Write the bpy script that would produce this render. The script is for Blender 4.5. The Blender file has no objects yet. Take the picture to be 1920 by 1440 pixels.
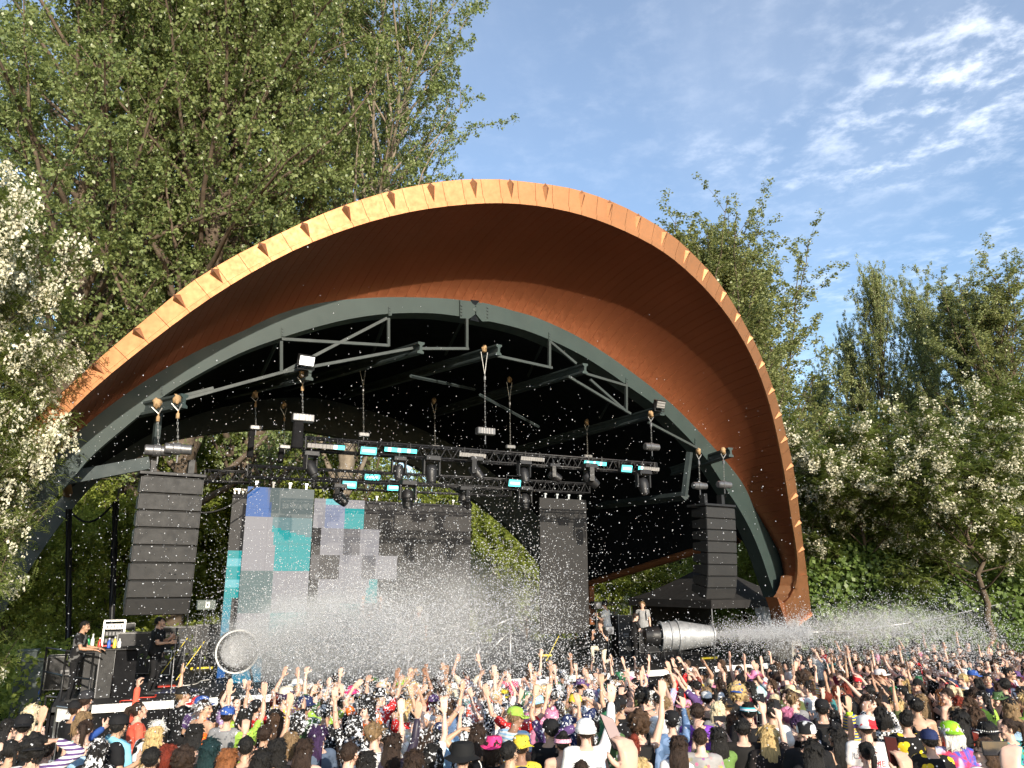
import bpy, math, random
import numpy as np
from mathutils import Vector, Matrix

# ------------------------------------------------------------------ camera, world, sun, exposure
SC = bpy.context.scene
CAM_H = 3.8
FPX = 1440.0                       # focal length in pixels of the 1920 px wide photograph
PITCH = math.atan(370 / FPX)
cam_data = bpy.data.cameras.new('camera')
cam_data.sensor_fit = 'HORIZONTAL'
cam_data.sensor_width = 36.0
cam_data.lens = 36.0 * FPX / 1920.0
cam_data.clip_start = 0.1
cam_data.clip_end = 3000.0
cam = bpy.data.objects.new('camera', cam_data)
SC.collection.objects.link(cam)
cam.location = (0, 0, CAM_H)
cam.rotation_euler = (math.radians(90) + PITCH, 0, 0)
SC.camera = cam

SUN_AZ = math.radians(157)         # from +Y towards +X
SUN_EL = math.radians(17)
to_sun = Vector((math.sin(SUN_AZ) * math.cos(SUN_EL), math.cos(SUN_AZ) * math.cos(SUN_EL), math.sin(SUN_EL)))

world = bpy.data.worlds.new('World')
SC.world = world
world.use_nodes = True
wn, wl = world.node_tree.nodes, world.node_tree.links
wn.clear()
def wnode(t, **kw):
    n = wn.new(t)
    for k, v in kw.items():
        setattr(n, k, v)
    return n
sky = wnode('ShaderNodeTexSky', sky_type='NISHITA', sun_disc=False, sun_elevation=SUN_EL, sun_rotation=SUN_AZ,
            altitude=100.0, air_density=1.0, dust_density=0.6, ozone_density=2.0)
SKY_STRENGTH = 0.15
def wmath(op, a, b=None, clamp=False):
    n = wnode('ShaderNodeMath', operation=op, use_clamp=clamp)
    for i, v in enumerate((a, b)):
        if v is None: continue
        if hasattr(v, 'links'): wl.new(v, n.inputs[i])
        else: n.inputs[i].default_value = v
    return n.outputs[0]
tc = wnode('ShaderNodeTexCoord')
sep = wnode('ShaderNodeSeparateXYZ')
wl.new(tc.outputs['Generated'], sep.inputs[0])
zc = wmath('MAXIMUM', sep.outputs[2], 0.04)
cx = wmath('DIVIDE', sep.outputs[0], zc)       # position on a flat cloud layer overhead
cy = wmath('DIVIDE', sep.outputs[1], zc)
comb = wnode('ShaderNodeCombineXYZ')
wl.new(cx, comb.inputs[0]); wl.new(cy, comb.inputs[1])
def wnoise(scale, detail, rough, dist, vec=None, off=(0, 0, 0), sc=(1, 1, 1), rot=0):
    mp = wnode('ShaderNodeMapping')
    mp.inputs['Location'].default_value = off
    mp.inputs['Scale'].default_value = sc
    mp.inputs['Rotation'].default_value = (0, 0, rot)
    wl.new(vec or comb.outputs[0], mp.inputs[0])
    n = wnode('ShaderNodeTexNoise')
    n.inputs['Scale'].default_value = scale; n.inputs['Detail'].default_value = detail
    n.inputs['Roughness'].default_value = rough; n.inputs['Distortion'].default_value = dist
    wl.new(mp.outputs[0], n.inputs['Vector'])
    return n.outputs['Fac']
def wramp(x, lo, hi):
    n = wnode('ShaderNodeMapRange', interpolation_type='SMOOTHSTEP')
    n.inputs['From Min'].default_value = lo; n.inputs['From Max'].default_value = hi
    wl.new(x, n.inputs['Value'])
    return n.outputs['Result']
# flocks of small clouds drifting over the eastern half of the layer
puffs = wramp(wnoise(10.0, 5, 0.62, 0.1, off=(0.7, 0.3, 0)), 0.42, 0.76)
flock = wramp(wnoise(1.5, 2, 0.5, 0.2, off=(2.2, 1.1, 0)), 0.36, 0.62)
east = wramp(cx, 0.30, 0.80)
puffs = wmath('MULTIPLY', wmath('MULTIPLY', puffs, wmath('MAXIMUM', flock, 0.25)), wmath('ADD', wmath('MULTIPLY', east, 0.92), 0.10))
# thin high veil drawn out by the wind
veil = wramp(wnoise(0.9, 7, 0.6, 0.9, off=(5.2, 2.0, 0), sc=(1.0, 0.32, 1), rot=0.9), 0.40, 0.85)
cloud = wmath('ADD', wmath('ADD', wmath('MULTIPLY', puffs, 0.62), wmath('MULTIPLY', veil, 0.12)), 0.06, clamp=True)
cloud = wmath('MULTIPLY', cloud, wmath('ADD', wmath('MULTIPLY', wramp(sep.outputs[2], 0.30, 0.58), 0.72), 0.28))
cloud = wmath('MULTIPLY', cloud, wramp(sep.outputs[2], 0.03, 0.15))
mix = wnode('ShaderNodeMix', data_type='RGBA')
wl.new(cloud, mix.inputs['Factor'])
wl.new(sky.outputs[0], mix.inputs[6])
mix.inputs[7].default_value = (7.4, 7.6, 8.0, 1)
bg = wnode('ShaderNodeBackground')
bg.inputs['Strength'].default_value = SKY_STRENGTH
wl.new(mix.outputs[2], bg.inputs[0])
wo = wnode('ShaderNodeOutputWorld')
wl.new(bg.outputs[0], wo.inputs[0])

sun_data = bpy.data.lights.new('sun', 'SUN')
sun_data.energy = 4.4
sun_data.angle = math.radians(0.5)
sun_data.color = (1.0, 0.90, 0.76)
sun = bpy.data.objects.new('sun', sun_data)
SC.collection.objects.link(sun)
sun.location = (5, -20, 30)
sun.rotation_euler = to_sun.to_track_quat('Z', 'Y').to_euler()

SC.view_settings.view_transform = 'Standard'
SC.view_settings.look = 'None'
SC.view_settings.exposure = 0.78
SC.view_settings.gamma = 1.0
SC.view_settings.use_curve_mapping = False
SC.render.engine = 'CYCLES'
SC.cycles.max_bounces = 7
SC.cycles.volume_bounces = 3
SC.cycles.transparent_max_bounces = 8
SC.cycles.use_denoising = True
SC.cycles.denoising_prefilter = 'NONE'
SC.cycles.sample_clamp_indirect = 2.5

COL = SC.collection
random.seed(7)
RNG = np.random.default_rng(7)

# ------------------------------------------------------------------ pixel -> place helpers (pixels of the 1920 x 1440 photograph)
_c, _s = math.cos(PITCH), math.sin(PITCH)
EYE = np.array([0.0, 0.0, CAM_H])
def ray(px, py):
    x = (px - 960) / FPX; y = (720 - py) / FPX
    return np.array([x, _c - y * _s, _s + y * _c])
def at_y(px, py, Y):
    d = ray(px, py); return EYE + d * (Y / d[1])
def at_z(px, py, z):
    d = ray(px, py); return EYE + d * ((z - CAM_H) / d[2])
def on_plane(px, py, P0, n):
    d = ray(px, py); return EYE + d * (np.dot(P0 - EYE, n) / np.dot(d, n))
def to_px(P):
    P = np.asarray(P, float) - EYE
    yc = -_s * P[1] + _c * P[2]; z = _c * P[1] + _s * P[2]
    return 960 + FPX * P[0] / z, 720 - FPX * yc / z

# ------------------------------------------------------------------ object helpers
def tag(o, label=None, cat=None, group=None, kind=None):
    if label: o['label'] = label
    if cat: o['category'] = cat
    if group: o['group'] = group
    if kind: o['kind'] = kind
    return o
def empty(name, loc, label=None, cat=None, group=None, rot=0.0):
    o = bpy.data.objects.new(name, None)
    COL.objects.link(o)
    o.location = Vector(loc); o.rotation_euler = (0, 0, rot)
    o.empty_display_size = 0.2
    MW[o.name] = Matrix.Translation(Vector(loc)) @ Matrix.Rotation(rot, 4, 'Z')
    return tag(o, label, cat, group)
MW = {}                                            # world matrices of parents, known before any depsgraph update
def add_obj(name, me, parent=None, world=None, **kw):
    o = bpy.data.objects.new(name, me)
    COL.objects.link(o)
    w = world if world is not None else Matrix.Identity(4)
    if parent is not None:
        o.parent = parent
        o.matrix_basis = MW.get(parent.name, Matrix.Identity(4)).inverted() @ w
    else:
        o.matrix_basis = w
    MW[o.name] = w
    return tag(o, **kw)
def copy_obj(o, parent=None):
    c = o.copy(); COL.objects.link(c)
    c.parent = parent
    return c

class MB:
    """collects shapes in world space and links them as one mesh object"""
    def __init__(s): s.v = []; s.f = []; s.m = []; s.mi = 0
    def add(s, vs, fs):
        n = len(s.v); s.v += [tuple(map(float, p)) for p in vs]
        for f in fs: s.f.append([i + n for i in f]); s.m.append(s.mi)
    def box(s, c, size, ax=None, taper=1.0):
        c = np.asarray(c, float); ax = np.eye(3) if ax is None else np.asarray(ax, float)
        h = np.asarray(size, float) / 2
        vs = []
        for k in (-1, 1):
            t = taper if k > 0 else 1.0
            for i, j in ((-1, -1), (1, -1), (1, 1), (-1, 1)):
                vs.append(c + ax[0] * i * h[0] * t + ax[1] * j * h[1] * t + ax[2] * k * h[2])
        s.add(vs, [(0, 3, 2, 1), (4, 5, 6, 7), (0, 1, 5, 4), (1, 2, 6, 5), (2, 3, 7, 6), (3, 0, 4, 7)])
    def tube(s, pts, r, seg=8, cap=True):
        pts = [np.asarray(p, float) for p in pts]; n = len(pts)
        rs = r if hasattr(r, '__len__') else [r] * n
        base = len(s.v); vs = []; up = None
        for i, p in enumerate(pts):
            t = pts[min(i + 1, n - 1)] - pts[max(i - 1, 0)]; t = t / (np.linalg.norm(t) + 1e-9)
            if up is None:
                up = np.array([0, 0, 1.0]) if abs(t[2]) < 0.9 else np.array([1.0, 0, 0])
            a = np.cross(t, up); a /= np.linalg.norm(a) + 1e-9; b = np.cross(a, t); up = b
            for k in range(seg):
                an = 2 * math.pi * k / seg
                vs.append(p + (a * math.cos(an) + b * math.sin(an)) * rs[i])
        fs = []
        for i in range(n - 1):
            for k in range(seg):
                k2 = (k + 1) % seg
                fs.append((i * seg + k, i * seg + k2, (i + 1) * seg + k2, (i + 1) * seg + k))
        if cap:
            fs.append(tuple(range(seg))); fs.append(tuple((n - 1) * seg + k for k in range(seg))[::-1])
        s.add(vs, [f[::-1] for f in fs])
    def lathe(s, c, axis, prof, seg=24, close=False):
        """prof: [(distance along axis, radius)]"""
        c = np.asarray(c, float); t = np.asarray(axis, float); t = t / np.linalg.norm(t)
        up = np.array([0, 0, 1.0]) if abs(t[2]) < 0.9 else np.array([1.0, 0, 0])
        a = np.cross(t, up); a /= np.linalg.norm(a); b = np.cross(a, t)
        vs = []; n = len(prof)
        for d, r in prof:
            for k in range(seg):
                an = 2 * math.pi * k / seg
                vs.append(c + t * d + (a * math.cos(an) + b * math.sin(an)) * max(r, 1e-4))
        fs = []
        for i in range(n - 1):
            for k in range(seg):
                k2 = (k + 1) % seg
                fs.append((i * seg + k, (i + 1) * seg + k, (i + 1) * seg + k2, i * seg + k2))
        s.add(vs, fs)
    def prism(s, poly, d):
        """closed solid: polygon (list of 3D points) pushed along vector d"""
        n = len(poly); poly = [np.asarray(p, float) for p in poly]; d = np.asarray(d, float)
        vs = poly + [p + d for p in poly]
        fs = [tuple(range(n))[::-1], tuple(range(n, 2 * n))]
        for i in range(n):
            j = (i + 1) % n; fs.append((i, j, j + n, i + n))
        s.add(vs, fs)
    def sphere(s, c, r, seg=10, rings=6):
        r = np.asarray(r, float) * np.ones(3); c = np.asarray(c, float); vs = []; fs = []
        for i in range(rings + 1):
            th = math.pi * i / rings
            for k in range(seg):
                ph = 2 * math.pi * k / seg
                vs.append(c + r * np.array([math.sin(th) * math.cos(ph), math.sin(th) * math.sin(ph), math.cos(th)]))
        for i in range(rings):
            for k in range(seg):
                k2 = (k + 1) % seg
                fs.append((i * seg + k, (i + 1) * seg + k, (i + 1) * seg + k2, i * seg + k2))
        s.add(vs, fs)
    def mesh(s, name, mats, smooth=False):
        me = bpy.data.meshes.new(name)
        me.from_pydata(s.v, [], s.f)
        for m in (mats if isinstance(mats, (list, tuple)) else [mats]): me.materials.append(m)
        if any(s.m): me.polygons.foreach_set('material_index', s.m)
        if smooth: me.polygons.foreach_set('use_smooth', [True] * len(s.f))
        me.update()
        return me
    def build(s, name, mats, parent=None, smooth=False, origin=None, bevel=0, **kw):
        if origin is not None:
            o3 = np.asarray(origin, float); s.v = [tuple(np.asarray(p) - o3) for p in s.v]
        me = s.mesh(name, mats, smooth)
        o = add_obj(name, me, parent, Matrix.Translation(Vector(origin)) if origin is not None else None, **kw)
        if bevel:
            b = o.modifiers.new('edge', 'BEVEL'); b.width = bevel; b.segments = 1; b.limit_method = 'ANGLE'
        return o
def smooth_angle(o, deg=40):
    me = o.data
    me.polygons.foreach_set('use_smooth', [True] * len(me.polygons))
    me.set_sharp_from_angle(angle=math.radians(deg))

def np_mesh(name, verts, nper, mats, smooth=False):
    """fast mesh from loose polygons of nper corners each"""
    verts = np.ascontiguousarray(verts, dtype=np.float32).reshape(-1, 3)
    nv = len(verts); nf = nv // nper
    me = bpy.data.meshes.new(name)
    me.vertices.add(nv); me.vertices.foreach_set('co', verts.ravel())
    me.loops.add(nv); me.loops.foreach_set('vertex_index', np.arange(nv, dtype=np.int32))
    me.polygons.add(nf); me.polygons.foreach_set('loop_start', np.arange(0, nv, nper, dtype=np.int32))
    for m in (mats if isinstance(mats, (list, tuple)) else [mats]): me.materials.append(m)
    me.update(calc_edges=True)
    return me
def np_mesh_idx(name, verts, faces, mats, smooth=False):
    verts = np.ascontiguousarray(verts, dtype=np.float32).reshape(-1, 3)
    faces = np.ascontiguousarray(faces, dtype=np.int32); nper = faces.shape[1]
    me = bpy.data.meshes.new(name)
    me.vertices.add(len(verts)); me.vertices.foreach_set('co', verts.ravel())
    me.loops.add(faces.size); me.loops.foreach_set('vertex_index', faces.ravel())
    me.polygons.add(len(faces)); me.polygons.foreach_set('loop_start', np.arange(0, faces.size, nper, dtype=np.int32))
    for m in (mats if isinstance(mats, (list, tuple)) else [mats]): me.materials.append(m)
    if smooth: me.polygons.foreach_set('use_smooth', np.ones(len(faces), dtype=bool))
    me.update(calc_edges=True)
    return me

# ------------------------------------------------------------------ materials
def srgb(r, g, b):
    def f(c):
        c /= 255.0
        return c / 12.92 if c <= 0.04045 else ((c + 0.055) / 1.055) ** 2.4
    return (f(r), f(g), f(b))
class NT:
    def __init__(s, name):
        s.m = bpy.data.materials.new(name); s.m.use_nodes = True
        s.n, s.l = s.m.node_tree.nodes, s.m.node_tree.links
        s.b = s.n['Principled BSDF']; s.out = s.n['Material Output']
    def node(s, t, ins=None, **kw):
        n = s.n.new(t)
        for k, v in kw.items(): setattr(n, k, v)
        for k, v in (ins or {}).items():
            if hasattr(v, 'links'): s.l.new(v, n.inputs[k])
            else: n.inputs[k].default_value = v
        return n
    def set(s, **kw):
        names = dict(color='Base Color', rough='Roughness', metal='Metallic', spec='Specular IOR Level', normal='Normal', emit='Emission Color', emit_s='Emission Strength', alpha='Alpha', trans='Transmission Weight', sheen='Sheen Weight', coat='Coat Weight')
        for k, v in kw.items():
            i = s.b.inputs[names[k]]
            if hasattr(v, 'links'): s.l.new(v, i)
            elif isinstance(v, (tuple, list)): i.default_value = (*v[:3], 1)
            else: i.default_value = v
    def noise(s, scale, detail=4, rough=0.55, coord='Object', dist=0.0, sc=(1, 1, 1)):
        t = s.node('ShaderNodeTexCoord')
        mp = s.node('ShaderNodeMapping', {'Vector': t.outputs[coord], 'Scale': sc})
        return s.node('ShaderNodeTexNoise', {'Vector': mp.outputs[0], 'Scale': scale, 'Detail': detail, 'Roughness': rough, 'Distortion': dist}).outputs['Fac']
    def ramp(s, x, lo, hi, a=0.0, b=1.0):
        return s.node('ShaderNodeMapRange', {'Value': x, 'From Min': lo, 'From Max': hi, 'To Min': a, 'To Max': b}).outputs['Result']
    def mix(s, f, a, b):
        n = s.node('ShaderNodeMix', data_type='RGBA')
        for i, v in ((0, f), (6, a), (7, b)):
            if hasattr(v, 'links'): s.l.new(v, n.inputs[i])
            else: n.inputs[i].default_value = (*v[:3], 1) if isinstance(v, (tuple, list)) else v
        return n.outputs[2]
    def bump(s, h, strength=0.3, dist=0.02):
        return s.node('ShaderNodeBump', {'Height': h, 'Strength': strength, 'Distance': dist}).outputs['Normal']
def tint(c, k): return tuple(min(1, x * k) for x in c)
def basic(name, color, rough=0.6, metal=0.0, var=0.15, scale=3.0, spec=0.4, bump=0.0, bscale=40.0):
    t = NT(name)
    n = t.noise(scale, 5, 0.6)
    t.set(color=t.mix(t.ramp(n, 0.3, 0.7), tint(color, 1 - var), tint(color, 1 + var)), metal=metal, spec=spec,
          rough=t.ramp(t.noise(scale * 2.3, 3), 0.3, 0.7, max(0.05, rough - 0.08), min(1, rough + 0.08)))
    if bump: t.set(normal=t.bump(t.noise(bscale, 4), bump, 0.01))
    return t.m

M = {}
def copper_mat(name, col, rough, metal, var=0.1):
    t = NT(name)
    n1 = t.noise(0.7, 5, 0.6); n2 = t.noise(9, 4, 0.6, sc=(1, 1, 1))
    info = t.node('ShaderNodeObjectInfo')
    c = t.mix(t.ramp(n1, 0.3, 0.7), tint(col, 1 - var), tint(col, 1 + var))
    c = t.mix(t.ramp(info.outputs['Random'], 0, 1, 0, 0.16), c, tint(col, 0.72))
    t.set(color=c, metal=metal, rough=t.ramp(n2, 0.3, 0.7, rough - 0.05, rough + 0.07))
    t.set(normal=t.bump(t.noise(1.6, 3, 0.5), 0.10, 0.05))
    return t.m
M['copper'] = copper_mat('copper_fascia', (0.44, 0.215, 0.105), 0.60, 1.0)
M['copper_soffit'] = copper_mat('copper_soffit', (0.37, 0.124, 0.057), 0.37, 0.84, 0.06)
M['copper_dark'] = copper_mat('copper_trim', (0.30, 0.115, 0.05), 0.5, 0.5)
M['green_steel'] = basic('green_painted_steel', (0.031, 0.048, 0.045), 0.5, 0, 0.12, 1.2, 0.4)
M['strut'] = basic('grey_green_strut', (0.040, 0.050, 0.049), 0.55, 0, 0.12, 1.2, 0.3)
M['dark_steel'] = basic('dark_green_steel', (0.038, 0.050, 0.051), 0.6, 0, 0.2, 1.5, 0.25)
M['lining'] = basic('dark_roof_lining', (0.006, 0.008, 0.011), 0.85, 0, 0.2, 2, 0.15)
M['black'] = basic('black_paint', (0.012, 0.012, 0.013), 0.5, 0, 0.2, 5, 0.4)
M['black_matte'] = basic('black_cloth', (0.010, 0.010, 0.011), 0.9, 0, 0.3, 6, 0.1, 0.3, 30)
M['deck'] = basic('black_stage_deck', (0.028, 0.028, 0.029), 0.6, 0, 0.35, 1.3, 0.35, 0.2, 25)
M['white'] = basic('white_paint', (0.75, 0.74, 0.70), 0.5, 0, 0.08, 4)
M['alu'] = basic('aluminium', (0.62, 0.62, 0.62), 0.35, 0.9, 0.1, 6)
M['galv'] = basic('galvanised_steel', (0.34, 0.35, 0.36), 0.58, 0.5, 0.22, 7)
M['case_edge'] = basic('dull_case_edge', (0.16, 0.16, 0.16), 0.45, 0.6, 0.2, 8)
M['grey_metal'] = basic('grey_hoist_metal', (0.15, 0.15, 0.155), 0.42, 0.6, 0.2, 12)
M['speaker'] = basic('speaker_grille_black', (0.0145, 0.014, 0.0135), 0.62, 0.0, 0.12, 3, 0.5, 0.3, 160)
M['speaker_side'] = basic('speaker_cabinet_black', (0.008, 0.008, 0.008), 0.6, 0, 0.2, 6, 0.3)
M['burlap'] = basic('tan_burlap', (0.36, 0.24, 0.13), 0.95, 0, 0.3, 9, 0.1, 0.6, 60)
M['steel_rope'] = basic('steel_sling', (0.34, 0.33, 0.31), 0.45, 0.6, 0.2, 12)
M['orange'] = basic('orange_shackle', (0.75, 0.12, 0.03), 0.5)
M['concrete'] = basic('pale_concrete', (0.34, 0.32, 0.27), 0.9, 0, 0.2, 4, 0.2, 0.4, 20)
M['yellow'] = basic('yellow_strap', (0.70, 0.55, 0.04), 0.6)
M['red'] = basic('red_plastic', (0.55, 0.05, 0.03), 0.5)
M['utility'] = basic('grey_green_cabinet', (0.085, 0.105, 0.095), 0.55, 0, 0.15, 3)
M['tarp'] = basic('grey_tarpaulin', (0.27, 0.265, 0.255), 0.38, 0, 0.3, 3, 0.5, 0.5, 6)
M['tent'] = basic('charcoal_tent_cloth', (0.022, 0.021, 0.021), 0.75, 0, 0.2, 3, 0.2, 0.3, 12)
M['foam'] = basic('white_foam', (0.85, 0.86, 0.88), 0.8, 0, 0.03, 6, 0.2)
def emit(name, col, s, base=(0.02, 0.02, 0.02)):
    t = NT(name); t.set(color=base, emit=col, emit_s=s, rough=0.3); return t.m
M['teal_lamp'] = emit('lit_teal_lamp', (0.12, 0.92, 0.86), 1.6)
M['teal_core'] = emit('lit_teal_core', (0.62, 1.0, 0.97), 1.7)
M['flood'] = emit('lit_floodlight', (1.0, 0.97, 0.88), 2.2)
M['bar_off'] = basic('grey_led_bar', (0.32, 0.31, 0.30), 0.4, 0.2, 0.1, 5)
# ================================================================== people: prototypes (one continuous body per pose)
TMP = bpy.data.scenes.new('workbench')
def fuse(mb, voxel, target, smooth=3, wrinkle=0.0, seed=0):
    """closed overlapping shapes -> one continuous smoothed surface of about `target` triangles"""
    me = bpy.data.meshes.new('t'); me.from_pydata(mb.v, [], mb.f)
    o = bpy.data.objects.new('t', me); TMP.collection.objects.link(o)
    r = o.modifiers.new('r', 'REMESH'); r.mode = 'VOXEL'; r.voxel_size = voxel; r.adaptivity = 0
    if smooth:
        s = o.modifiers.new('s', 'SMOOTH'); s.factor = .5; s.iterations = smooth
    vl = TMP.view_layers[0]; vl.update()
    m2 = bpy.data.meshes.new_from_object(o.evaluated_get(vl.depsgraph))
    o.modifiers.clear(); o.data = m2
    n = len(m2.polygons) * 2
    if wrinkle:
        co = np.empty(len(m2.vertices) * 3, np.float32); m2.vertices.foreach_get('co', co); co = co.reshape(-1, 3)
        rs = np.random.default_rng(seed); k = rs.normal(size=(3, 3)) * 14; ph = rs.random(3) * 6
        w = sum(np.sin(co @ k[i] + ph[i] + 2 * np.sin(co[:, 2] * 9 + i)) for i in range(3)) / 3
        nr = np.empty(len(m2.vertices) * 3, np.float32); m2.vertices.foreach_get('normal', nr)
        m2.vertices.foreach_set('co', (co + nr.reshape(-1, 3) * (w * wrinkle)[:, None]).ravel().astype(np.float32))
    d = o.modifiers.new('d', 'DECIMATE'); d.ratio = min(1, target / max(n, 1))
    vl.update()
    m3 = bpy.data.meshes.new_from_object(o.evaluated_get(vl.depsgraph))
    bpy.data.objects.remove(o); bpy.data.meshes.remove(m2); bpy.data.meshes.remove(me)
    m3.polygons.foreach_set('use_smooth', np.ones(len(m3.polygons), bool))
    m3.materials.clear()
    return m3
def nrm(v): v = np.asarray(v, float); return v / (np.linalg.norm(v) + 1e-9)
class Caps:
    def __init__(s): s.mb = MB(); s.c = []
    def cap(s, p0, p1, r0, r1, mat):
        p0, p1 = np.asarray(p0, float), np.asarray(p1, float); s.c.append((p0, p1, r0, r1, mat))
        t = p1 - p0; L = np.linalg.norm(t); t = t / L if L > 1e-6 else np.array([0, 0, 1.0])
        pts = [p0 - t * r0 * .98, p0 - t * r0 * .7, p0, p1, p1 + t * r1 * .7, p1 + t * r1 * .98]
        s.mb.tube(pts, [r0 * .2, r0 * .72, r0, r1, r1 * .72, r1 * .2], 10)
    def ball(s, c, r, mat):
        c = np.asarray(c, float); r = np.asarray(r, float) * np.ones(3); s.mb.sphere(c, r, 14, 9); s.c.append((c, c, float(r.mean()), float(r.mean()), mat))
    def loft(s, rings, mat, X):
        """rings: (z, rx, ry, yoff); X: placing function"""
        n = 16; vs = []
        for z, rx, ry, yo in rings:
            for k in range(n):
                a = 2 * math.pi * k / n; vs.append(X(np.array([math.cos(a) * rx, math.sin(a) * ry + yo, z])))
        fs = [(i * n + k, i * n + (k + 1) % n, (i + 1) * n + (k + 1) % n, (i + 1) * n + k) for i in range(len(rings) - 1) for k in range(n)]
        fs += [tuple(range(n))[::-1], tuple((len(rings) - 1) * n + k for k in range(n))]
        s.mb.add(vs, fs)
        for (z, rx, ry, yo), (z2, rx2, ry2, yo2) in zip(rings[:-1], rings[1:]):
            for sx_ in (-.5, 0, .5):
                s.c.append((X(np.array([sx_ * rx, yo, z])), X(np.array([sx_ * rx2, yo2, z2])), ry, ry2, mat))
    def mats(s, me, n_m):
        cc = np.empty(len(me.polygons) * 3, np.float32); me.polygons.foreach_get('center', cc); cc = cc.reshape(-1, 3)
        best = np.full(len(cc), 1e9); bm = np.zeros(len(cc), np.int32)
        for p0, p1, r0, r1, m in s.c:
            d = p1 - p0; t = np.clip(((cc - p0) @ d) / (d @ d + 1e-9), 0, 1)
            dist = np.linalg.norm(cc - p0 - t[:, None] * d, axis=1) - (r0 + (r1 - r0) * t)
            k = dist < best; best[k] = dist[k]; bm[k] = m
        me.polygons.foreach_set('material_index', bm)
def rot_x(a):
    c, s = math.cos(a), math.sin(a); return np.array([[1, 0, 0], [0, c, -s], [0, s, c]])
def rot_z(a):
    c, s = math.cos(a), math.sin(a); return np.array([[c, -s, 0], [s, c, 0], [0, 0, 1.0]])
SK, TR, SH, EY, LI = 0, 1, 2, 3, 4
TORSO = [(.84, .135, .095, -.005), (.92, .168, .118, -.008), (1.0, .150, .105, 0), (1.08, .138, .098, .004), (1.2, .150, .108, .006), (1.3, .168, .110, 0), (1.37, .165, .098, -.008), (1.42, .115, .078, -.012), (1.45, .07, .06, -.01)]
def hand(C, wrist, d, n, sgn, curl, spread=.10, mat=SK, k=1.0):
    """palm and five separate fingers; d along the hand, n the palm's facing, sgn which side the thumb is on"""
    d = nrm(d); n = nrm(n - d * np.dot(n, d)); s = np.cross(d, n) * sgn
    w = np.asarray(wrist, float)
    for o in (-.026, 0, .026): C.cap(w + d * .02 * k + s * o * .7 * k, w + d * .085 * k + s * o * k, .017 * k, .016 * k, mat)
    tips = []
    for i, (o, L) in enumerate(((.033, .072), (.011, .080), (-.011, .074), (-.032, .058))):
        b = w + d * .088 * k + s * o * k
        dd = nrm(d + s * (o * spread * 40 * .25)); c1 = curl * .9
        f1 = dd * math.cos(c1) + n * math.sin(c1); f2 = dd * math.cos(c1 * 2.1) + n * math.sin(c1 * 2.1)
        m = b + f1 * L * .52 * k; e = m + f2 * L * .48 * k
        C.cap(b - d * .02 * k, m, .0105 * k, .0095 * k, mat); C.cap(m, e, .0095 * k, .008 * k, mat); tips.append(e)
    b = w + d * .03 * k + s * .028 * k; m = b + nrm(s * .9 + d * .55 + n * .25 * (1 + curl)) * .045 * k; e = m + nrm(d * .8 + s * .35 + n * .5 * curl) * .034 * k
    C.cap(b, m, .013 * k, .011 * k, mat); C.cap(m, e, .011 * k, .009 * k, mat)
    return w + d * .1 * k + n * .02 * k
POSES = {}
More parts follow.
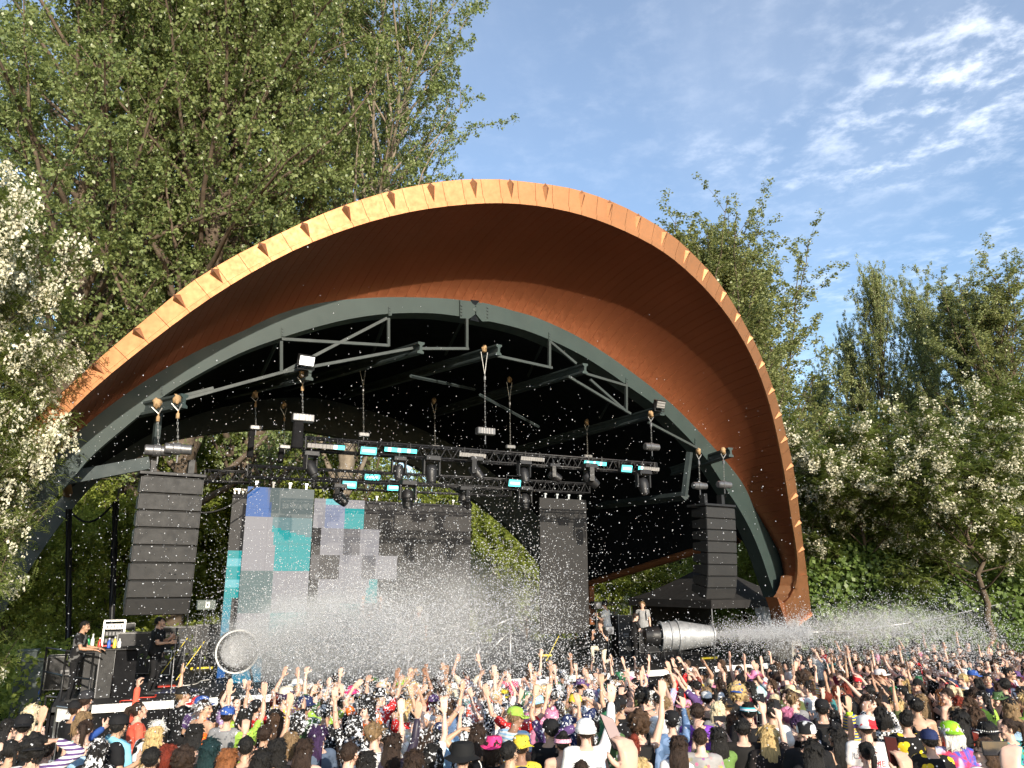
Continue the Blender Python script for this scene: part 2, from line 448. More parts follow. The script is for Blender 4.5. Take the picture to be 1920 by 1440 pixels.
def make_pose(key, L, R, lean=0.0, hy=0.0, hp=0.0, legs='stand', target=4200, k_hand=1.12, voxel=.0085, twist=0.0):
    """L, R: (upper arm, forearm, hand, palm normal, curl) directions in the person's frame (x right, y forward, z up)"""
    C = Caps(); hip = np.array([0, 0, .92]); dz = 0.0
    Rl = rot_x(-math.radians(lean)) @ rot_z(math.radians(twist))
    if legs == 'kneel': dz = -.42
    up = lambda p: hip + Rl @ (np.asarray(p, float) - hip) + np.array([0, 0, dz])
    C.loft(TORSO, SK, up)
    C.loft([(z, rx * 1.02, ry * 1.02, yo) for z, rx, ry, yo in TORSO[:3]], TR, up)
    sh = {}
    for sg, arm in ((-1, L), (1, R)):
        if legs == 'stand':
            h, kn, an = np.array([sg * .088, 0, .88]), np.array([sg * .10, .02, .48]), np.array([sg * .11, -.02, .085])
            if arm is R and twist: kn = kn + np.array([0, .03, 0])
        elif legs == 'wide':
            h, kn, an = np.array([sg * .095, 0, .88]), np.array([sg * .17, .05, .49]), np.array([sg * .22, -.03, .085])
        else:
            h = np.array([sg * .095, 0, .88 + dz])
            if sg > 0: kn, an = np.array([.13, .40, .50]), np.array([.13, .36, .085])
            else: kn, an = np.array([-.12, .12, .07]), np.array([-.12, -.32, .09])
        C.cap(h, kn, .088, .060, TR); C.cap(kn, an, .062, .042, TR)
        C.cap(an + np.array([0, -.03, -.035]), an + np.array([sg * .02, .15, -.045]), .042, .036, SH)
        s0 = up((sg * .168, -.01, 1.385)); ua, fa, hd, pn, cu = arm
        el = s0 + nrm(ua) * .275; wr = el + nrm(fa) * .245
        C.cap(up((sg * .10, -.01, 1.39)), s0, .062, .056, SK); C.cap(s0, el, .050, .038, SK); C.cap(el, wr, .038, .024, SK); C.cap(el + nrm(fa) * .04, el + nrm(fa) * .11, .040, .037, SK)
        sh[sg] = (s0, el, wr, hand(C, wr, np.asarray(hd, float), np.asarray(pn, float), sg * (1 if True else 1), cu, k=k_hand))
    C.cap(up((0, -.015, 1.40)), up((0, .0, 1.50)), .056, .052, SK)
    hc0 = up((0, .015, 1.585)); Rh = Rl @ rot_z(math.radians(hy)) @ rot_x(math.radians(hp))
    H = lambda p: hc0 + Rh @ np.asarray(p, float)
    def he(c, r, m):
        n_ = len(C.mb.v); C.mb.sphere((0, 0, 0), r, 16, 10)
        for i in range(n_, len(C.mb.v)): C.mb.v[i] = tuple(H(np.asarray(C.mb.v[i]) + c))
        C.c.append((H(c), H(c), float(np.mean(r)), float(np.mean(r)), m))
    he((0, -.005, .02), (.071, .089, .095), SK)
    he((0, .022, -.035), (.060, .069, .076), SK)
    C.cap(H((-.02, .075, -.088)), H((.02, .075, -.088)), .022, .022, SK)
    C.cap(H((0, .092, .012)), H((0, .104, -.022)), .010, .015, SK)
    for sg in (-1, 1):
        C.cap(H((sg * .012, .096, -.026)), H((sg * .013, .094, -.026)), .010, .010, SK)
        C.cap(H((sg * .074, -.008, .012)), H((sg * .079, -.014, -.022)), .017, .012, SK)
        C.cap(H((sg * .016, .083, .030)), H((sg * .046, .074, .030)), .010, .009, SK)
        C.cap(H((sg * .022, .083, .012)), H((sg * .042, .077, .012)), .006, .006, EY)
        C.cap(H((sg * .018, .091, .036)), H((sg * .045, .080, .037)), .004, .0035, EY)
        C.cap(H((sg * .040, .070, -.025)), H((sg * .048, .055, -.030)), .022, .020, SK)
    C.cap(H((-.020, .088, -.056)), H((.020, .088, -.056)), .0085, .0085, LI)
    me = fuse(C.mb, voxel, target, 2)
    C.mats(me, 5)
    lite = fuse(C.mb, .013, 1000, 1); C.mats(lite, 5)
    # clothing over the same skeleton
    def cloth(kind, tgt=1300):
        B = MB(); A = Caps(); A.mb = B
        if kind == 'tee' or kind == 'long':
            A.loft([(z, rx + .022 + (.012 if z < 1.1 else 0), ry + .022 + (.012 if z < 1.1 else 0), yo) for z, rx, ry, yo in TORSO if z < 1.43], 0, up)
            for sg in (-1, 1):
                s0, el, wr, _ = sh[sg]
                A.cap(up((sg * .09, -.01, 1.39)), s0, .072, .070, 0)
                if kind == 'tee': A.cap(s0, s0 + (el - s0) * .52, .066, .070, 0)
                else: A.cap(s0, el, .066, .055, 0); A.cap(el, el + (wr - el) * .88, .055, .042, 0)
        elif kind == 'tank':
            A.loft([(z, rx + .014, ry + .014, yo) for z, rx, ry, yo in TORSO if 0 < z < 1.33], 0, up)
            for sg in (-1, 1):
                for y in (-.105, .11): A.cap(up((sg * .085, y, 1.29)), up((sg * .078, y * .15 - .01, 1.44)), .024, .020, 0)
        elif kind == 'band':
            A.loft([(z, rx + .010, ry + .012, yo) for z, rx, ry, yo in ((1.16, .146, .106, .006), (1.2, .152, .115, .01), (1.27, .166, .118, .01), (1.30, .166, .110, 0))], 0, up)
            for sg in (-1, 1): A.cap(up((sg * .07, .10, 1.29)), up((sg * .06, -.02, 1.43)), .011, .009, 0); A.cap(up((sg * .06, -.02, 1.43)), up((sg * .09, -.10, 1.29)), .009, .010, 0)
        return fuse(B, .014 if kind in ('band', 'tank') else .017, tgt, 2, .007 if kind in ('tee', 'long') else .003, hash(key) % 97)
    clothes = {k_: cloth(k_) for k_ in ('tee', 'tank', 'band', 'long')}
    Mh = np.eye(4); Mh[:3, :3] = Rh; Mh[:3, 3] = hc0
    POSES[key] = dict(body=me, lite=lite, cloth=clothes, head=Matrix(Mh.tolist()), hands={-1: sh[-1], 1: sh[1]}, top=hc0[2] + .12)
dn = lambda s: ((s * .22, .05, -1), (s * .06, .28, -1), (0, .2, -1), (-s, .1, 0), .35)
upa = lambda s, a=.35, f=.0, c=.12: ((s * a, .12, .95), (s * f, .10, 1), (s * f, .0, 1), (0, 1, 0), c)
vee = lambda s: ((s * .75, .12, .65), (s * .30, .12, 1), (s * .25, .05, 1), (0, 1, .1), .12)
bent = lambda s: ((s * .35, .12, -.9), (-s * .35, .85, .40), (-s * .3, .7, .6), (-s, 0, .2), .5)
phone_arm = lambda s: ((s * .30, .85, .05), (-s * .35, .45, .85), (-s * .25, .1, 1), (-s * .6, .6, 0), .6)
onhead = lambda s: ((s * .85, .10, .55), (-s * .80, .05, .50), (-s * .9, .0, .1), (0, 0, -1), .3)
point = lambda s: ((s * .25, .75, .55), (s * .0, .75, .65), (0, .7, .7), (-s, 0, -.2), .15)
fist = lambda s: ((s * .40, .15, .9), (s * .02, .05, 1), (0, 0, 1), (0, 1, 0), .95)
wave = lambda s: ((s * .80, .15, .35), (s * .05, .12, 1), (-s * .25, 0, 1), (0, 1, 0), .10)
make_pose('down', dn(-1), dn(1), hp=-3)
make_pose('side', dn(-1), bent(1), hy=55, hp=-4)
make_pose('sideleft', bent(-1), dn(1), hy=-60, hp=0)
make_pose('right_up', dn(-1), upa(1, .30, .08))
make_pose('left_up', upa(-1, .35, -.05), dn(1), hp=6)
make_pose('both_up', upa(-1, .42, .05), upa(1, .30, -.05), hp=8)
make_pose('vee', vee(-1), vee(1), hp=10)
make_pose('wave', wave(-1), upa(1, .5, -.25), hy=-15)
make_pose('clap', bent(-1), bent(1), lean=4, hp=-8)
make_pose('phone', phone_arm(-1), phone_arm(1), hp=2)
make_pose('phone_one', dn(-1), ((.35, .75, .35), (.0, .35, .95), (0, .05, 1), (-.3, .9, 0), .7), hp=4)
make_pose('onhead', onhead(-1), dn(1), hp=-4)
make_pose('point', dn(-1), point(1), hy=10)
make_pose('fist', dn(-1), fist(1), hp=6, twist=8)
make_pose('both_bent', ((-.75, .1, .60), (.25, .15, .95), (.1, .1, 1), (0, 1, 0), .2), ((.55, .2, .75), (-.35, .1, .9), (-.5, 0, .8), (0, 1, 0), .35), hp=5, hy=12)
make_pose('up_out', dn(-1), ((.70, .25, .55), (.35, .2, .85), (.6, .1, .6), (0, 1, 0), .1), hp=4, hy=-14, twist=10)
make_pose('up_bent', ((-.25, .45, -.6), (.2, .8, .5), (.1, .6, .8), (1, .2, 0), .5), ((.55, .05, .75), (-.45, .25, .85), (-.7, 0, .6), (0, 1, -.2), .25), hp=8)
make_pose('reach', ((-.30, .60, .70), (-.10, .65, .75), (0, .8, .6), (0, .4, -1), .15), ((.35, .55, .72), (.05, .6, .8), (.1, .8, .5), (0, .4, -1), .15), lean=6, hp=8)
make_pose('cross', ((-.45, .2, .85), (.45, .1, .88), (.3, 0, 1), (0, 1, 0), .15), ((.45, .2, .85), (-.42, .2, .88), (-.3, 0, 1), (0, 1, 0), .15), hp=10)
make_pose('bow', bent(-1), dn(1), lean=26, hp=-26, hy=20)
# stage poses
make_pose('mic_stand', ((-.2, .35, -.85), (.35, .85, .30), (.4, .8, .35), (1, 0, .1), .8), ((.22, .25, -.9), (-.30, .90, .05), (-.2, .9, .1), (-1, 0, 0), .9), hy=10, legs='wide', twist=6)
make_pose('kneel', ((-.3, .4, -.8), (.35, .55, .75), (.3, .2, .9), (.5, .7, 0), .7), ((.3, .4, -.8), (-.35, .55, .75), (-.3, .2, .9), (-.5, .7, 0), .7), legs='kneel', hp=-4)
make_pose('desk', ((-.3, .3, -.9), (.1, .95, -.1), (.1, 1, -.2), (0, 0, -1), .3), ((.3, .3, -.9), (-.1, .95, -.1), (-.1, 1, -.2), (0, 0, -1), .3), lean=8, hp=-6)
# ---- hair, hats: meshes in the head's frame (face looks along +y)
HAIR = {}; HAIR_LITE = {}
def flyaway(me, seed, n=190):
    """thin loose hairs standing off the surface"""
    q = np.random.default_rng(seed); P = me.polygons; k = q.integers(0, len(P), n)
    v0 = [tuple(v.co) for v in me.vertices]; f0 = [tuple(p.vertices) for p in P]
    for i in k:
        c, nn = np.array(P[i].center), np.array(P[i].normal)
        d = nrm(nn * .55 + np.array([0, -.1, -.75]) + q.normal(size=3) * .45); L = .03 + .05 * q.random()
        s_ = nrm(np.cross(d, q.normal(size=3))) * .0022; b = len(v0)
        c = c - nn * .004; m = c + d * L * .55 + nn * .008
        v0 += [tuple(c - s_), tuple(c + s_), tuple(m + s_), tuple(m - s_), tuple(c + d * L)]; f0 += [(b, b + 1, b + 2, b + 3), (b + 3, b + 2, b + 4)]
    m2 = bpy.data.meshes.new('hair'); m2.from_pydata(v0, [], f0); m2.polygons.foreach_set('use_smooth', np.ones(len(f0), bool)); m2.update()
    bpy.data.meshes.remove(me); return m2
def hair(key, build, target=900, voxel=.0075, wr=.006, sm=1):
    C = Caps(); build(C); HAIR[key] = flyaway(fuse(C.mb, voxel, target, sm, wr, len(key)), len(key)); HAIR_LITE[key] = fuse(C.mb, .014, target // 5, sm, wr, len(key))
def skull(C, g=.010, fringe=.055):
    n0 = len(C.mb.v); C.mb.sphere((0, -.014, .028), (.074 + g, .087 + g, .093 + g), 18, 12)
    for i in range(n0, len(C.mb.v)):
        x, y, z = C.mb.v[i]
        if y > .02 and z < fringe: y = .02 + (y - .02) * .15
        if y > .02 and z < .0: z = max(z, -.0)
        if z < -.03: x *= .92; z = max(z, -.062)
        C.mb.v[i] = (x, y, z)
def locks(C, n, L, r, seed, g=.012, back=.5):
    q = np.random.default_rng(seed)
    for k in range(n):
        d = nrm(q.normal(size=3) + np.array([0, -.25, .55]))
        if d[1] > .25 and d[2] < .45: continue
        if d[2] < -.25: continue
        p = d * np.array([.074 + g, .087 + g, .093 + g]) + np.array([0, -.014, .028])
        t_ = np.array([d[0] * .3, -back, -.75]) + q.normal(size=3) * .35; t_ = nrm(t_ - d * np.dot(t_, d))
        m = p + t_ * L * .5 + d * r * .5; e = p + t_ * L - d * r * .2
        C.cap(p - d * r * .4, m, r, r * .85, 0); C.cap(m, e, r * .85, r * .35, 0)
def strands(C, n, y0, z0, z1, w, r, seed=1, front=False):
    q = np.random.default_rng(seed)
    for k in range(n):
        x = -w + 2 * w * k / (n - 1); b = math.sqrt(max(0, 1 - (x / (w * 1.15)) ** 2))
        a = np.array([x * .85, y0 * b - .01, z0]); e = np.array([x * 1.12 + q.normal() * .012, y0 * b * 1.02 - .035 + q.normal() * .01, z1 + q.normal() * .035])
        m = (a + e) / 2 + np.array([x * .15, -.03, .02])
        C.cap(a, m, r, r * .95, 0); C.cap(m, e, r * .95, r * .45, 0)
def h_short(C): skull(C, .004); locks(C, 130, .045, .0085, 11, .006)
def h_crop(C): skull(C, .002, .062); locks(C, 110, .022, .006, 12, .003)
def h_tousled(C):
    skull(C, .004); locks(C, 80, .05, .009, 13, .006); q = np.random.default_rng(4)
    for k in range(34):
        d = nrm(q.normal(size=3) * np.array([1, 1, .6]) + np.array([0, 0, .8])); C.cap(d * .092 + np.array([0, -.012, .02]), d * .118 + q.normal(size=3) * .026 + np.array([0, -.012, .02]), .014, .005, 0)
def h_long(C): skull(C, .006); locks(C, 110, .10, .009, 14, .009, .3); strands(C, 17, -.085, .06, -.36, .088, .019, 2)
def h_verylong(C): skull(C, .006); locks(C, 110, .12, .009, 15, .009, .3); strands(C, 18, -.09, .06, -.52, .09, .019, 5)
def h_bob(C): skull(C, .009); locks(C, 120, .08, .010, 16, .012, .2); strands(C, 17, -.07, .05, -.14, .092, .021, 3)
def h_wavy(C):
    skull(C, .008); locks(C, 110, .09, .011, 17, .012, .2); q = np.random.default_rng(8)
    for k in range(110):
        f = q.random(); a = q.random() * 3.6 - 1.8 - math.pi / 2
        c = np.array([math.cos(a) * (.085 + .05 * f), math.sin(a) * (.085 + .02 * f) - .02, .06 - .36 * f]); C.ball(c, .017 + .012 * q.random(), 0)
def h_pony(C):
    skull(C, .004); locks(C, 110, .05, .006, 18, .005, 1.0); p = [(0, -.10, .075), (0, -.155, .06), (.01, -.175, -.03), (.0, -.165, -.14), (.01, -.15, -.24)]
    for a, b, r, s_ in zip(p[:-1], p[1:], (.026, .034, .034, .028), (.034, .034, .028, .010)): C.cap(a, b, r, s_, 0)
def h_bun(C): skull(C, .004); locks(C, 110, .05, .006, 19, .005, 1.0); C.ball((0, -.075, .125), (.05, .05, .045), 0)
def h_space(C): skull(C, .004); locks(C, 100, .05, .006, 20, .005, .6); C.ball((-.06, -.03, .125), .040, 0); C.ball((.06, -.03, .125), .040, 0)
def h_curly(C):
    skull(C, .02); q = np.random.default_rng(9)
    for k in range(120):
        d = nrm(q.normal(size=3) + np.array([0, -.3, .35]))
        if d[1] > .55 and d[2] < .35: continue
        C.ball(d * (np.array([.095, .105, .115]) + q.random() * .028) + np.array([0, -.015, .03]), .018 + .012 * q.random(), 0)
def h_braids(C):
    skull(C, .008)
    for sg in (-1, 1):
        for k in range(9): C.ball((sg * (.075 + .006 * k), -.07 - .004 * k, .0 - .042 * k), (.024 - .001 * k, .022, .028), 0)
for k_, f_, t_, w_ in (('short', h_short, 1500, .002), ('crop', h_crop, 1100, .001), ('tousled', h_tousled, 1800, .002), ('long', h_long, 2200, .003), ('verylong', h_verylong, 2400, .003), ('bob', h_bob, 2000, .002), ('wavy', h_wavy, 2600, .003), ('pony', h_pony, 1500, .002), ('bun', h_bun, 1400, .002), ('spacebuns', h_space, 1400, .002), ('curly', h_curly, 2600, .003), ('braids', h_braids, 1500, .002)):
    hair(k_, f_, t_, wr=w_)
HATS = {}
def lathe_hat(prof, seg=26, squash=1.14, tilt=0.0, wob=0.0, seed=0):
    mb = MB(); mb.lathe((0, 0, 0), (0, 0, 1), prof, seg); q = np.random.default_rng(seed); R = rot_x(math.radians(tilt))
    ph = q.random() * 6
    out = []
    for p in mb.v:
        x, y, z = p; r = math.hypot(x, y); a = math.atan2(y, x)
        z += wob * math.sin(3 * a + ph) * max(0, r - .09) * 6
        out.append(tuple(R @ np.array([x, y * squash - .010, z])))
    mb.v = out
    return mb
crown_p = [(.150, .004), (.148, .035), (.138, .066), (.115, .086), (.08, .093), (.045, .096)]
def hat_mesh(key, mb, mats=1): HATS[key] = mb.mesh(key, [])
b = lathe_hat([(.040, .094), (.045, .098)] + crown_p[::-1][0:0] + [(.045, .100), (.08, .098), (.115, .089), (.138, .068), (.150, .03), (.153, .0)])
fwd = MB(); fwd.v, fwd.f, fwd.m = list(b.v), list(b.f), list(b.m)
n_ = 11; V = []
for layer, dz in ((0, .0), (1, -.008)):
    for i in range(n_):
        a = math.pi * (.16 + .68 * i / (n_ - 1)); V.append((math.cos(a) * .098, math.sin(a) * .112 - .01, .050 + dz))
    for i in range(n_):
        a = math.pi * (.16 + .68 * i / (n_ - 1)); rr_ = .5 + .5 * math.sin(math.pi * i / (n_ - 1)) ** .6; V.append((math.cos(a) * .105, math.sin(a) * .112 + .078 * rr_, .036 + dz - .014 * abs(i - 5) / 5))
Fv = [(i, i + 1, n_ + i + 1, n_ + i) for i in range(n_ - 1)] + [(2 * n_ + n_ + i, 2 * n_ + n_ + i + 1, 2 * n_ + i + 1, 2 * n_ + i) for i in range(n_ - 1)] + [(n_ + i, n_ + i + 1, 3 * n_ + i + 1, 3 * n_ + i) for i in range(n_ - 1)]
fwd.add(V, Fv); fwd.lathe((0, -.01, .149), (0, 0, 1), [(0, .008), (.006, .006), (.007, 0)], 8)
hat_mesh('cap', fwd)
bk_ = MB(); bk_.add([(-x, -y - .02, z) for x, y, z in fwd.v], fwd.f); hat_mesh('cap_back', bk_)
hat_mesh('bucket', lathe_hat([(.028, .150), (.024, .155), (.042, .108), (.045, .104), (.10, .092), (.125, .085), (.135, .070), (.138, .03), (.138, 0)], wob=.03))
hat_mesh('bucket_big', lathe_hat([(.006, .178), (.003, .184), (.035, .122), (.040, .116), (.125, .106), (.150, .094), (.158, .06), (.160, 0)], wob=.02))
hat_mesh('sunhat', lathe_hat([(.030, .19), (.026, .195), (.044, .105), (.05, .100), (.11, .092), (.140, .070), (.146, .03), (.146, 0)], wob=.04, seed=3))
hat_mesh('cowboy', lathe_hat([(.050, .19), (.047, .195), (.042, .105), (.048, .100), (.12, .088), (.160, .07), (.150, .03), (.145, 0)], wob=.10, seed=5))
hat_mesh('beanie', lathe_hat([(.008, .098), (.006, .106), (.05, .108), (.05, .101), (.11, .085), (.14, .05), (.15, 0)]))
hb = MB(); hb.lathe((0, 0, 0), (0, 0, 1), [(.030, .098), (.030, .104), (.072, .100), (.072, .094)], 24); hb.v = [(x, y * 1.12 - .008, z) for x, y, z in hb.v]; hat_mesh('headband', hb)
vs_ = MB(); vs_.add(hb.v, hb.f); vs_.add(V, Fv); hat_mesh('visor', vs_)
ears = MB()
for sg in (-1, 1): ears.lathe((sg * .062, -.01, .115), (sg * .25, 0, 1), [(0, .03), (.03, .034), (.055, .02), (.07, .004), (.07, 0)], 8)
ears.tube([(math.cos(a) * .096, -.01, .03 + math.sin(a) * .105) for a in np.linspace(.2, math.pi - .2, 12)], .008, 5); hat_mesh('ear_band', ears)
for k_, m_ in HATS.items(): m_.polygons.foreach_set('use_smooth', np.ones(len(m_.polygons), bool)); m_.set_sharp_from_angle(angle=math.radians(50))
gl = MB()
for sg in (-1, 1):
    gl.box((sg * .034, .098, .014), (.056, .008, .036)); gl.tube([(sg * .062, .096, .02), (sg * .082, .02, .018), (sg * .083, -.02, .012)], .004, 5)
gl.tube([(-.01, .102, .018), (.01, .102, .018)], .004, 5)
GLASSES = gl.mesh('sunglasses', [])
bpy.data.scenes.remove(TMP)
# ================================================================== ground
ANG = math.radians(31)
E1 = np.array([math.cos(ANG), math.sin(ANG), 0.0])        # along the stage front, towards its far end
FR = np.array([math.sin(ANG), -math.cos(ANG), 0.0])       # out of the stage towards the audience
BK = -FR
UP = np.array([0, 0, 1.0])
DECK_A, DECK_B = at_z(180, 1322, 1.2), at_z(1400, 1246, 1.2)
SE1 = (DECK_B - DECK_A) / np.linalg.norm(DECK_B - DECK_A); SFR = np.array([SE1[1], -SE1[0], 0.0]); SBK = -SFR
DECK_Z = 1.2
def ground_z(x, y):
    st_ = lambda a, b, v: (lambda t: t * t * (3 - 2 * t))(np.clip((v - a) / (b - a), 0, 1))
    s = 0.36 * (1 - st_(11.0, 18.0, y)) + 0.9 * (1 - st_(3.2, 6.4, y)) + 0 * x
    bank = np.clip((x - 8 - 0.12 * (y - 20)) / 14.0, 0, 1) * np.clip((y - 26) / 8.0, 0, 1)
    bank = bank * bank * (3 - 2 * bank)
    return s + bank * 2.3
gx = np.concatenate([np.linspace(-600, -45, 12), np.linspace(-40, 45, 86), np.linspace(50, 600, 12)])
gy = np.concatenate([np.linspace(-200, -12, 8), np.linspace(-10, 60, 71), np.linspace(66, 900, 14)])
GX, GY = np.meshgrid(gx, gy)
gv = np.stack([GX, GY, ground_z(GX, GY)], -1).reshape(-1, 3)
nx, ny = len(gx), len(gy)
ii = (np.arange(ny - 1)[:, None] * nx + np.arange(nx - 1)[None, :]).ravel()
gm = NT('trodden_grass')
n1 = gm.noise(0.35, 6, 0.6); n2 = gm.noise(14, 5, 0.7)
gc = gm.mix(gm.ramp(n2, 0.3, 0.7), (0.030, 0.050, 0.014), (0.075, 0.095, 0.030))
gm.set(color=gm.mix(gm.ramp(n1, 0.45, 0.62), gc, (0.13, 0.10, 0.065)), rough=0.95, spec=0.1, normal=gm.bump(n2, 0.6, 0.05))
gme = np_mesh_idx('ground', gv, np.stack([ii, ii + 1, ii + nx + 1, ii + nx], -1), gm.m, True)
add_obj('ground', gme, kind='structure')

# ================================================================== the bandshell
def dense(pts, n, closed=False):
    """smooth curve through pixel points (Catmull-Rom), n samples evenly spaced along it"""
    P = np.array(pts, float)
    Q = np.vstack([2 * P[0] - P[1], P, 2 * P[-1] - P[-2]])
    out = []
    for i in range(1, len(Q) - 2):
        p0, p1, p2, p3 = Q[i - 1], Q[i], Q[i + 1], Q[i + 2]
        for t in np.linspace(0, 1, 24, endpoint=False):
            out.append(0.5 * ((2 * p1) + (-p0 + p2) * t + (2 * p0 - 5 * p1 + 4 * p2 - p3) * t * t + (-p0 + 3 * p1 - 3 * p2 + p3) * t ** 3))
    out.append(P[-1]); out = np.array(out)
    return out
def even(P, n):
    d = np.concatenate([[0], np.cumsum(np.linalg.norm(np.diff(P, axis=0), axis=1))])
    t = np.linspace(0, d[-1], n)
    return np.stack([np.interp(t, d, P[:, k]) for k in range(P.shape[1])], -1)
rim_out_px = [(-230, 1230), (-160, 1100), (-100, 990), (-20, 880), (40, 812), (100, 752), (150, 705), (200, 660), (275, 597), (355, 532), (440, 480), (520, 440), (605, 401), (690, 370), (770, 350), (850, 338), (920, 336), (960, 338), (1055, 350), (1115, 366), (1170, 388), (1220, 415), (1265, 445), (1305, 482), (1340, 520), (1370, 562), (1395, 605), (1420, 652), (1440, 700), (1457, 750), (1470, 800), (1482, 850), (1492, 905), (1499, 962), (1506, 1021), (1513, 1075), (1517, 1114)]
rim_in_px = [(-190, 1250), (-130, 1120), (-70, 1015), (5, 905), (62, 842), (105, 797), (150, 750), (195, 710), (280, 642), (380, 567), (480, 505), (580, 455), (700, 413), (800, 391), (900, 381), (960, 381), (1035, 390), (1110, 409), (1185, 440), (1240, 470), (1285, 506), (1330, 551), (1370, 602), (1400, 653), (1425, 708), (1443, 765), (1457, 825), (1471, 900), (1480, 961), (1487, 1002), (1494, 1046), (1493, 1085), (1485, 1112)]
arch_top_px = [(-230, 1320), (-160, 1190), (-80, 1062), (14, 945), (94, 864), (160, 798), (243, 734), (312, 690), (382, 652), (450, 623), (520, 590), (600, 568), (700, 558), (800, 558), (860, 562), (920, 571), (960, 582), (1010, 597), (1085, 632), (1160, 680), (1245, 745), (1310, 808), (1385, 895), (1416, 955), (1440, 997), (1460, 1031), (1472, 1068), (1473, 1090), (1463, 1113), (1454, 1121)]
arch_bot_px = [(-150, 1340), (-80, 1185), (0, 1068), (52, 999), (90, 947), (132, 902), (174, 853), (243, 794), (302, 746), (365, 706), (450, 662), (525, 634), (600, 611), (666, 596), (731, 588), (806, 587), (862, 593), (916, 602), (978, 617), (1031, 637), (1087, 664), (1137, 695), (1181, 726), (1225, 757), (1259, 789), (1297, 828), (1330, 868), (1363, 919), (1387, 956), (1409, 997), (1428, 1043), (1441, 1082), (1453, 1115)]
FOOT = at_y(1508, 1085, 27.5)
LEAN = math.radians(21)
RE3 = UP * math.cos(LEAN) + FR * math.sin(LEAN)
RN = np.cross(E1, RE3)
if np.dot(RN, FR) < 0: RN = -RN
ARCH0 = FOOT + BK * 0.75
NS = 361
def px_curve(pts, P0, n, N=NS):
    D = dense(pts, 0)
    W = np.array([on_plane(x, y, P0, n) for x, y in D])
    return even(W, N)
rimO = px_curve(rim_out_px, FOOT, RN)
rimI = px_curve(rim_in_px, FOOT + RN * 0.13, RN)
ALEAN = math.radians(9)
AE3 = UP * math.cos(ALEAN) + FR * math.sin(ALEAN)
AN = FR * math.cos(ALEAN) - UP * math.sin(ALEAN)            # the arch leans towards the audience a little
archT = px_curve(arch_top_px, ARCH0, AN)
archB = px_curve(arch_bot_px, ARCH0, AN)
rimI_raw = rimI
# pair the curves by direction seen from a common centre so that the seams run square to the rim
def repair(curve, ref, N=NS):
    """resample curve so that sample i lies opposite ref[i] (nearest in the plane square to the axis)"""
    fine = even(curve, 4000)
    out = []; last = 0
    for i in range(N):
        d = fine[last:last + 900] - ref[i]
        d = d - np.outer(d @ FR, FR) * 0.85
        k = last + int(np.argmin((d ** 2).sum(1)))
        last = max(last, k); out.append(fine[k])
    out = np.array(out)
    # smooth the spacing
    for _ in range(40): out[1:-1] = 0.5 * out[1:-1] + 0.25 * (out[:-2] + out[2:])
    return out
def opposite(curve):
    """resample by normalised arc length measured from the crown"""
    fine = even(curve, NS)
    return fine
rimI = repair(rimI_raw, rimO)
rimS = px_curve(rim_in_px + [(1473, 1128), (1459, 1135)], FOOT + RN * 0.13, RN)
shell = empty('bandshell', FOOT * [1, 1, 0], 'copper clad bandshell with a green steel arch over the stage', 'bandshell')

# --- soffit: bowl from the green arch out to the rim
NSTRIP = 120
def soffit_pt(i, s):
    A, L = archT[i], rimS[i]
    d = L - A
    ax = np.dot(d, FR)
    C = A + (d - FR * ax) * 0.92 + FR * ax * 0.12
    return (1 - s) ** 2 * A + 2 * s * (1 - s) * C + s * s * L
K = 12
per = (NS - 1) // NSTRIP
for j in range(NSTRIP):
    a, b = j * per, (j + 1) * per
    vs = []; fs = []
    g = 0.006
    for k in range(K + 1):
        s = k / K
        p, q = soffit_pt(a, s), soffit_pt(b, s)
        e = (q - p); ln = np.linalg.norm(e) + 1e-9; e /= ln
        m = soffit_pt((a + b) // 2, s)
        nvec = np.cross(e, (soffit_pt(a, min(1, s + 0.05)) - soffit_pt(a, max(0, s - 0.05)))); nvec /= np.linalg.norm(nvec) + 1e-9
        if np.dot(nvec, FR) + 0.3 * np.dot(nvec, EYE - p) / 20 < 0: nvec = -nvec
        lo = p + e * g; hi = q - e * g
        vs += [p - nvec * 0.010, lo, m, hi, q - nvec * 0.010]
    for k in range(K):
        o = k * 5
        for c in range(4):
            fs.append((o + c, o + c + 1, o + c + 6, o + c + 5))
    mb = MB(); mb.add(vs, fs)
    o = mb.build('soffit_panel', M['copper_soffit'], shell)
    smooth_angle(o, 35)

# --- rim fascia: panels, lip and folded pyramid studs
NP = 72
idx = np.linspace(6, NS - 1, NP + 1).astype(int)
lip = MB()
for j in range(NP):
    a, b = idx[j], idx[j + 1]
    Oa, Ob, Ia, Ib = rimO[a], rimO[b], rimI[a], rimI[b]
    e = (Ob - Oa); e /= np.linalg.norm(e); g = 0.005
    Oa2, Ia2, Ob2, Ib2 = Oa + e * g, Ia + e * g, Ob - e * g, Ib - e * g
    w = 0.80
    Ma, Mb = Oa2 * (1 - w) + Ia2 * w, Ob2 * (1 - w) + Ib2 * w
    mb = MB()
    mb.prism([Oa2, Ob2, Mb, Ma], -RN * 0.04)
    mb.build('fascia_panel', M['copper'], shell)
    mb = MB()
    La, Lb = Ia2 + RN * 0.05, Ib2 + RN * 0.05
    out = (Oa2 - Ia2); out /= np.linalg.norm(out)
    mb.prism([Ma + RN * 0.05 - out * 0.0, Mb + RN * 0.05, Lb, La], -RN * 0.10)
    mb.build('lip_panel', M['copper'], shell)
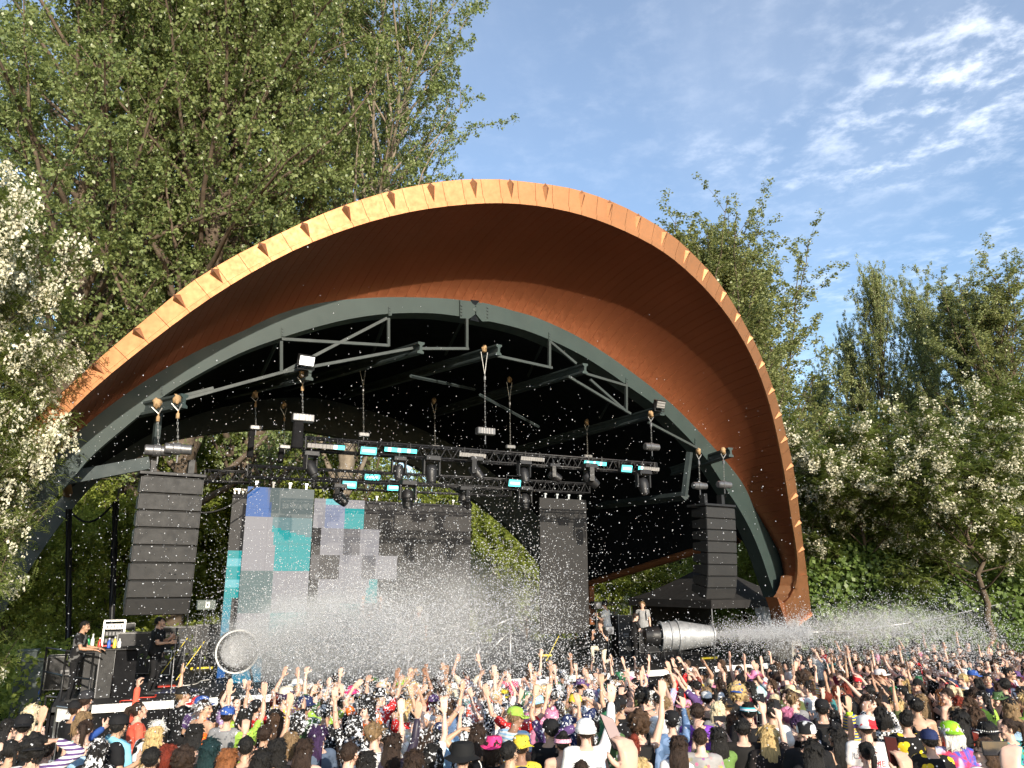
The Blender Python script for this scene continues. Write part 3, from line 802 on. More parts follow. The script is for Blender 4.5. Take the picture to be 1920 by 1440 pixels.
pyr_px = [(-88, 960), (-30, 880), (30, 812), (96, 746), (170, 680), (247, 615), (323, 555), (403, 510), (487, 465), (570, 428), (652, 398), (732, 375), (810, 358), (886, 354), (957, 354), (1024, 363), (1087, 376), (1143, 390), (1196, 415), (1243, 446), (1284, 478), (1320, 515), (1353, 553), (1381, 596), (1405, 636), (1425, 685), (1444, 732), (1457, 780), (1468, 826), (1475, 880), (1484, 932), (1492, 983), (1500, 1033), (1508, 1085)]
for (px, py) in pyr_px:
    P = on_plane(px, py, FOOT, RN)
    i = int(np.argmin(((rimO - P) ** 2).sum(1))); i = min(max(i, 3), NS - 4)
    t = rimO[i + 2] - rimO[i - 2]; t /= np.linalg.norm(t)
    O_, I_ = rimO[i], rimI[i]
    w = I_ - O_
    top = O_ - w * 0.06 - RN * 0.02; bot = O_ + w * 0.80
    apex = O_ + w * 0.10 + RN * 0.085
    L_, R_ = O_ + w * 0.14 - t * 0.10, O_ + w * 0.14 + t * 0.10
    mb = MB()
    mb.add([top, L_, bot, R_, apex], [(0, 1, 4), (1, 2, 4), (2, 3, 4), (3, 0, 4), (0, 3, 2, 1)])
    mb.build('pyramid_stud', M['copper'], shell)

# --- front arch: box section, splice plates at the crown, bolts
def sweep_box(T, B, d, name, mat, parent):
    n = len(T); vs = []; fs = []
    for i in range(n): vs += [T[i], B[i], B[i] + d, T[i] + d]
    for i in range(n - 1):
        o = i * 4
        for c in range(4):
            c2 = (c + 1) % 4
            fs.append((o + c, o + c2, o + 4 + c2, o + 4 + c))
    fs += [(3, 2, 1, 0), ((n - 1) * 4, (n - 1) * 4 + 1, (n - 1) * 4 + 2, (n - 1) * 4 + 3)]
    mb = MB(); mb.add(vs, fs)
    o = mb.build(name, mat, parent)
    smooth_angle(o, 30)
    return o
front_arch = sweep_box(archT[::3], archB[::3], BK * 0.55, 'front_arch', M['green_steel'], shell)
def on_arch(px, py, off=0.0): return on_plane(px, py, ARCH0 + AN * off, AN)
def slab(px_poly, off, th, name, mat, parent):
    mb = MB(); mb.prism([on_arch(x, y, off) for x, y in px_poly], AN * th)
    return mb.build(name, mat, parent)
for poly in ([(861, 563), (878, 565), (889, 573), (889, 590), (878, 598), (861, 597)], [(918, 571), (902, 568), (891, 574), (891, 590), (902, 603), (918, 603)]):
    pl = slab(poly, 0.0, 0.06, 'splice_plate', M['green_steel'], front_arch)
    xs = 865 if poly[0][0] < 890 else 914
    for yy in (573, 579, 585, 591):
        c = on_arch(xs, yy + (4 if xs > 900 else 0), 0.06); mb = MB(); mb.lathe(c, FR, [(0, 0.028), (0.02, 0.028), (0.025, 0.018), (0.026, 0)], 8); mb.build('bolt', M['dark_steel'], pl)
for tri in ([(881, 562), (899, 564), (890, 574)], [(890, 589), (881, 600), (899, 604)]):
    slab(tri, -0.002, 0.012, 'notch_shade', M['lining'], front_arch)  # dark plates paint in the shade of open gaps at the splice
c = on_arch(890, 581, 0.0); mb = MB(); mb.lathe(c, FR, [(0, 0.07), (0.06, 0.07), (0.065, 0.05), (0.066, 0)], 12); mb.build('hinge_pin', M['green_steel'], front_arch)
for (x, y) in [(303, 731), (530, 622), (731, 583), (1031, 631), (1176, 716), (1305, 830)]:
    pl = slab([(x - 3, y - 8), (x + 3, y - 8), (x + 3, y + 9), (x - 3, y + 9)], 0.0, 0.025, 'gusset_plate', M['green_steel'], front_arch)
    for k in (-5, 0, 5):
        c = on_arch(x, y + k, 0.025); mb = MB(); mb.lathe(c, FR, [(0, 0.02), (0.015, 0.02), (0.016, 0)], 6); mb.build('bolt', M['dark_steel'], pl)

# --- rear arch and the dark roof between the two arches
DEEP = 12.3
BACK0 = FOOT + BK * DEEP
back_top_px = [(-120, 1330), (-62, 1190), (0, 1078), (75, 975), (155, 897), (235, 842), (310, 800), (400, 768), (490, 750), (560, 745), (615, 750), (700, 772), (790, 805), (870, 848), (945, 905), (1010, 970), (1065, 1040), (1105, 1110), (1128, 1180), (1140, 1235)]
back_bot_px = [(-75, 1340), (-20, 1200), (42, 1090), (112, 985), (182, 903), (256, 858), (319, 827), (400, 812), (472, 806), (534, 804), (603, 813), (666, 827), (744, 858), (790, 880), (884, 934), (947, 982), (1001, 1037), (1050, 1105), (1090, 1182), (1104, 1235)]
backT = px_curve(back_top_px, BACK0, FR, 121)
backB = px_curve(back_bot_px, BACK0, FR, 121)
sweep_box(backT, backB, BK * 0.4, 'rear_arch', M['dark_steel'], shell)
# roof lining: ruled between the rear face of the front arch and the rear arch, its lower edges cut by side openings
NA, NV = 81, 24
Fc = even(archT, NA) + BK * 0.5 - UP * 0.0
Bc = even(backT, NA)
def frac_at(curve, target):
    d = ((curve - target) ** 2).sum(1); return int(np.argmin(d)) / (len(curve) - 1)
tR_f = frac_at(archT, on_arch(1418, 1018)); tR_b = frac_at(backT, on_plane(1100, 1090, BACK0, FR))
tL_f = frac_at(archT, on_arch(120, 860)); tL_b = 0.2
def curve_at(curve, t):
    x = t * (len(curve) - 1); i = np.clip(np.floor(x).astype(int), 0, len(curve) - 2); f = (x - i)[:, None]
    return curve[i] * (1 - f) + curve[i + 1] * f
arF = even(archT, NS) + BK * 0.5
vs = np.zeros((NV + 1, NA, 3))
for k in range(NV + 1):
    v = k / NV
    up_ = max(0.0, 1 - v / 0.10) ** 2
    lf0, lf1 = tL_f * (1 - up_), tR_f + (0.995 - tR_f) * up_
    tt_f = np.linspace(lf0, lf1, NA); tt_b = np.linspace(tL_b, tR_b, NA)
    Pf, Pb = curve_at(arF, tt_f), curve_at(backT, tt_b)
    row = Pf * (1 - v) + Pb * v
    row[:, 2] += 0.9 * math.sin(math.pi * v) * np.sin(np.pi * np.linspace(0, 1, NA)) ** 0.7
    vs[k] = row
flat = vs.reshape(-1, 3)
ii = (np.arange(NV)[:, None] * NA + np.arange(NA - 1)[None, :]).ravel()
fl = np.stack([ii, ii + 1, ii + NA + 1, ii + NA], -1)
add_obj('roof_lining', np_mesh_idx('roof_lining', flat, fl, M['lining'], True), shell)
# copper outer skin: from the rim back over the lining
rO = even(rimO, NA)
rows = []
for k in range(NV + 1):
    v = k / NV
    base = vs[k] + UP * 0.55 * (1 - 0.4 * abs(2 * v - 1))
    base = base + (base - np.array([*(0.5 * (archT[0] + archT[-1]))[:2], 4])) * 0.03
    rows.append(base)
rows = [rO - RN * 0.05] + [rO * 0.5 + rows[3] * 0.5 + UP * 0.35] + rows[4:]
sk = np.array(rows); nr = len(rows)
ii = (np.arange(nr - 1)[:, None] * NA + np.arange(NA - 1)[None, :]).ravel()
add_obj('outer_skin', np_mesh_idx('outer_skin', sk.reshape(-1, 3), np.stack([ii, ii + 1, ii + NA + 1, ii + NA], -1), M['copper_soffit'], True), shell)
# copper edge of the side opening
for col in (NA - 1, 0):
    mb = MB(); mb.tube([vs[k, col] - UP * 0.05 for k in range(2, NV + 1)], 0.16, 8)
    mb.build('side_edge_trim', M['copper_dark'], shell, smooth=True)
# rear column
mb = MB(); pb = on_plane(1103, 1078, BACK0 - BK * 0.2, FR); mb.box((pb[0], pb[1], pb[2] / 2), (0.28, 0.5, pb[2]), np.array([E1, BK, UP])); mb.build('rear_column', M['copper_dark'], shell)

# --- the far foot of the rim: copper boot on a concrete pier
mb = MB()
f = [on_plane(x, y, FOOT + RN * 0.12, RN) for x, y in [(1472, 1131), (1486, 1114), (1493, 1098), (1496, 1080), (1513, 1076), (1521, 1148), (1480, 1180)]]
mb.prism(f, BK * 0.5 - E1 * 0.25); mb.build('foot_cladding', M['copper'], shell)
mb = MB(); a_, b_ = f[6], f[5]
mb.prism([a_ + RN * 0.05, b_ + RN * 0.05, b_ + RN * 0.05 - UP * 0.09, a_ + RN * 0.05 - UP * 0.09], -RN * 0.14); mb.build('foot_flange', M['copper'], shell)
bt = on_plane(1457, 1120, FOOT, FR); b2 = on_plane(1478, 1178, FOOT, FR)
mb = MB(); mb.prism([bt, f[0] - FR * 0.03, f[6] - FR * 0.03, b2], BK * 0.5); mb.build('foot_cheek', M['copper_dark'], shell)
pc = on_plane(1492, 1200, FOOT, FR)
mb = MB()
mb.prism([np.array([*(pc - E1 * 0.42)[:2], 0]), np.array([*(pc + E1 * 0.40)[:2], 0]), pc + E1 * 0.22 + UP * 0.62, pc - E1 * 0.20 - UP * 0.05], BK * 1.1)
mb.build('concrete_pier', M['concrete'], shell)
pl = archB[2]
mb = MB(); mb.box((archT[0][0], archT[0][1], 0.6), (1.6, 1.4, 1.6), np.array([E1, BK, UP])); mb.build('concrete_pier', M['concrete'], shell)

# --- roof beams that run from the front arch to the rear one, their ends showing; bracing between
beam_px = [((345, 752), (150, 800), 26), ((581, 701), (420, 742), 24), ((789, 652), (530, 728), 22), ((935, 656), (640, 742), 22), ((1097, 691), (790, 782), 19), ((1241, 770), (905, 862), 19), ((1370, 848), (1260, 884), 17)]
ARCHF = ARCH0 + FR * 0.35
beam_end = []
for k, (e, b, hpx) in enumerate(beam_px):
    p = on_plane(e[0], e[1], ARCHF + FR * (0.75 if k in (0, 6) else 0.15), AN)
    q = on_plane(b[0], b[1], BACK0 - BK * 0.3, FR) if k not in (0, 6) else p + (on_plane(b[0], b[1], ARCH0 + BK * 1.6, FR) - p) * 1.0
    if k == 0: q = p + BK * 2.0 - E1 * 1.1 - UP * 0.05
    beam_end.append((p, q))
    d = q - p; L = np.linalg.norm(d); d /= L
    sx = np.cross(d, UP); sx /= np.linalg.norm(sx); uz = np.cross(sx, d)
    h = 0.30
    mb = MB(); wv = 0.09
    prof = [(-wv, h / 2), (wv, h / 2), (wv, h / 2 - 0.05), (0.035, h * 0.2), (0.035, -h * 0.2), (wv, -h / 2 + 0.05), (wv, -h / 2), (-wv, -h / 2), (-wv, -h / 2 + 0.05), (-0.035, -h * 0.2), (-0.035, h * 0.2), (-wv, h / 2 - 0.05)]
    mb.prism([p + sx * x + uz * z for x, z in prof], d * L)
    bo = mb.build('roof_beam', M['dark_steel'], shell)
    mb = MB(); mb.prism([p + sx * x * 1.02 + uz * z * 1.02 - d * 0.012 for x, z in prof], d * 0.012); mb.build('end_plate', M['green_steel'], bo)
brace_px = [((303, 760), (530, 698)), ((530, 698), (789, 650)), ((530, 698), (725, 597)), ((528, 636), (728, 648)), ((527, 640), (527, 698)), ((728, 597), (728, 650)), ((790, 654), (878, 654)), ((875, 598), (875, 655)), ((925, 666), (1035, 690)), ((1030, 640), (1030, 690)), ((1030, 640), (1080, 682)), ((1095, 700), (1176, 724)), ((1106, 712), (1174, 772)), ((1065, 706), (1182, 776)), ((1174, 718), (1174, 770)), ((1215, 792), (1310, 842)), ((345, 742), (400, 728))]
for a_, b_ in brace_px:
    p, q = on_plane(*a_, ARCHF - FR * 0.25, AN), on_plane(*b_, ARCHF - FR * 0.25, AN)
    d = q - p; d /= np.linalg.norm(d); s2 = np.cross(d, FR)
    mb = MB(); mb.prism([p + s2 * x + FR * y for x, y in ((-0.036, -0.04), (0.036, -0.04), (0.036, 0.04), (-0.036, 0.04))], q - p)
    mb.build('brace', M['strut'], shell)
for a_, b_ in [((520, 640), (490, 705)), ((720, 605), (700, 660)), ((868, 600), (835, 665)), ((1020, 640), (990, 705)), ((1160, 722), (1125, 785)), ((770, 705), (890, 730)), ((900, 740), (1010, 800))]:
    p, q = on_plane(*a_, ARCH0 + BK * 0.6, FR), on_plane(*b_, ARCH0 + BK * 3.0, FR)
    mb = MB(); mb.tube([p, q], 0.05, 4); mb.build('brace', M['dark_steel'], shell)
# posts and horizontal ties near the springings
for (a_, b_, off, r) in [((298, 770), (290, 850), 0.2, 0.09), ((1293, 848), (1283, 930), 0.1, 0.11)]:
    p, q = on_plane(*a_, ARCHF + FR * off - FR * 0.6, AN), on_plane(*b_, ARCHF + FR * off - FR * 0.6, AN)
    mb = MB(); mb.tube([p, q], r, 4); mb.build('hanger_post', M['dark_steel'], shell)
p, q = on_plane(125, 897, ARCH0 + BK * 0.3, FR), on_plane(280, 868, ARCH0 + BK * 0.3, FR)
mb = MB(); d = q - p; d /= np.linalg.norm(d); s2 = np.cross(d, FR)
mb.prism([p + s2 * x + FR * y for x, y in ((-0.14, -0.1), (0.14, -0.1), (0.14, 0.1), (-0.14, 0.1))], q - p); mb.build('tie_beam', M['dark_steel'], shell)
p, q = on_plane(1105, 950, BACK0 - BK * 3, FR), on_plane(1285, 930, ARCH0 + BK * 0.5, FR)
mb = MB(); mb.tube([p, q], 0.16, 4); mb.build('tie_beam', M['dark_steel'], shell)
# floodlights on the arch
for (x, y, w_, lit) in [(574, 676, 15, True), (1236, 758, 11, False)]:
    c = on_plane(x, y, ARCHF + FR * 0.25, AN); sc = np.linalg.norm(c - EYE) / FPX
    t = empty('floodlight', c, 'lit white floodlight on top of a roof beam end' if lit else 'unlit square floodlight above the lower far roof beam end', 'floodlight', 'floodlights on the arch')
    ax = np.array([E1, FR * 0.94 - UP * 0.34, UP * 0.94 + FR * 0.34])
    mb = MB(); mb.box(c, (2 * w_ * sc, 0.16, 1.4 * w_ * sc), ax); mb.build('lamp_housing', M['black'], t, bevel=0.01)
    mb = MB(); mb.box(c + ax[1] * 0.085, (1.7 * w_ * sc, 0.02, 1.05 * w_ * sc), ax); mb.build('lens', M['flood'] if lit else M['bar_off'], t)
    for k in (-0.25, 0.25):
        mb = MB(); mb.box(c + ax[1] * 0.10 + ax[2] * k * w_ * sc, (1.7 * w_ * sc, 0.012, 0.012), ax); mb.build('guard_bar', M['black'], t)
    mb = MB(); mb.tube([c - E1 * w_ * sc, c - E1 * w_ * sc - UP * 0.22, c + E1 * w_ * sc - UP * 0.22, c + E1 * w_ * sc], 0.015, 5); mb.build('yoke', M['black'], t)
# ================================================================== the stage
SV0 = float(SBK @ DECK_A)
SO = SBK * SV0
SAX = np.array([SE1, SBK, UP])
def sp(px, py, v):
    """the point seen at this pixel on the upright plane v metres behind the stage's front edge"""
    return on_plane(px, py, SO + SBK * v, SFR)
def st(u, v, z): return SO + SE1 * u + SBK * v + UP * z
def uv(P): return float(SE1 @ P), float(SBK @ P) - SV0
def px_m(P): return np.linalg.norm(np.asarray(P) - EYE) / FPX          # metres per photo pixel there
UL, UR = uv(at_z(95, 1330, DECK_Z))[0], uv(at_z(1470, 1243, DECK_Z))[0]
stage = empty('stage', st(UL, 0, 0), 'black stage deck with a white front edge', 'stage')
nd = 9
for k in range(nd):
    a, b = UL + (UR - UL) * k / nd, UL + (UR - UL) * (k + 1) / nd
    for r in range(5):
        mb = MB(); mb.box(st((a + b) / 2, 0.06 + 2.44 * (r + .5), DECK_Z - 0.05), (b - a - 0.012, 2.428, 0.1), SAX); mb.build('deck_panel', M['deck'], stage)
    a2 = a if k else uv(at_z(172, 1325, DECK_Z))[0]
    if b - a2 > .1:
        mb = MB(); mb.box(st((a2 + b) / 2, 0.03, DECK_Z - 0.085), (b - a2 - 0.008, 0.06, 0.17), SAX); mb.build('edge_board', M['white'], stage, bevel=0.006)
    mb = MB(); mb.box(st((a + b) / 2, 0.12, (DECK_Z - 0.17) / 2), (b - a - 0.02, 0.05, DECK_Z - 0.17), SAX); mb.build('skirt_panel', M['black_matte'], stage)
mb = MB(); mb.box(st(UL - 0.03, 6, (DECK_Z - 0.1) / 2), (0.05, 12, DECK_Z - 0.1), SAX); mb.build('side_skirt', M['black_matte'], stage)

def truss(name_label, A, B, h, group, nb):
    """box truss between two points (lower front chord ends): four chords, lattice braces"""
    d = B - A; L = np.linalg.norm(d); d /= L
    n = SBK - d * np.dot(SBK, d); n /= np.linalg.norm(n); u = np.cross(d, n); u = u if u[2] > 0 else -u
    t = empty('lighting_truss', A, name_label, 'truss', group)
    corners = [(0, 0), (h, 0), (0, h), (h, h)]
    for (a, b) in corners:
        mb = MB(); mb.tube([A + n * a + u * b, B + n * a + u * b], 0.026, 8); mb.build('chord', M['black'], t, smooth=True)
    s = L / nb
    proto = None
    R = Matrix([[d[0], n[0], u[0]], [d[1], n[1], u[1]], [d[2], n[2], u[2]]]).to_4x4()
    mb = MB(); mb.tube([(0, 0, 0), (s / 2, 0, h)], 0.014, 6); me1 = mb.mesh('brace', M['black'])
    mb = MB(); mb.tube([(0, 0, h), (s / 2, 0, 0)], 0.014, 6); me2 = mb.mesh('brace', M['black'])
    for k in range(nb):
        for half, me in ((0, me1), (0.5, me2)):
            W = Matrix.Translation(Vector(A + d * (k + half) * s)) @ R
            add_obj('brace', me, t, W)
    mb = MB()
    for k in range(nb):
        p = A + d * k * s
        mb.tube([p + n * h, p + n * h + d * s / 2 + u * h, p + n * h + d * s], 0.013, 5)
        mb.tube([p + u * h, p + u * h + d * s / 2 + n * h, p + u * h + d * s], 0.013, 5)
        mb.tube([p, p + d * s / 2 + n * h, p + d * s], 0.013, 5)
    mb.build('rear_lacing', M['black'], t, kind='stuff')
    for q in (A, B):
        mb = MB()
        for (a, b), (c_, e_) in (((0, 0), (h, 0)), ((h, 0), (h, h)), ((h, h), (0, h)), ((0, h), (0, 0))):
            mb.tube([q + n * a + u * b, q + n * c_ + u * e_], 0.024, 6)
        mb.build('end_frame', M['black'], t)
    return t
V1, V2, V3 = -1.4, 2.4, 4.6
truss('front lighting truss carrying the brightest teal bars', sp(572, 842, V1), sp(1232, 887, V1), 0.30, 'black trusses over the stage', 30)
truss('lower lighting truss holding up the two tall side screens', sp(463, 893, V2), sp(1106, 924, V2), 0.32, 'black trusses over the stage', 30)
truss('rear lighting truss above the centre screen', sp(588, 913, V3), sp(958, 930, V3), 0.30, 'black trusses over the stage', 18)
truss('short lighting truss beside the big speaker stack', sp(383, 901, V2 + .3), sp(470, 904, V2 + .3), 0.30, 'black trusses over the stage', 5)

# ------------------------------------------------------------------ chain hoists on slings from the roof beams
def hoist(px, py, v, topy, label, bag=None, big=1.0, horizontal=False):
    c = sp(px, py, v); top = sp(px - 2, topy, v)
    t = empty('chain_hoist', c, label, 'hoist', 'chain hoists under the roof beams')
    b = big
    if horizontal:
        mb = MB(); mb.lathe(c - SE1 * 0.26 * b, SE1, [(0, 0), (0, .09 * b), (.02, .11 * b), (.16 * b, .11 * b), (.17 * b, .125 * b), (.30 * b, .125 * b), (.31 * b, .105 * b), (.5 * b, .105 * b), (.52 * b, .08 * b), (.52 * b, 0)], 14)
        o = mb.build('motor_body', M['grey_metal'], t); smooth_angle(o, 30)
    else:
        mb = MB(); mb.box(c, (.42 * b, .17 * b, .15 * b), SAX); o = mb.build('motor_body', M['grey_metal'], t, bevel=.02)
        for k in range(5):
            mb = MB(); mb.box(c - SE1 * (.12 - .06 * k) * b - SBK * .088 * b, (.02 * b, .012, .12 * b), SAX); mb.build('cooling_fin', M['bar_off'], o)
    mb = MB()
    zc = top[2] - c[2]; mid = c + (top - c) * 0.62
    n = max(6, int(np.linalg.norm(mid - c) / 0.07))
    for k in range(n):
        p = c + (mid - c) * (k + .2) / n; q = c + (mid - c) * (k + 1.0) / n
        off = (SE1 if k % 2 else SBK) * 0.012
        mb.tube([p - off, q - off], 0.006, 4, False); mb.tube([p + off, q + off], 0.006, 4, False)
    mb.build('lift_chain', M['steel_rope'], t)
    mb = MB(); mb.lathe(mid, UP, [(0, 0), (0, .035), (.1, .035), (.12, .015), (.18, .012)], 8); mb.build('hook', M['burlap'] if px < 620 else M['grey_metal'], t)
    for sgn in (-1, 1):
        mb = MB(); mb.tube([mid + UP * .16, top + SE1 * sgn * .10 - UP * .08], 0.012, 5); mb.build('sling', M['steel_rope'], t)
    lo = MB(); lo.tube([c - UP * .05 * b, c - UP * .28 * b], .018, 5); lo.lathe(c - UP * .34 * b, SBK, [(-.01, .05), (.01, .05)], 8); lo.build('lower_hook', M['grey_metal'], t)
    if bag:
        mb = MB(); w = bag * px_m(c)
        mb.box(c - SE1 * .10 - UP * w * .62, (.22 * b, .16, w), SAX, taper=.86); mb.build('chain_bag', M['black_matte'], t, bevel=.03)
    # padding of burlap where the sling passes over the beam
    r = np.random.default_rng(px)
    mb = MB(); mb.sphere(top + UP * .02, (.075, .11, .085), 12, 8)
    mb.v = [tuple(np.array(p) + r.normal(0, .014, 3) - UP * (.05 * max(0, np.array(p)[2] < top[2]) * r.random())) for p in mb.v]
    o = mb.build('burlap_padding', M['burlap'], t, smooth=True)
for args in [(568, 784, V1, 702, 'front truss hoist under the lit floodlight', 50), (910, 809, V1, 655, 'front truss hoist on the longest chain below the arch crown', 0),
             (1222, 838, V1, 777, 'front truss hoist under the unlit square floodlight', 0)]:
    hoist(*args, big=1.25 if args[0] != 1222 else 1.0, horizontal=args[0] == 1222)
for args in [(480, 802, V2, 740, 'rear hoist with a long black chain bag near the big speaker stack', 48), (682, 815, V2, 685, 'rear hoist behind the teal strobe on the front truss', 0),
             (957, 838, V2, 712, 'rear hoist just beyond the arch crown hoist', 0), (1102, 856, V2, 792, 'rear hoist above the longest teal bar of the far end', 0),
             (534, 838, V3, 760, 'small rear hoist hanging before the green leaves', 26), (816, 838, V3, 752, 'rear hoist hung from the dim middle beam', 0)]:
    hoist(*args, big=.8)
for args in [(297, 845, -3.0, 757, 'black twin of the two hoists over the near speaker stack', 0), (334, 842, -3.1, 750, 'silver twin of the two hoists over the near speaker stack', 0),
             (1312, 911, -2.0, 847, 'inner hoist of the pair over the far speaker stack', 0), (1358, 909, -2.3, 846, 'outer hoist of the pair over the far speaker stack', 0)]:
    hoist(*args, big=1.0 if args[0] < 900 else .95, horizontal=True)

# ------------------------------------------------------------------ stage lights on the trusses
def local_axes(tilt):
    return np.array([SE1, SBK * math.cos(tilt) + UP * math.sin(tilt), UP * math.cos(tilt) - SBK * math.sin(tilt)])
def strobe(px, py, w, h, v, label):
    c = sp(px, py, v) + SFR * .12; s = px_m(c)
    t = empty('strobe_light', c, label, 'strobe light', 'lit teal strobes')
    ax = local_axes(.25)
    mb = MB(); mb.box(c, (w * s * 1.15, .16, h * s * 1.3), ax); mb.build('lamp_housing', M['black'], t, bevel=.01)
    mb = MB(); mb.box(c - ax[1] * .085, (w * s, .02, h * s), ax); f = mb.build('diffuser', M['teal_lamp'], t)
    mb = MB(); mb.box(c - ax[1] * .10, (w * s * .8, .012, h * s * .35), ax); mb.build('flash_tube', M['teal_core'], f)
    mb = MB(); mb.tube([c + ax[0] * w * s * .62, c + ax[0] * w * s * .62 + UP * .22, c - ax[0] * w * s * .62 + UP * .22, c - ax[0] * w * s * .62], .014, 5); mb.build('yoke', M['black'], t)
for a in [(687, 846, 29, 13, V1, 'large teal strobe lit on the front truss, nearest its hoist bag'), (1168, 879, 22, 12, V1, 'teal strobe lit beside the far end bar of the front truss'),
          (652, 909, 25, 12, V2, 'teal strobe over the gap between tall screen and centre screen'), (695, 895, 28, 10, V3, 'highest teal strobe of the rear row, its housing tipped down'),
          (736, 914, 26, 11, V3, 'teal strobe directly above the blue and teal corner of the centre screen'), (960, 906, 24, 12, V2, 'teal strobe alone at the middle of the lower truss')]:
    strobe(*a)
def led_bar(px, py, w, v, lit, label):
    c = sp(px, py, v) + SFR * .15; s = px_m(c)
    t = empty('batten_light', c, label, 'light bar', 'bar lights along the front truss')
    ax = local_axes(.3); W = w * s
    mb = MB(); mb.box(c + ax[1] * .05, (W, .09, .13), ax); mb.build('lamp_housing', M['black'], t, bevel=.01)
    segs = 10
    for k in range(segs):
        x = -W / 2 + W * (k + .5) / segs
        on = lit[0] <= (k + .5) / segs <= lit[1]
        mb = MB(); mb.box(c + ax[0] * x, (W / segs - .006, .03, .10), ax); mb.build('light_cell', M['teal_core'] if on and k % 3 == 1 else M['teal_lamp'] if on else M['bar_off'], t)
    for sg in (-.3, .3):
        mb = MB(); mb.tube([c + ax[0] * W * sg, c + ax[0] * W * sg + UP * .2], .016, 5); mb.build('clamp', M['black'], t)
for a in [(609, 839, 68, V1, (.74, 1), 'bar light unlit but for its teal end, by the hoist bag'), (748, 846, 62, V1, (0, 1), 'fully lit teal bar light at the middle of the front truss'),
          (882, 855, 54, V1, (2, 2), 'unlit grey bar light next to the arch crown hoist'), (994, 862, 50, V1, (2, 2), 'unlit grey bar light between the two halves of the front truss'),
          (1111, 870, 48, V1, (0, 1), 'fully lit teal bar light near the far end of the front truss'), (1211, 880, 46, V1, (0, .22), 'bar light at the far end with only its tip lit teal')]:
    led_bar(*a)
def moving_head(px, py, v, yaw, pitch, size, label):
    c = sp(px, py, v) + SFR * .1; k = size * px_m(c) / .40          # size: photo pixels of the whole lamp's height
    t = empty('moving_head', c, label, 'moving light', 'moving heads under the trusses')
    top = c + UP * .20 * k
    mb = MB(); mb.box(top, (.30 * k, .26 * k, .09 * k), SAX, taper=.9); mb.build('lamp_base', M['black'], t, bevel=.01)
    mb = MB(); mb.tube([top, top + UP * .14 * k], .03, 6); mb.build('clamp', M['black'], t)
    a = math.radians(yaw); x = SE1 * math.cos(a) + SBK * math.sin(a)
    mb = MB()
    for sg in (-1, 1):
        mb.box(c + x * sg * .15 * k + UP * .03 * k, (.035 * k, .10 * k, .28 * k), np.array([x, np.cross(UP, x), UP]))
    mb.box(c + UP * .15 * k, (.32 * k, .10 * k, .04 * k), np.array([x, np.cross(UP, x), UP]))
    mb.build('yoke', M['black'], t, bevel=.008)
    f = np.cross(UP, x); p = math.radians(pitch)
    dr = -UP * math.cos(p) + (-f) * math.sin(p)
    mb = MB(); mb.lathe(c - dr * .12 * k - UP * .04 * k, dr, [(0, 0), (0, .07 * k), (.04 * k, .105 * k), (.14 * k, .115 * k), (.24 * k, .10 * k), (.33 * k, .085 * k), (.34 * k, .07 * k), (.33 * k, 0)], 14)
    o = mb.build('lamp_head', M['black'], t); smooth_angle(o, 35)
    mb = MB(); mb.lathe(c - dr * .12 * k - UP * .04 * k, dr, [(.325 * k, .068 * k), (.345 * k, .05 * k), (.352 * k, 0)], 12); mb.build('lens', M['grey_metal'], o)
mh = [(580, 872, V1, 40, 35, 38, 'moving head drooping under the near end of the front truss'), (745, 879, V1, 0, 10, 34, 'moving head below the lit middle bar light'),
      (806, 881, V1, 0, 8, 40, 'largest moving head, hanging straight down in a square yoke'), (888, 880, V1, 60, 40, 36, 'moving head under the unlit bar by the arch crown hoist'),
      (979, 886, V1, 10, 20, 34, 'moving head right above the lone middle strobe'), (1034, 889, V1, 70, 60, 30, 'moving head turned sideways, small against the dark roof'),
      (1101, 894, V1, 80, 50, 38, 'moving head with a long neck at the lower truss end'), (1202, 905, V1, 0, 15, 36, 'moving head under the far end of the front truss'),
      (634, 930, V2, 60, 50, 34, 'moving head leaning before the tall checkered screen'), (762, 927, V2, 0, 8, 40, 'moving head hanging before the centre screen top edge'),
      (868, 934, V2, 100, 40, 34, 'moving head at the far top corner of the centre screen'), (981, 934, V2, 0, 12, 34, 'moving head hanging between the centre screen and the plain tall screen')]
for a in mh: moving_head(*a)
for (x, y, v, h_) in [(413, 930, V2, 22)]:
    pass
# cable swag from the tall screen up to the truss
mb = MB(); a, b = sp(345, 958, V2 + .2), sp(490, 903, V2 - .3)
mb.tube([a + (b - a) * k / 14 - UP * .35 * math.sin(math.pi * k / 14) for k in range(15)], .025, 6); tag(mb.build('power_cable', M['black'], smooth=True), 'black cable drooping from the truss past the checkered tall screen', 'cable')

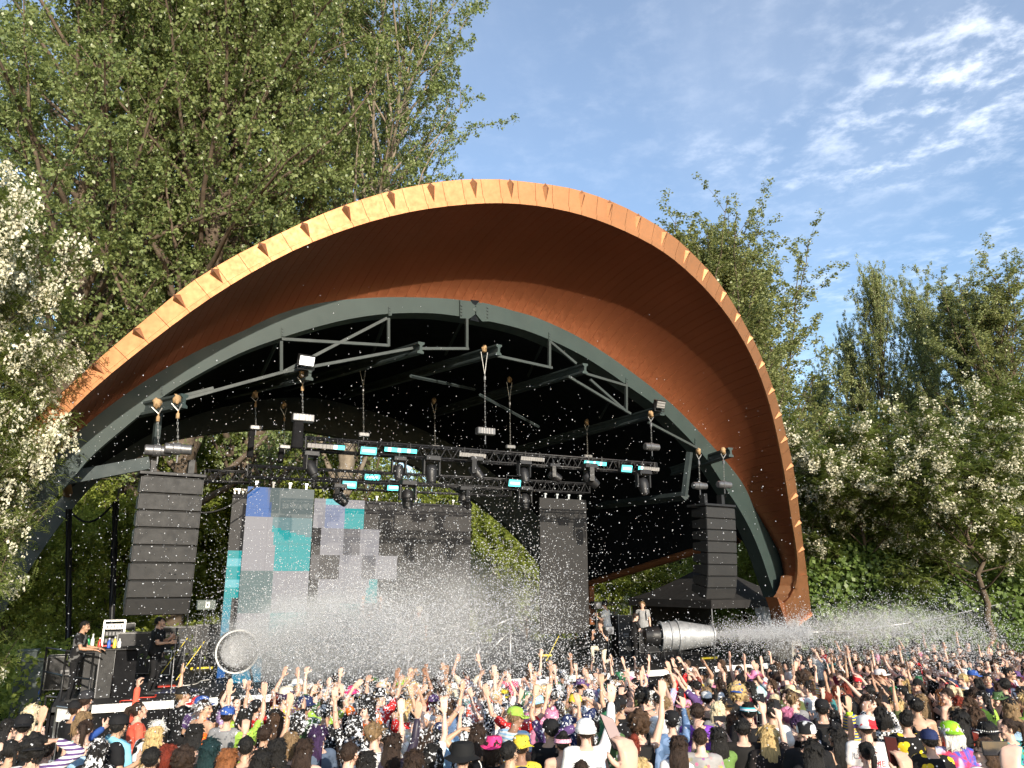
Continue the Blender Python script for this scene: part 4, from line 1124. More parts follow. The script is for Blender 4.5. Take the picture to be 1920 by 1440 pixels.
# ------------------------------------------------------------------ loudspeaker line arrays
def line_array(px_top, py_top, v, n, eh, w, tilts, label, grp):
    """boxes hung one below the other, the top one's upper front edge centred on the pixel"""
    top = on_plane(px_top, py_top, SO + SBK * v, SFR)
    t = empty('line_array', top, label, 'speaker stack', grp)
    NX, NY = E1, BK
    mb = MB(); mb.box(top + NY * .35 + UP * .04, (w * 1.06, .8, .07), np.array([NX, NY, UP])); mb.build('bumper_frame', M['black'], t, bevel=.01)
    for sg in (-.3, .3):
        mb = MB(); mb.box(top + NX * sg * w + NY * .3 + UP * .22, (.12, .2, .34), np.array([NX, NY, UP])); mb.build('bumper_lug', M['black'], t)
    p = top - UP * .02; dirv = -UP
    for k in range(n):
        a = math.radians(tilts[k])
        dn = -UP * math.cos(a) + NY * math.sin(a)        # down the face
        bk = NY * math.cos(a) + UP * math.sin(a)
        q = p + dn * eh
        th = .013
        dep = .62
        a0, b0 = p + dn * th / 2, q - dn * th / 2
        sh = dn * eh * .16
        box_pts = lambda s: [a0 + NX * s * w / 2, b0 + NX * s * w / 2, b0 + NX * s * w / 2 * .96 + bk * dep - sh, a0 + NX * s * w / 2 * .96 + bk * dep + sh]
        L, R = box_pts(-1), box_pts(1)
        mb = MB(); mb.add(L + R, [(0, 1, 2, 3), (7, 6, 5, 4), (1, 5, 6, 2), (0, 3, 7, 4), (3, 2, 6, 7), (0, 4, 5, 1)])
        cab = mb.build('speaker_cabinet', M['speaker_side'], t, bevel=.008)
        mb = MB(); c = (a0 + b0) / 2 - bk * .012
        mb.box(c, (w * .965, eh - .035, .024), np.array([NX, -dn, np.cross(NX, -dn)])); mb.build('grille', M['speaker'], cab, bevel=.006)
        mb = MB(); mb.box((a0 + b0) / 2 + bk * .18, (w * .9, eh * 1.06, .3), np.array([NX, -dn, np.cross(NX, -dn)])); mb.build('light_block_core', M['black'], cab)  # added black box inside, keeps light from showing through the cabinet gaps
        for sg in (-1, 1):
            mb = MB(); mb.box(a0 + NX * sg * w * .488 + dn * eh * .5 - bk * .004, (.02, eh * .86, .03), np.array([NX, -dn, np.cross(NX, -dn)]))
            mb.build('side_rail', M['black'], cab)
        p = q
    return t
line_array(325, 893, -3.0, 8, .339, 1.19, [0, 1, 2, 3, 4, 5, 7, 16], 'large black speaker stack over the near end of the stage', 'hanging speaker stacks')
line_array(1350, 950, -2.2, 8, .333, 1.19, [0, 1, 2, 3, 4, 6, 9, 17], 'smaller looking black speaker stack before the tent at the far end', 'hanging speaker stacks')

# ------------------------------------------------------------------ LED screens with their picture
C_GREY, C_DARK, C_BLUE, C_TEAL, C_LIL, C_PER, C_CY = [srgb(*c) for c in ((118, 114, 112), (66, 63, 62), (66, 116, 188), (44, 176, 176), (172, 168, 170), (152, 160, 186), (130, 214, 220))]
def screen_material():
    t = NT('led_screen_face')
    at = t.node('ShaderNodeVertexColor', layer_name='picture')
    tcn = t.node('ShaderNodeTexCoord')
    wv = t.node('ShaderNodeTexWave', {'Vector': tcn.outputs['Object'], 'Scale': 9.0}, wave_type='BANDS', bands_direction='Z')
    k = t.ramp(wv.outputs['Fac'], 0, 1, .82, 1.0)
    col = t.mix(k, (0, 0, 0), at.outputs['Color'])
    t.set(color=(.020, .0195, .019), rough=.6, spec=.25, emit=col, emit_s=.62)
    return t.m
M['screen'] = screen_material()
def led_screen(pxL, pxR, pyT, v, height, nx_, nz_, picture, label, cat_group, res=8):
    TL, TR = sp(pxL, pyT, v), sp(pxR, pyT, v)
    TR = np.array([TR[0], TR[1], TL[2]]); W = np.linalg.norm(TR - TL); d = (TR - TL) / W
    t = empty('led_screen', TL - UP * height, label, 'screen', cat_group)
    pw, ph = W / nx_, height / nz_
    for i in range(nx_):
        for j in range(nz_):
            o0 = TL + d * (i * pw + .0012) - UP * (j * ph + .0012)
            n = res
            xs = np.linspace(0, pw - .0024, n + 1); zs = np.linspace(0, ph - .0024, n + 1)
            V = []; F = []; colr = []
            for a in range(n):
                for b in range(n):
                    bI = len(V)
                    for (x, z) in ((xs[a], zs[b]), (xs[a], zs[b + 1]), (xs[a + 1], zs[b + 1]), (xs[a + 1], zs[b])):
                        V.append(o0 + d * x - UP * z)
                    F.append((bI, bI + 1, bI + 2, bI + 3))
                    cu, cv = (i + (a + .5) / n) / nx_, (j + (b + .5) / n) / nz_
                    colr.append(picture(cu, cv))
            mb = MB(); mb.add(V, F); nf = len(F)
            # cabinet body behind the lit face
            mb.box(o0 + d * (pw - .008) / 2 - UP * (ph - .008) / 2 + SBK * .04, (pw - .003, .07, ph - .003), np.array([d, SBK, UP]))
            mb.m = [0] * nf + [1] * 6
            me = mb.mesh('led_panel', [M['screen'], M['black']])
            ca = me.color_attributes.new('picture', 'FLOAT_COLOR', 'CORNER')
            buf = np.zeros((len(me.loops), 4), np.float32); buf[:, 3] = 1
            for f, c3 in enumerate(colr): buf[f * 4:f * 4 + 4, :3] = c3
            ca.data.foreach_set('color', buf.ravel())
            add_obj('led_panel', me, t)
    mb = MB()
    for k in range(4):
        q = TL + d * W * (k + .5) / 4
        mb.box(q + UP * .05 + SBK * .04, (.05, .05, .14), np.array([d, SBK, UP]))
        mb.box(q + UP * .14 + SBK * .04, (.09, .09, .05), np.array([d, SBK, UP]))
    mb.build('hanging_bracket', M['alu'], t)
    return t
BLACK3 = (0.0, 0.0, 0.0)
def lerp(a, b, f): f = max(0, min(1, f)); return tuple(x + (y - x) * f for x, y in zip(a, b))
def pic_tall(u, v):
    v = v * 1.08
    if v < .17: return lerp(C_BLUE, C_GREY, (u - .26 - v * .5) * 12) if u < .32 + v * .35 else lerp(C_GREY, C_TEAL, .12)
    if v < .32 + .14 * u * 0:
        if u < .36 + v * .22: return C_LIL
        return lerp(C_TEAL, C_GREY, (v - .30) * 8) if v > .21 + .10 * (u - .3) else lerp(C_GREY, C_CY, .3)
    if v < .47: return C_LIL if u < .46 else C_TEAL
    if v < .70: return lerp(C_GREY, C_TEAL, .22) if u < .46 else C_LIL
    if v < .92: return C_LIL if u < .47 else C_TEAL
    return lerp(C_TEAL, C_BLUE, .5) if u < .4 else C_GREY
def pic_centre(u, v):
    X, Y = u * 293, v * 300                     # photo pixels from the screen's top left corner
    if Y < 55:
        if X < 20: return C_LIL
        if X < 52: return lerp(C_LIL, C_PER, .9) if Y > 10 else C_CY
        if X < 88: return C_TEAL if Y > 14 else C_LIL
        return lerp(C_DARK, BLACK3, .35)
    if Y < 105:
        if X < 16: return C_DARK
        if X < 54: return C_LIL
        if X < 84: return lerp(C_LIL, C_DARK, .55)
        if X < 118: return C_LIL
        return lerp(C_DARK, BLACK3, .6)
    if Y < 150:
        if X < 16: return C_GREY
        if X < 50: return lerp(C_GREY, C_DARK, .6)
        if X < 86: return C_LIL
        if X < 112: return lerp(C_LIL, C_DARK, .5)
        if X < 150: return C_LIL
        return lerp(C_DARK, BLACK3, .6)
    if Y < 195:
        if X < 14: return C_DARK
        if X < 92: return C_LIL
        if X < 118: return C_TEAL if X + Y * .3 > 150 else C_LIL
        return lerp(C_DARK, BLACK3, .6)
    if Y < 240:
        if X < 30: return C_GREY
        if X < 55: return C_PER
        if X < 88: return C_TEAL
        return lerp(C_DARK, BLACK3, .6)
    return lerp(C_DARK, BLACK3, .5)
def pic_side(u, v):
    if v < .30: return lerp(C_DARK, BLACK3, .2)
    if v < .55: return C_TEAL if int(v * 26) % 3 else C_CY
    return lerp(C_TEAL, C_BLUE, (v - .5) * 2.2) if u < .5 else C_DARK
def pic_off(u, v): return tuple(c * .22 for c in C_DARK)
led_screen(465, 590, 912, V2 + .15, 5.3, 3, 9, pic_tall, 'tall hanging screen with blue, teal and grey checks', 'screens on the stage', 10)
led_screen(1012, 1099, 933, V2 + .15, 4.35, 3, 8, pic_off, 'tall hanging screen gone plain dark grey', 'screens on the stage', 2)
led_screen(590, 884, 934, V3 + .15, 5.0, 10, 9, pic_centre, 'wide centre screen, lilac and teal blocks on one half, dark on the other', 'screens on the stage', 6)
led_screen(437, 466, 926, V3 - .8, 5.3, 1, 9, pic_side, 'narrow teal screen half hidden behind the checkered tall screen', 'screens on the stage', 8)

# ------------------------------------------------------------------ things standing on the deck, near end
def on_deck(px, py, z=DECK_Z): return at_z(px, py, z)
def case(px, py, w, d, h, label, yaw=0, edge='case_edge', body='black', group='road cases on the stage', handle=True, z=DECK_Z, cat='road case'):
    """flight case: body, metal edges, corner balls, recessed handles; px, py = the middle of its front bottom edge"""
    c = on_deck(px, py, z); a = math.radians(yaw)
    x = SE1 * math.cos(a) + SBK * math.sin(a); y = np.cross(UP, x); ax = np.array([x, y, UP])
    t = empty('road_case', c, label, cat, group)
    m = c + y * d / 2 + UP * (h / 2 + .06)
    mb = MB(); mb.box(m, (w, d, h), ax); b = mb.build('case_body', M[body], t)
    for sx_ in (-1, 1):
        for sy_ in (-1, 1):
            mb = MB(); mb.box(m + x * sx_ * w / 2 + y * sy_ * d / 2, (.022, .022, h + .01), ax); mb.build('edge_strip', M[edge], t)
    for sz_ in (-1, 1):
        for sy_ in (-1, 1):
            mb = MB(); mb.box(m + UP * sz_ * h / 2 + y * sy_ * d / 2, (w + .01, .02, .02), ax); mb.build('edge_strip', M[edge], t)
        for sx_ in (-1, 1):
            mb = MB(); mb.box(m + UP * sz_ * h / 2 + x * sx_ * w / 2, (.02, d + .01, .02), ax); mb.build('edge_strip', M[edge], t)
    if handle:
        mb = MB(); mb.box(m - y * (d / 2 + .004), (.22, .012, .13), ax); hh = mb.build('handle_dish', M['grey_metal'], t)
        mb = MB(); mb.tube([m - y * (d / 2 + .02) - x * .07, m - y * (d / 2 + .035), m - y * (d / 2 + .02) + x * .07], .012, 5); mb.build('handle', M['black'], hh)
    for sx_ in (-.4, .4):
        for sy_ in (.1, .9):
            mb = MB(); mb.lathe(c + x * sx_ * w + y * sy_ * d + UP * .045 - x * .015, x, [(0, 0), (0, .045), (.03, .045), (.03, 0)], 8); mb.build('castor', M['black'], t)
    return t
case(118, 1297, .85, .6, .75, 'black road case beside the railing at the deck corner')
case(150, 1213, 1.0, .5, .55, 'low black road case behind the man at the desk', z=DECK_Z)
case(150, 1188, .8, .5, .8, 'upper black case with a rough top, stacked behind the desk', z=DECK_Z + .5)
case(245, 1268, .9, .5, 1.1, 'tall black case under the near speaker stack')
case(302, 1270, .42, .4, .62, 'black case with bright white metal edges behind the standing man', edge='white')
case(340, 1232, 1.5, .6, .95, 'long black case beyond the two lamp tripods')
case(400, 1230, 1.3, .6, 1.0, 'long black case next to the tall teal screen')
case(225, 1225, .8, .6, 1.0, 'black case between the desk rack and the speaker stack')
# silver rack holding red units
c = on_deck(204, 1262); t = empty('equipment_rack', c, 'silver rack with red lower half standing behind the desk', 'rack')
W_, H_, D_ = .55, 1.45, .5; m = c + SBK * D_ / 2 + UP * (H_ / 2)
for sx_ in (-1, 1):
    for sy_ in (-1, 1):
        mb = MB(); mb.box(m + SE1 * sx_ * W_ / 2 + SBK * sy_ * D_ / 2, (.05, .05, H_), SAX); mb.build('rack_post', M['alu'], t)
for k in range(7):
    zz = c + UP * (.10 + .2 * k) + SBK * .24
    mb = MB(); mb.box(zz, (W_ - .06, .44, .16), SAX); u_ = mb.build('rack_unit', M['red'] if k in (1, 2, 3) else M['alu'] if k == 6 else M['black'], t, bevel=.008)
    for q in range(5):
        mb = MB(); mb.box(zz - SBK * .225 + SE1 * (-.18 + .09 * q), (.05, .012, .09), SAX); mb.build('rack_slot', M['black'] if k in (1, 2, 3) else M['grey_metal'], u_)
mb = MB(); mb.box(m + UP * (H_ / 2 + .02), (W_ + .04, D_ + .04, .04), SAX); mb.build('rack_lid', M['alu'], t)
# the desk, draped in black, with bottles on it
c = on_deck(190, 1310); t = empty('monitor_desk', c, 'black covered desk with bottles standing on top', 'desk')
mb = MB(); mb.box(c - SE1 * .14 + SBK * .35 + UP * .52, (.62, .7, 1.04), SAX); mb.build('desk_body', M['speaker'], t, bevel=.01)
mb = MB(); mb.box(c + SE1 * .42 + SBK * .36 + UP * .51, (.46, .68, 1.02), SAX); mb.build('desk_wing', M['black_matte'], t, bevel=.01)
mb = MB(); mb.box(c + SE1 * .08 + SBK * .36 + UP * 1.06, (1.30, .78, .04), SAX); top = mb.build('desk_top', M['black'], t, bevel=.008)
mb = MB(); mb.box(c - SE1 * .14 - SBK * .012 + UP * .5, (.02, .02, .96), SAX); mb.build('corner_strip', M['grey_metal'], t)
for k, (du, dv, h_, colr, lab) in enumerate([(-.42, .15, .30, 'green', 'green bottle at the near end of the desk top'), (-.33, .22, .33, 'white', 'tall white bottle next to the green one'), (-.18, .25, .24, 'red', 'red bottle standing apart between white and blue bottles'),
                                             (.02, .3, .22, 'blue', 'blue bottle in the middle of the desk top'), (.14, .22, .25, 'yellow', 'yellow bottle towards the rack side of the desk'), (.24, .3, .20, 'white2', 'short white bottle beside the yellow bottle')]):
    cc = {'green': (.02, .30, .08), 'white': (.7, .7, .68), 'red': (.55, .03, .02), 'blue': (.03, .10, .5), 'yellow': (.65, .5, .05), 'white2': (.7, .7, .68)}[colr]
    if 'bot_' + colr not in M: M['bot_' + colr] = basic('bottle_' + colr.rstrip('2'), cc, .3)
    b0 = c + SE1 * du + SBK * dv + UP * 1.082
    bt_ = MB(); bt_.lathe(b0, UP, [(0, 0), (0, .04), (h_ * .6, .04), (h_ * .78, .016), (h_ * .9, .014), (h_ * .9, 0)], 10)
    o = bt_.build('bottle', M['bot_' + colr], smooth=False, label=lab, cat='bottle', group='bottles on the desk'); smooth_angle(o, 40)
    cp = MB(); cp.lathe(b0, UP, [(h_ * .88, .018), (h_, .016), (h_, 0)], 8); cp.build('cap', M['white'], o)
def railing(P, heights, rails, label, mat='black', r=.025, name='guard_rail', group=None, diag=True):
    t = empty(name, P[0], label, 'railing', group)
    for p, h_ in zip(P, heights):
        mb = MB(); mb.tube([p, p + UP * h_], r, 7); mb.build('post', M[mat], t, smooth=True)
    for i in range(len(P) - 1):
        for f in rails:
            mb = MB(); mb.tube([P[i] + UP * heights[i] * f, P[i + 1] + UP * heights[i + 1] * f], r * .85, 6); mb.build('rail', M[mat], t, smooth=True)
        if diag:
            mb = MB(); mb.tube([P[i] + UP * heights[i] * .15, P[i + 1] + UP * heights[i + 1] * .72], r * .7, 6); mb.build('diagonal', M[mat], t, smooth=True)
    return t
railing([on_deck(75, 1306), on_deck(112, 1316), on_deck(163, 1325)], [1.1] * 3, (.5, .98), 'black pipe railing round the deck corner by the desk', diag=False)
# tripods with lamps
def tripod(px, py, h, label, head=None, strap=True, spread=.42, group='tripods on the stage'):
    c = on_deck(px, py); t = empty('tripod_stand', c, label, 'tripod', group)
    mb = MB(); mb.tube([c + UP * .25, c + UP * h], [.026, .018], 7); mb.build('pole', M['grey_metal'], t, smooth=True)
    for k in range(3):
        a = k * 2.09 + .5; f = np.array([math.cos(a), math.sin(a), 0]) * spread
        mb = MB(); mb.tube([c + UP * .95, c + f], .018, 6); l = mb.build('leg', M['black'], t)
        mb = MB(); mb.sphere(c + f + UP * .02, .03, 6, 4); mb.build('rubber_foot', M['black'], l)
        mb = MB(); mb.tube([c + UP * .35, c + f * .62 + UP * .36], .01, 5); mb.build('brace', M['grey_metal'], t)
    if strap:
        mb = MB(); mb.tube([c + UP * 1.05 + SE1 * .05, c - SE1 * .55 + UP * .12], .013, 5); mb.build('strap', M['yellow'], t)
    if head:
        hh = empty('x', c) if False else None
        p = c + UP * (h + .14)
        mb = MB(); mb.box(p, (.46, .3, .25), SAX); b = mb.build('lamp_housing', M['speaker'] if False else M['utility'], t, bevel=.01)
        mb = MB(); mb.box(p - SBK * .155 + SE1 * .03, (.10, .012, .15), SAX); mb.build('lens', M['white'], b)
        mb = MB(); mb.box(p - SBK * .163 + SE1 * .03, (.04, .012, .05), SAX); mb.build('lens_slot', M['black'], b)
    return t
tripod(341, 1270, 1.75, 'black tripod with a yellow strap nearest the standing man')
tripod(372, 1282, 1.85, 'tripod topped by a grey box lamp with a white square', head=True)
tripod(1052, 1245, 1.1, 'black tripod below the plain dark screen', spread=.6, strap=True)
tripod(1126, 1225, 1.2, 'lamp tripod beside the photographer on the far side', head=False, strap=False)
for (x, y, w_) in ((388, 1255, .95), (1022, 1231, .55), (1330, 1236, .7)):
    c = on_deck(x, y); mb = MB(); mb.box(c + UP * .04, (w_, .09, .07), SAX)
    tag(mb.build('cable_ramp', M['yellow'], bevel=.015), {388: 'yellow bar lying on the deck behind the tripods', 1022: 'short yellow bar on the deck below the plain dark screen', 1330: 'yellow bar on the deck edge under the far foam cannon'}[x], 'floor bar', 'yellow bars on the deck')
# loose cables
rr = np.random.default_rng(3)
for k, (x0, y0, x1, y1, mat, lab) in enumerate([(225, 1318, 300, 1305, 'red', 'red cable curled on the deck near the standing man'), (240, 1300, 420, 1268, 'black', 'black cable running over the deck towards the hoop'), (330, 1290, 460, 1262, 'white', 'pale cable lying across the deck before the hoop')]):
    a, b = on_deck(x0, y0) + UP * .02, on_deck(x1, y1) + UP * .02
    n = np.cross(UP, b - a); n /= np.linalg.norm(n)
    mb = MB(); mb.tube([a + (b - a) * i / 16 + n * .12 * math.sin(i * .9 + k) for i in range(17)], .012, 5); tag(mb.build('floor_cable', M[mat], smooth=True), lab, 'cable', 'cables on the deck')
mb = MB(); c = on_deck(330, 1296); mb.box(c + UP * .012, (1.0, .5, .02), SAX); tag(mb.build('floor_mat', basic('navy_mat', (.03, .035, .07), .8), bevel=.004), 'dark blue mat on the deck behind the front edge', 'mat')
mb = MB(); c = on_deck(312, 1289); mb.box(c + UP * .035, (.42, .3, .02), SAX); tag(mb.build('floor_mat', M['red'], bevel=.004), 'small red mat lying on the dark blue mat', 'mat')
# cable wrapped masts behind the near end, with a cable between
mast_p = []
for (px, pb, pt, lab) in ((137, 1200, 955, 'leaning black cable mast nearest the arch foot'), (217, 1160, 940, 'black cable mast close beside the near speaker stack')):
    a = at_y(px + 6, pb, 26.0); b = at_y(px - (8 if px < 200 else 0), pt, 26.0); a[2] = 0.2
    t = empty('cable_mast', a, lab, 'mast', 'cable masts behind the stage')
    mb = MB(); mb.tube([a, b], .06, 8); mb.build('pole', M['black'], t, smooth=True)
    for k in range(4):
        mb = MB(); mb.tube([a + (b - a) * i / 14 + np.array([math.cos(k * 1.6 + i * .5), math.sin(k * 1.6 + i * .5), 0]) * .08 for i in range(15)], .022, 5); mb.build('cable', M['black_matte'], t, smooth=True)
    mast_p.append(b)
mb = MB(); a, b = mast_p; mb.tube([a + (b - a) * k / 12 - UP * .55 * math.sin(math.pi * k / 12) for k in range(13)], .035, 6); tag(mb.build('power_cable', M['black_matte'], smooth=True), 'thick black cable sagging between the two cable masts', 'cable')
# utility cabinets at the near corner
for (x, y, w_, h_, lab) in ((52, 1375, .5, 1.75, 'grey green utility cabinet with a blue hose at the near corner'), (28, 1375, .45, 1.95, 'taller grey green cabinet behind the one with the hose')):
    c = at_z(x, y, .05) + (SBK * .5 if x == 28 else 0); t = empty('utility_cabinet', c, lab, 'cabinet', 'utility cabinets by the stage')
    mb = MB(); mb.box(c + UP * h_ / 2, (w_, .4, h_), SAX); b = mb.build('cabinet_body', M['utility'], t, bevel=.02)
    mb = MB(); mb.box(c + UP * h_ * .55 - SBK * .205, (w_ * .84, .012, h_ * .7), SAX); d_ = mb.build('door', M['utility'], t, bevel=.01)
    mb = MB(); mb.box(c + UP * h_ * .5 - SBK * .22 + SE1 * w_ * .3, (.03, .03, .14), SAX); mb.build('handle', M['black'], d_)
    mb = MB(); mb.box(c + UP * (h_ + .02), (w_ + .06, .46, .05), SAX); mb.build('cap', M['utility'], t, bevel=.01)
    if x == 52:
        mb = MB(); mb.tube([c + UP * (.5 + .1 * i) + SE1 * (.18 + .05 * math.sin(i)) - SBK * .25 for i in range(9)], .018, 6); mb.build('hose', basic('blue_hose', (.03, .12, .5), .5), t, smooth=True)
# stage steps / side frame under the deck corner
railing([at_z(75, 1385, .25), at_z(118, 1392, .25)], [.95, .95], (.45, .98), 'dark pipe frame under the deck corner', mat='grey_metal', diag=False)
# crowd barrier panels between audience and stage
def barrier(px0, py0, px1, py1, z, label, mat='white', h=1.1):
    a, b = at_z(px0, py0, z), at_z(px1, py1, z)
    d = b - a; L = np.linalg.norm(d); d /= L; n = np.cross(UP, d); ax = np.array([d, n, UP])
    t = empty('crowd_barrier', a, label, 'barrier', 'barriers before the stage')
    mb = MB()
    mb.tube([a, a + UP * h, b + UP * h, b], .022, 6); mb.build('frame', M['alu'], t, smooth=True)
    mb = MB(); mb.box((a + b) / 2 + UP * (h - .16), (L - .06, .02, .24), ax); mb.build('top_board', M[mat], t)
    for k in range(1, int(L / .12)):
        mb = MB(); mb.tube([a + d * .12 * k + UP * .1, a + d * .12 * k + UP * (h - .28)], .009, 5); mb.build('bar', M['alu'], t)
    mb = MB(); mb.tube([a + UP * .1, b + UP * .1], .016, 6); mb.build('bottom_rail', M['alu'], t)
barrier(92, 1436, 135, 1443, 0.25, 'white topped barrier beside the utility cabinet')
barrier(560, 1341, 700, 1334, .05, 'low barrier before the stage under the foam cloud', 'alu')
barrier(720, 1333, 900, 1323, .05, 'barrier before the stage below the silver railing', 'alu')

# ------------------------------------------------------------------ centre stage: booth, silver ramp railing
c = on_deck(735, 1238) + SBK * 1.5
t = empty('disc_jockey_booth', c, 'black booth with decks on top behind the foam', 'booth')
for k in range(4):
    mb = MB(); mb.box(c + SE1 * (-1.2 + .8 * k) + UP * .52, (.785, .7, 1.04), SAX); mb.build('front_panel', M['black_matte'], t, bevel=.01)
mb = MB(); mb.box(c + UP * 1.07, (3.3, .85, .05), SAX); mb.build('table_top', M['black'], t, bevel=.01)
for k, du in enumerate((-.6, 0, .6)):
    q = c + SE1 * du + UP * 1.14
    mb = MB(); mb.box(q, (.36, .42, .09), SAX); dk = mb.build('deck_player', M['black'], t, bevel=.01)
    mb = MB(); mb.lathe(q + UP * .046, UP, [(0, .14), (.015, .14), (.018, .12), (.018, 0)], 16); mb.build('jog_wheel', M['grey_metal'], dk)
px_posts = [(697, 1267, 1196), (765, 1262, 1196), (832, 1257, 1190), (896, 1252, 1185), (957, 1247, 1158)]
P = [on_deck(x, yb) for x, yb, yt in px_posts]
Hs = [np.linalg.norm(on_plane(x, yt, p, SFR) - p) for (x, yb, yt), p in zip(px_posts, P)]
railing(P, Hs, (.98,), 'silver pipe railing along the middle of the stage front', 'alu', .032, group='silver railings at centre stage')
P2 = [p + SBK * 1.3 for p in P[:4]]
railing(P2, [1.2] * 4, (.5, .98), 'second silver railing set back behind the first', 'alu', .026, group='silver railings at centre stage')

# ------------------------------------------------------------------ foam cannons
def cannon(c, axis, label, grp, r=.45, L=1.5):
    axis = axis / np.linalg.norm(axis)
    t = empty('foam_cannon', c, label, 'foam cannon', grp)
    prof_drum = [(-.30 * L, r * .80), (-.30 * L, r * .96), (-.27 * L, r * .98), (-.25 * L, r * .90), (-.12 * L, r * .92), (-.11 * L, r * .99), (-.09 * L, r), (-.075 * L, r * .93), (.04 * L, r * .97), (.05 * L, r * 1.06), (.075 * L, r * 1.06), (.085 * L, r)]
    mb = MB(); mb.lathe(c, axis, prof_drum, 40); o = mb.build('drum', M['galv'], t); smooth_angle(o, 25)
    cone = [(.085 * L, r), (.80 * L, r * .64), (.82 * L, r * .71), (.84 * L, r * .71), (.845 * L, r * .65), (.80 * L, r * .60), (.12 * L, r * .92)]
    mb = MB(); mb.lathe(c, axis, cone, 40); o = mb.build('cone', M['galv'], t); smooth_angle(o, 25)
    mb = MB(); mb.lathe(c, axis, [(-.29 * L, r * .7), (-.45 * L, r * .6), (-.50 * L, r * .65), (-.62 * L, r * .55), (-.66 * L, 0)], 24); o = mb.build('fan_housing', M['black'], t); smooth_angle(o, 30)
    for k in range(3):
        a = c + axis * L * (-.6 + .35 * k); g = np.array([a[0], a[1], DECK_Z])
        sd = np.cross(axis, UP); sd /= np.linalg.norm(sd)
        for sg in (-1, 1):
            mb = MB(); mb.tube([a - UP * r * .6, g + sd * .45 * sg], .025, 6); mb.build('stand_leg', M['black'], t)
    mb = MB(); mb.lathe(c, axis, [(.40 * L, r * .70), (.62 * L, r * .50), (.70 * L, r * .25), (.70 * L, 0)], 20); mb.build('foam_plug', M['foam'], t, smooth=True)
    return t
CAN_R = on_deck(1283, 1251); CAN_R = sp(1263, 1192, uv(CAN_R)[1])
CAN_R_AX = SE1 * .93 + SFR * .36 + UP * .005
cannon(CAN_R, CAN_R_AX, 'galvanised foam cannon blowing a jet of foam over the fence side', 'foam cannons on the stage', .46, 1.5)
CAN_L = on_deck(445, 1292); CAN_L = sp(445, 1222, uv(CAN_L)[1])
CAN_L_AX = np.array([.45, -.88, .02]); CAN_L_AX /= np.linalg.norm(CAN_L_AX)
c = CAN_L
t = empty('foam_cannon', c, 'round mouthed foam cannon with a bright white rim, spraying the crowd', 'foam cannon', 'foam cannons on the stage')
rr_ = 34 * px_m(c)
mb = MB(); ang = np.linspace(0, 2 * np.pi, 49)
xa = np.cross(CAN_L_AX, UP); xa /= np.linalg.norm(xa); ya = np.cross(xa, CAN_L_AX)
mb.tube([c + xa * math.cos(a) * rr_ + ya * math.sin(a) * rr_ for a in ang], .024, 8, False); mb.build('rim_ring', M['white'], t, smooth=True)
mb = MB(); mb.lathe(c, CAN_L_AX, [(-.02, rr_), (-.5, rr_ * 1.0), (-.9, rr_ * .9), (-1.3, rr_ * .7), (-1.3, 0)], 36); mb.build('drum', M['speaker'], t, smooth=True)
mb = MB(); mb.lathe(c, CAN_L_AX, [(-.04, rr_ * .97), (-.45, rr_ * .9), (-.46, 0)], 36); mb.build('mesh_screen', M['speaker_side'], t)
for sg in (-1, 1):
    mb = MB(); g = c + xa * sg * .35 - CAN_L_AX * .6; mb.tube([g - UP * .1, np.array([g[0] + xa[0] * sg * .2, g[1] + xa[1] * sg * .2, DECK_Z])], .03, 6)
    mb.build('stand_leg', M['black'], t)

# ------------------------------------------------------------------ far end of the stage: gear, tent
case(1128, 1222, .55, .5, .9, 'black gear case under the plain screen with a silver box on it', group='road cases on the stage')
case(1175, 1232, .6, .5, 1.35, 'tall dark case between the two men in black')
case(1225, 1226, 1.2, .6, .8, 'wide dark case behind the far foam cannon')
case(960, 1222, 1.2, .5, .6, 'low dark case past the end of the silver railing')
for k, (x, y) in enumerate(((1118, 1135), (1140, 1182))):
    c = sp(x, y, 3.2); t = empty('stage_lamp', c, ('black box lamp on a pole by the plain dark screen', 'silver lamp under the black box lamp')[k], 'stage lamp', 'lamps at the far side')
    mb = MB(); mb.box(c, (.34, .25, .26), SAX); b = mb.build('lamp_housing', M['black'] if k == 0 else M['alu'], t, bevel=.02)
    mb = MB(); mb.lathe(c - SBK * .125, -SBK, [(0, .10), (.02, .10), (.025, .06), (.03, 0)], 12); mb.build('lens', M['grey_metal'], b)
    mb = MB(); mb.tube([c - UP * .13, np.array([c[0], c[1], DECK_Z])], .02, 6); mb.build('pole', M['grey_metal'], t)
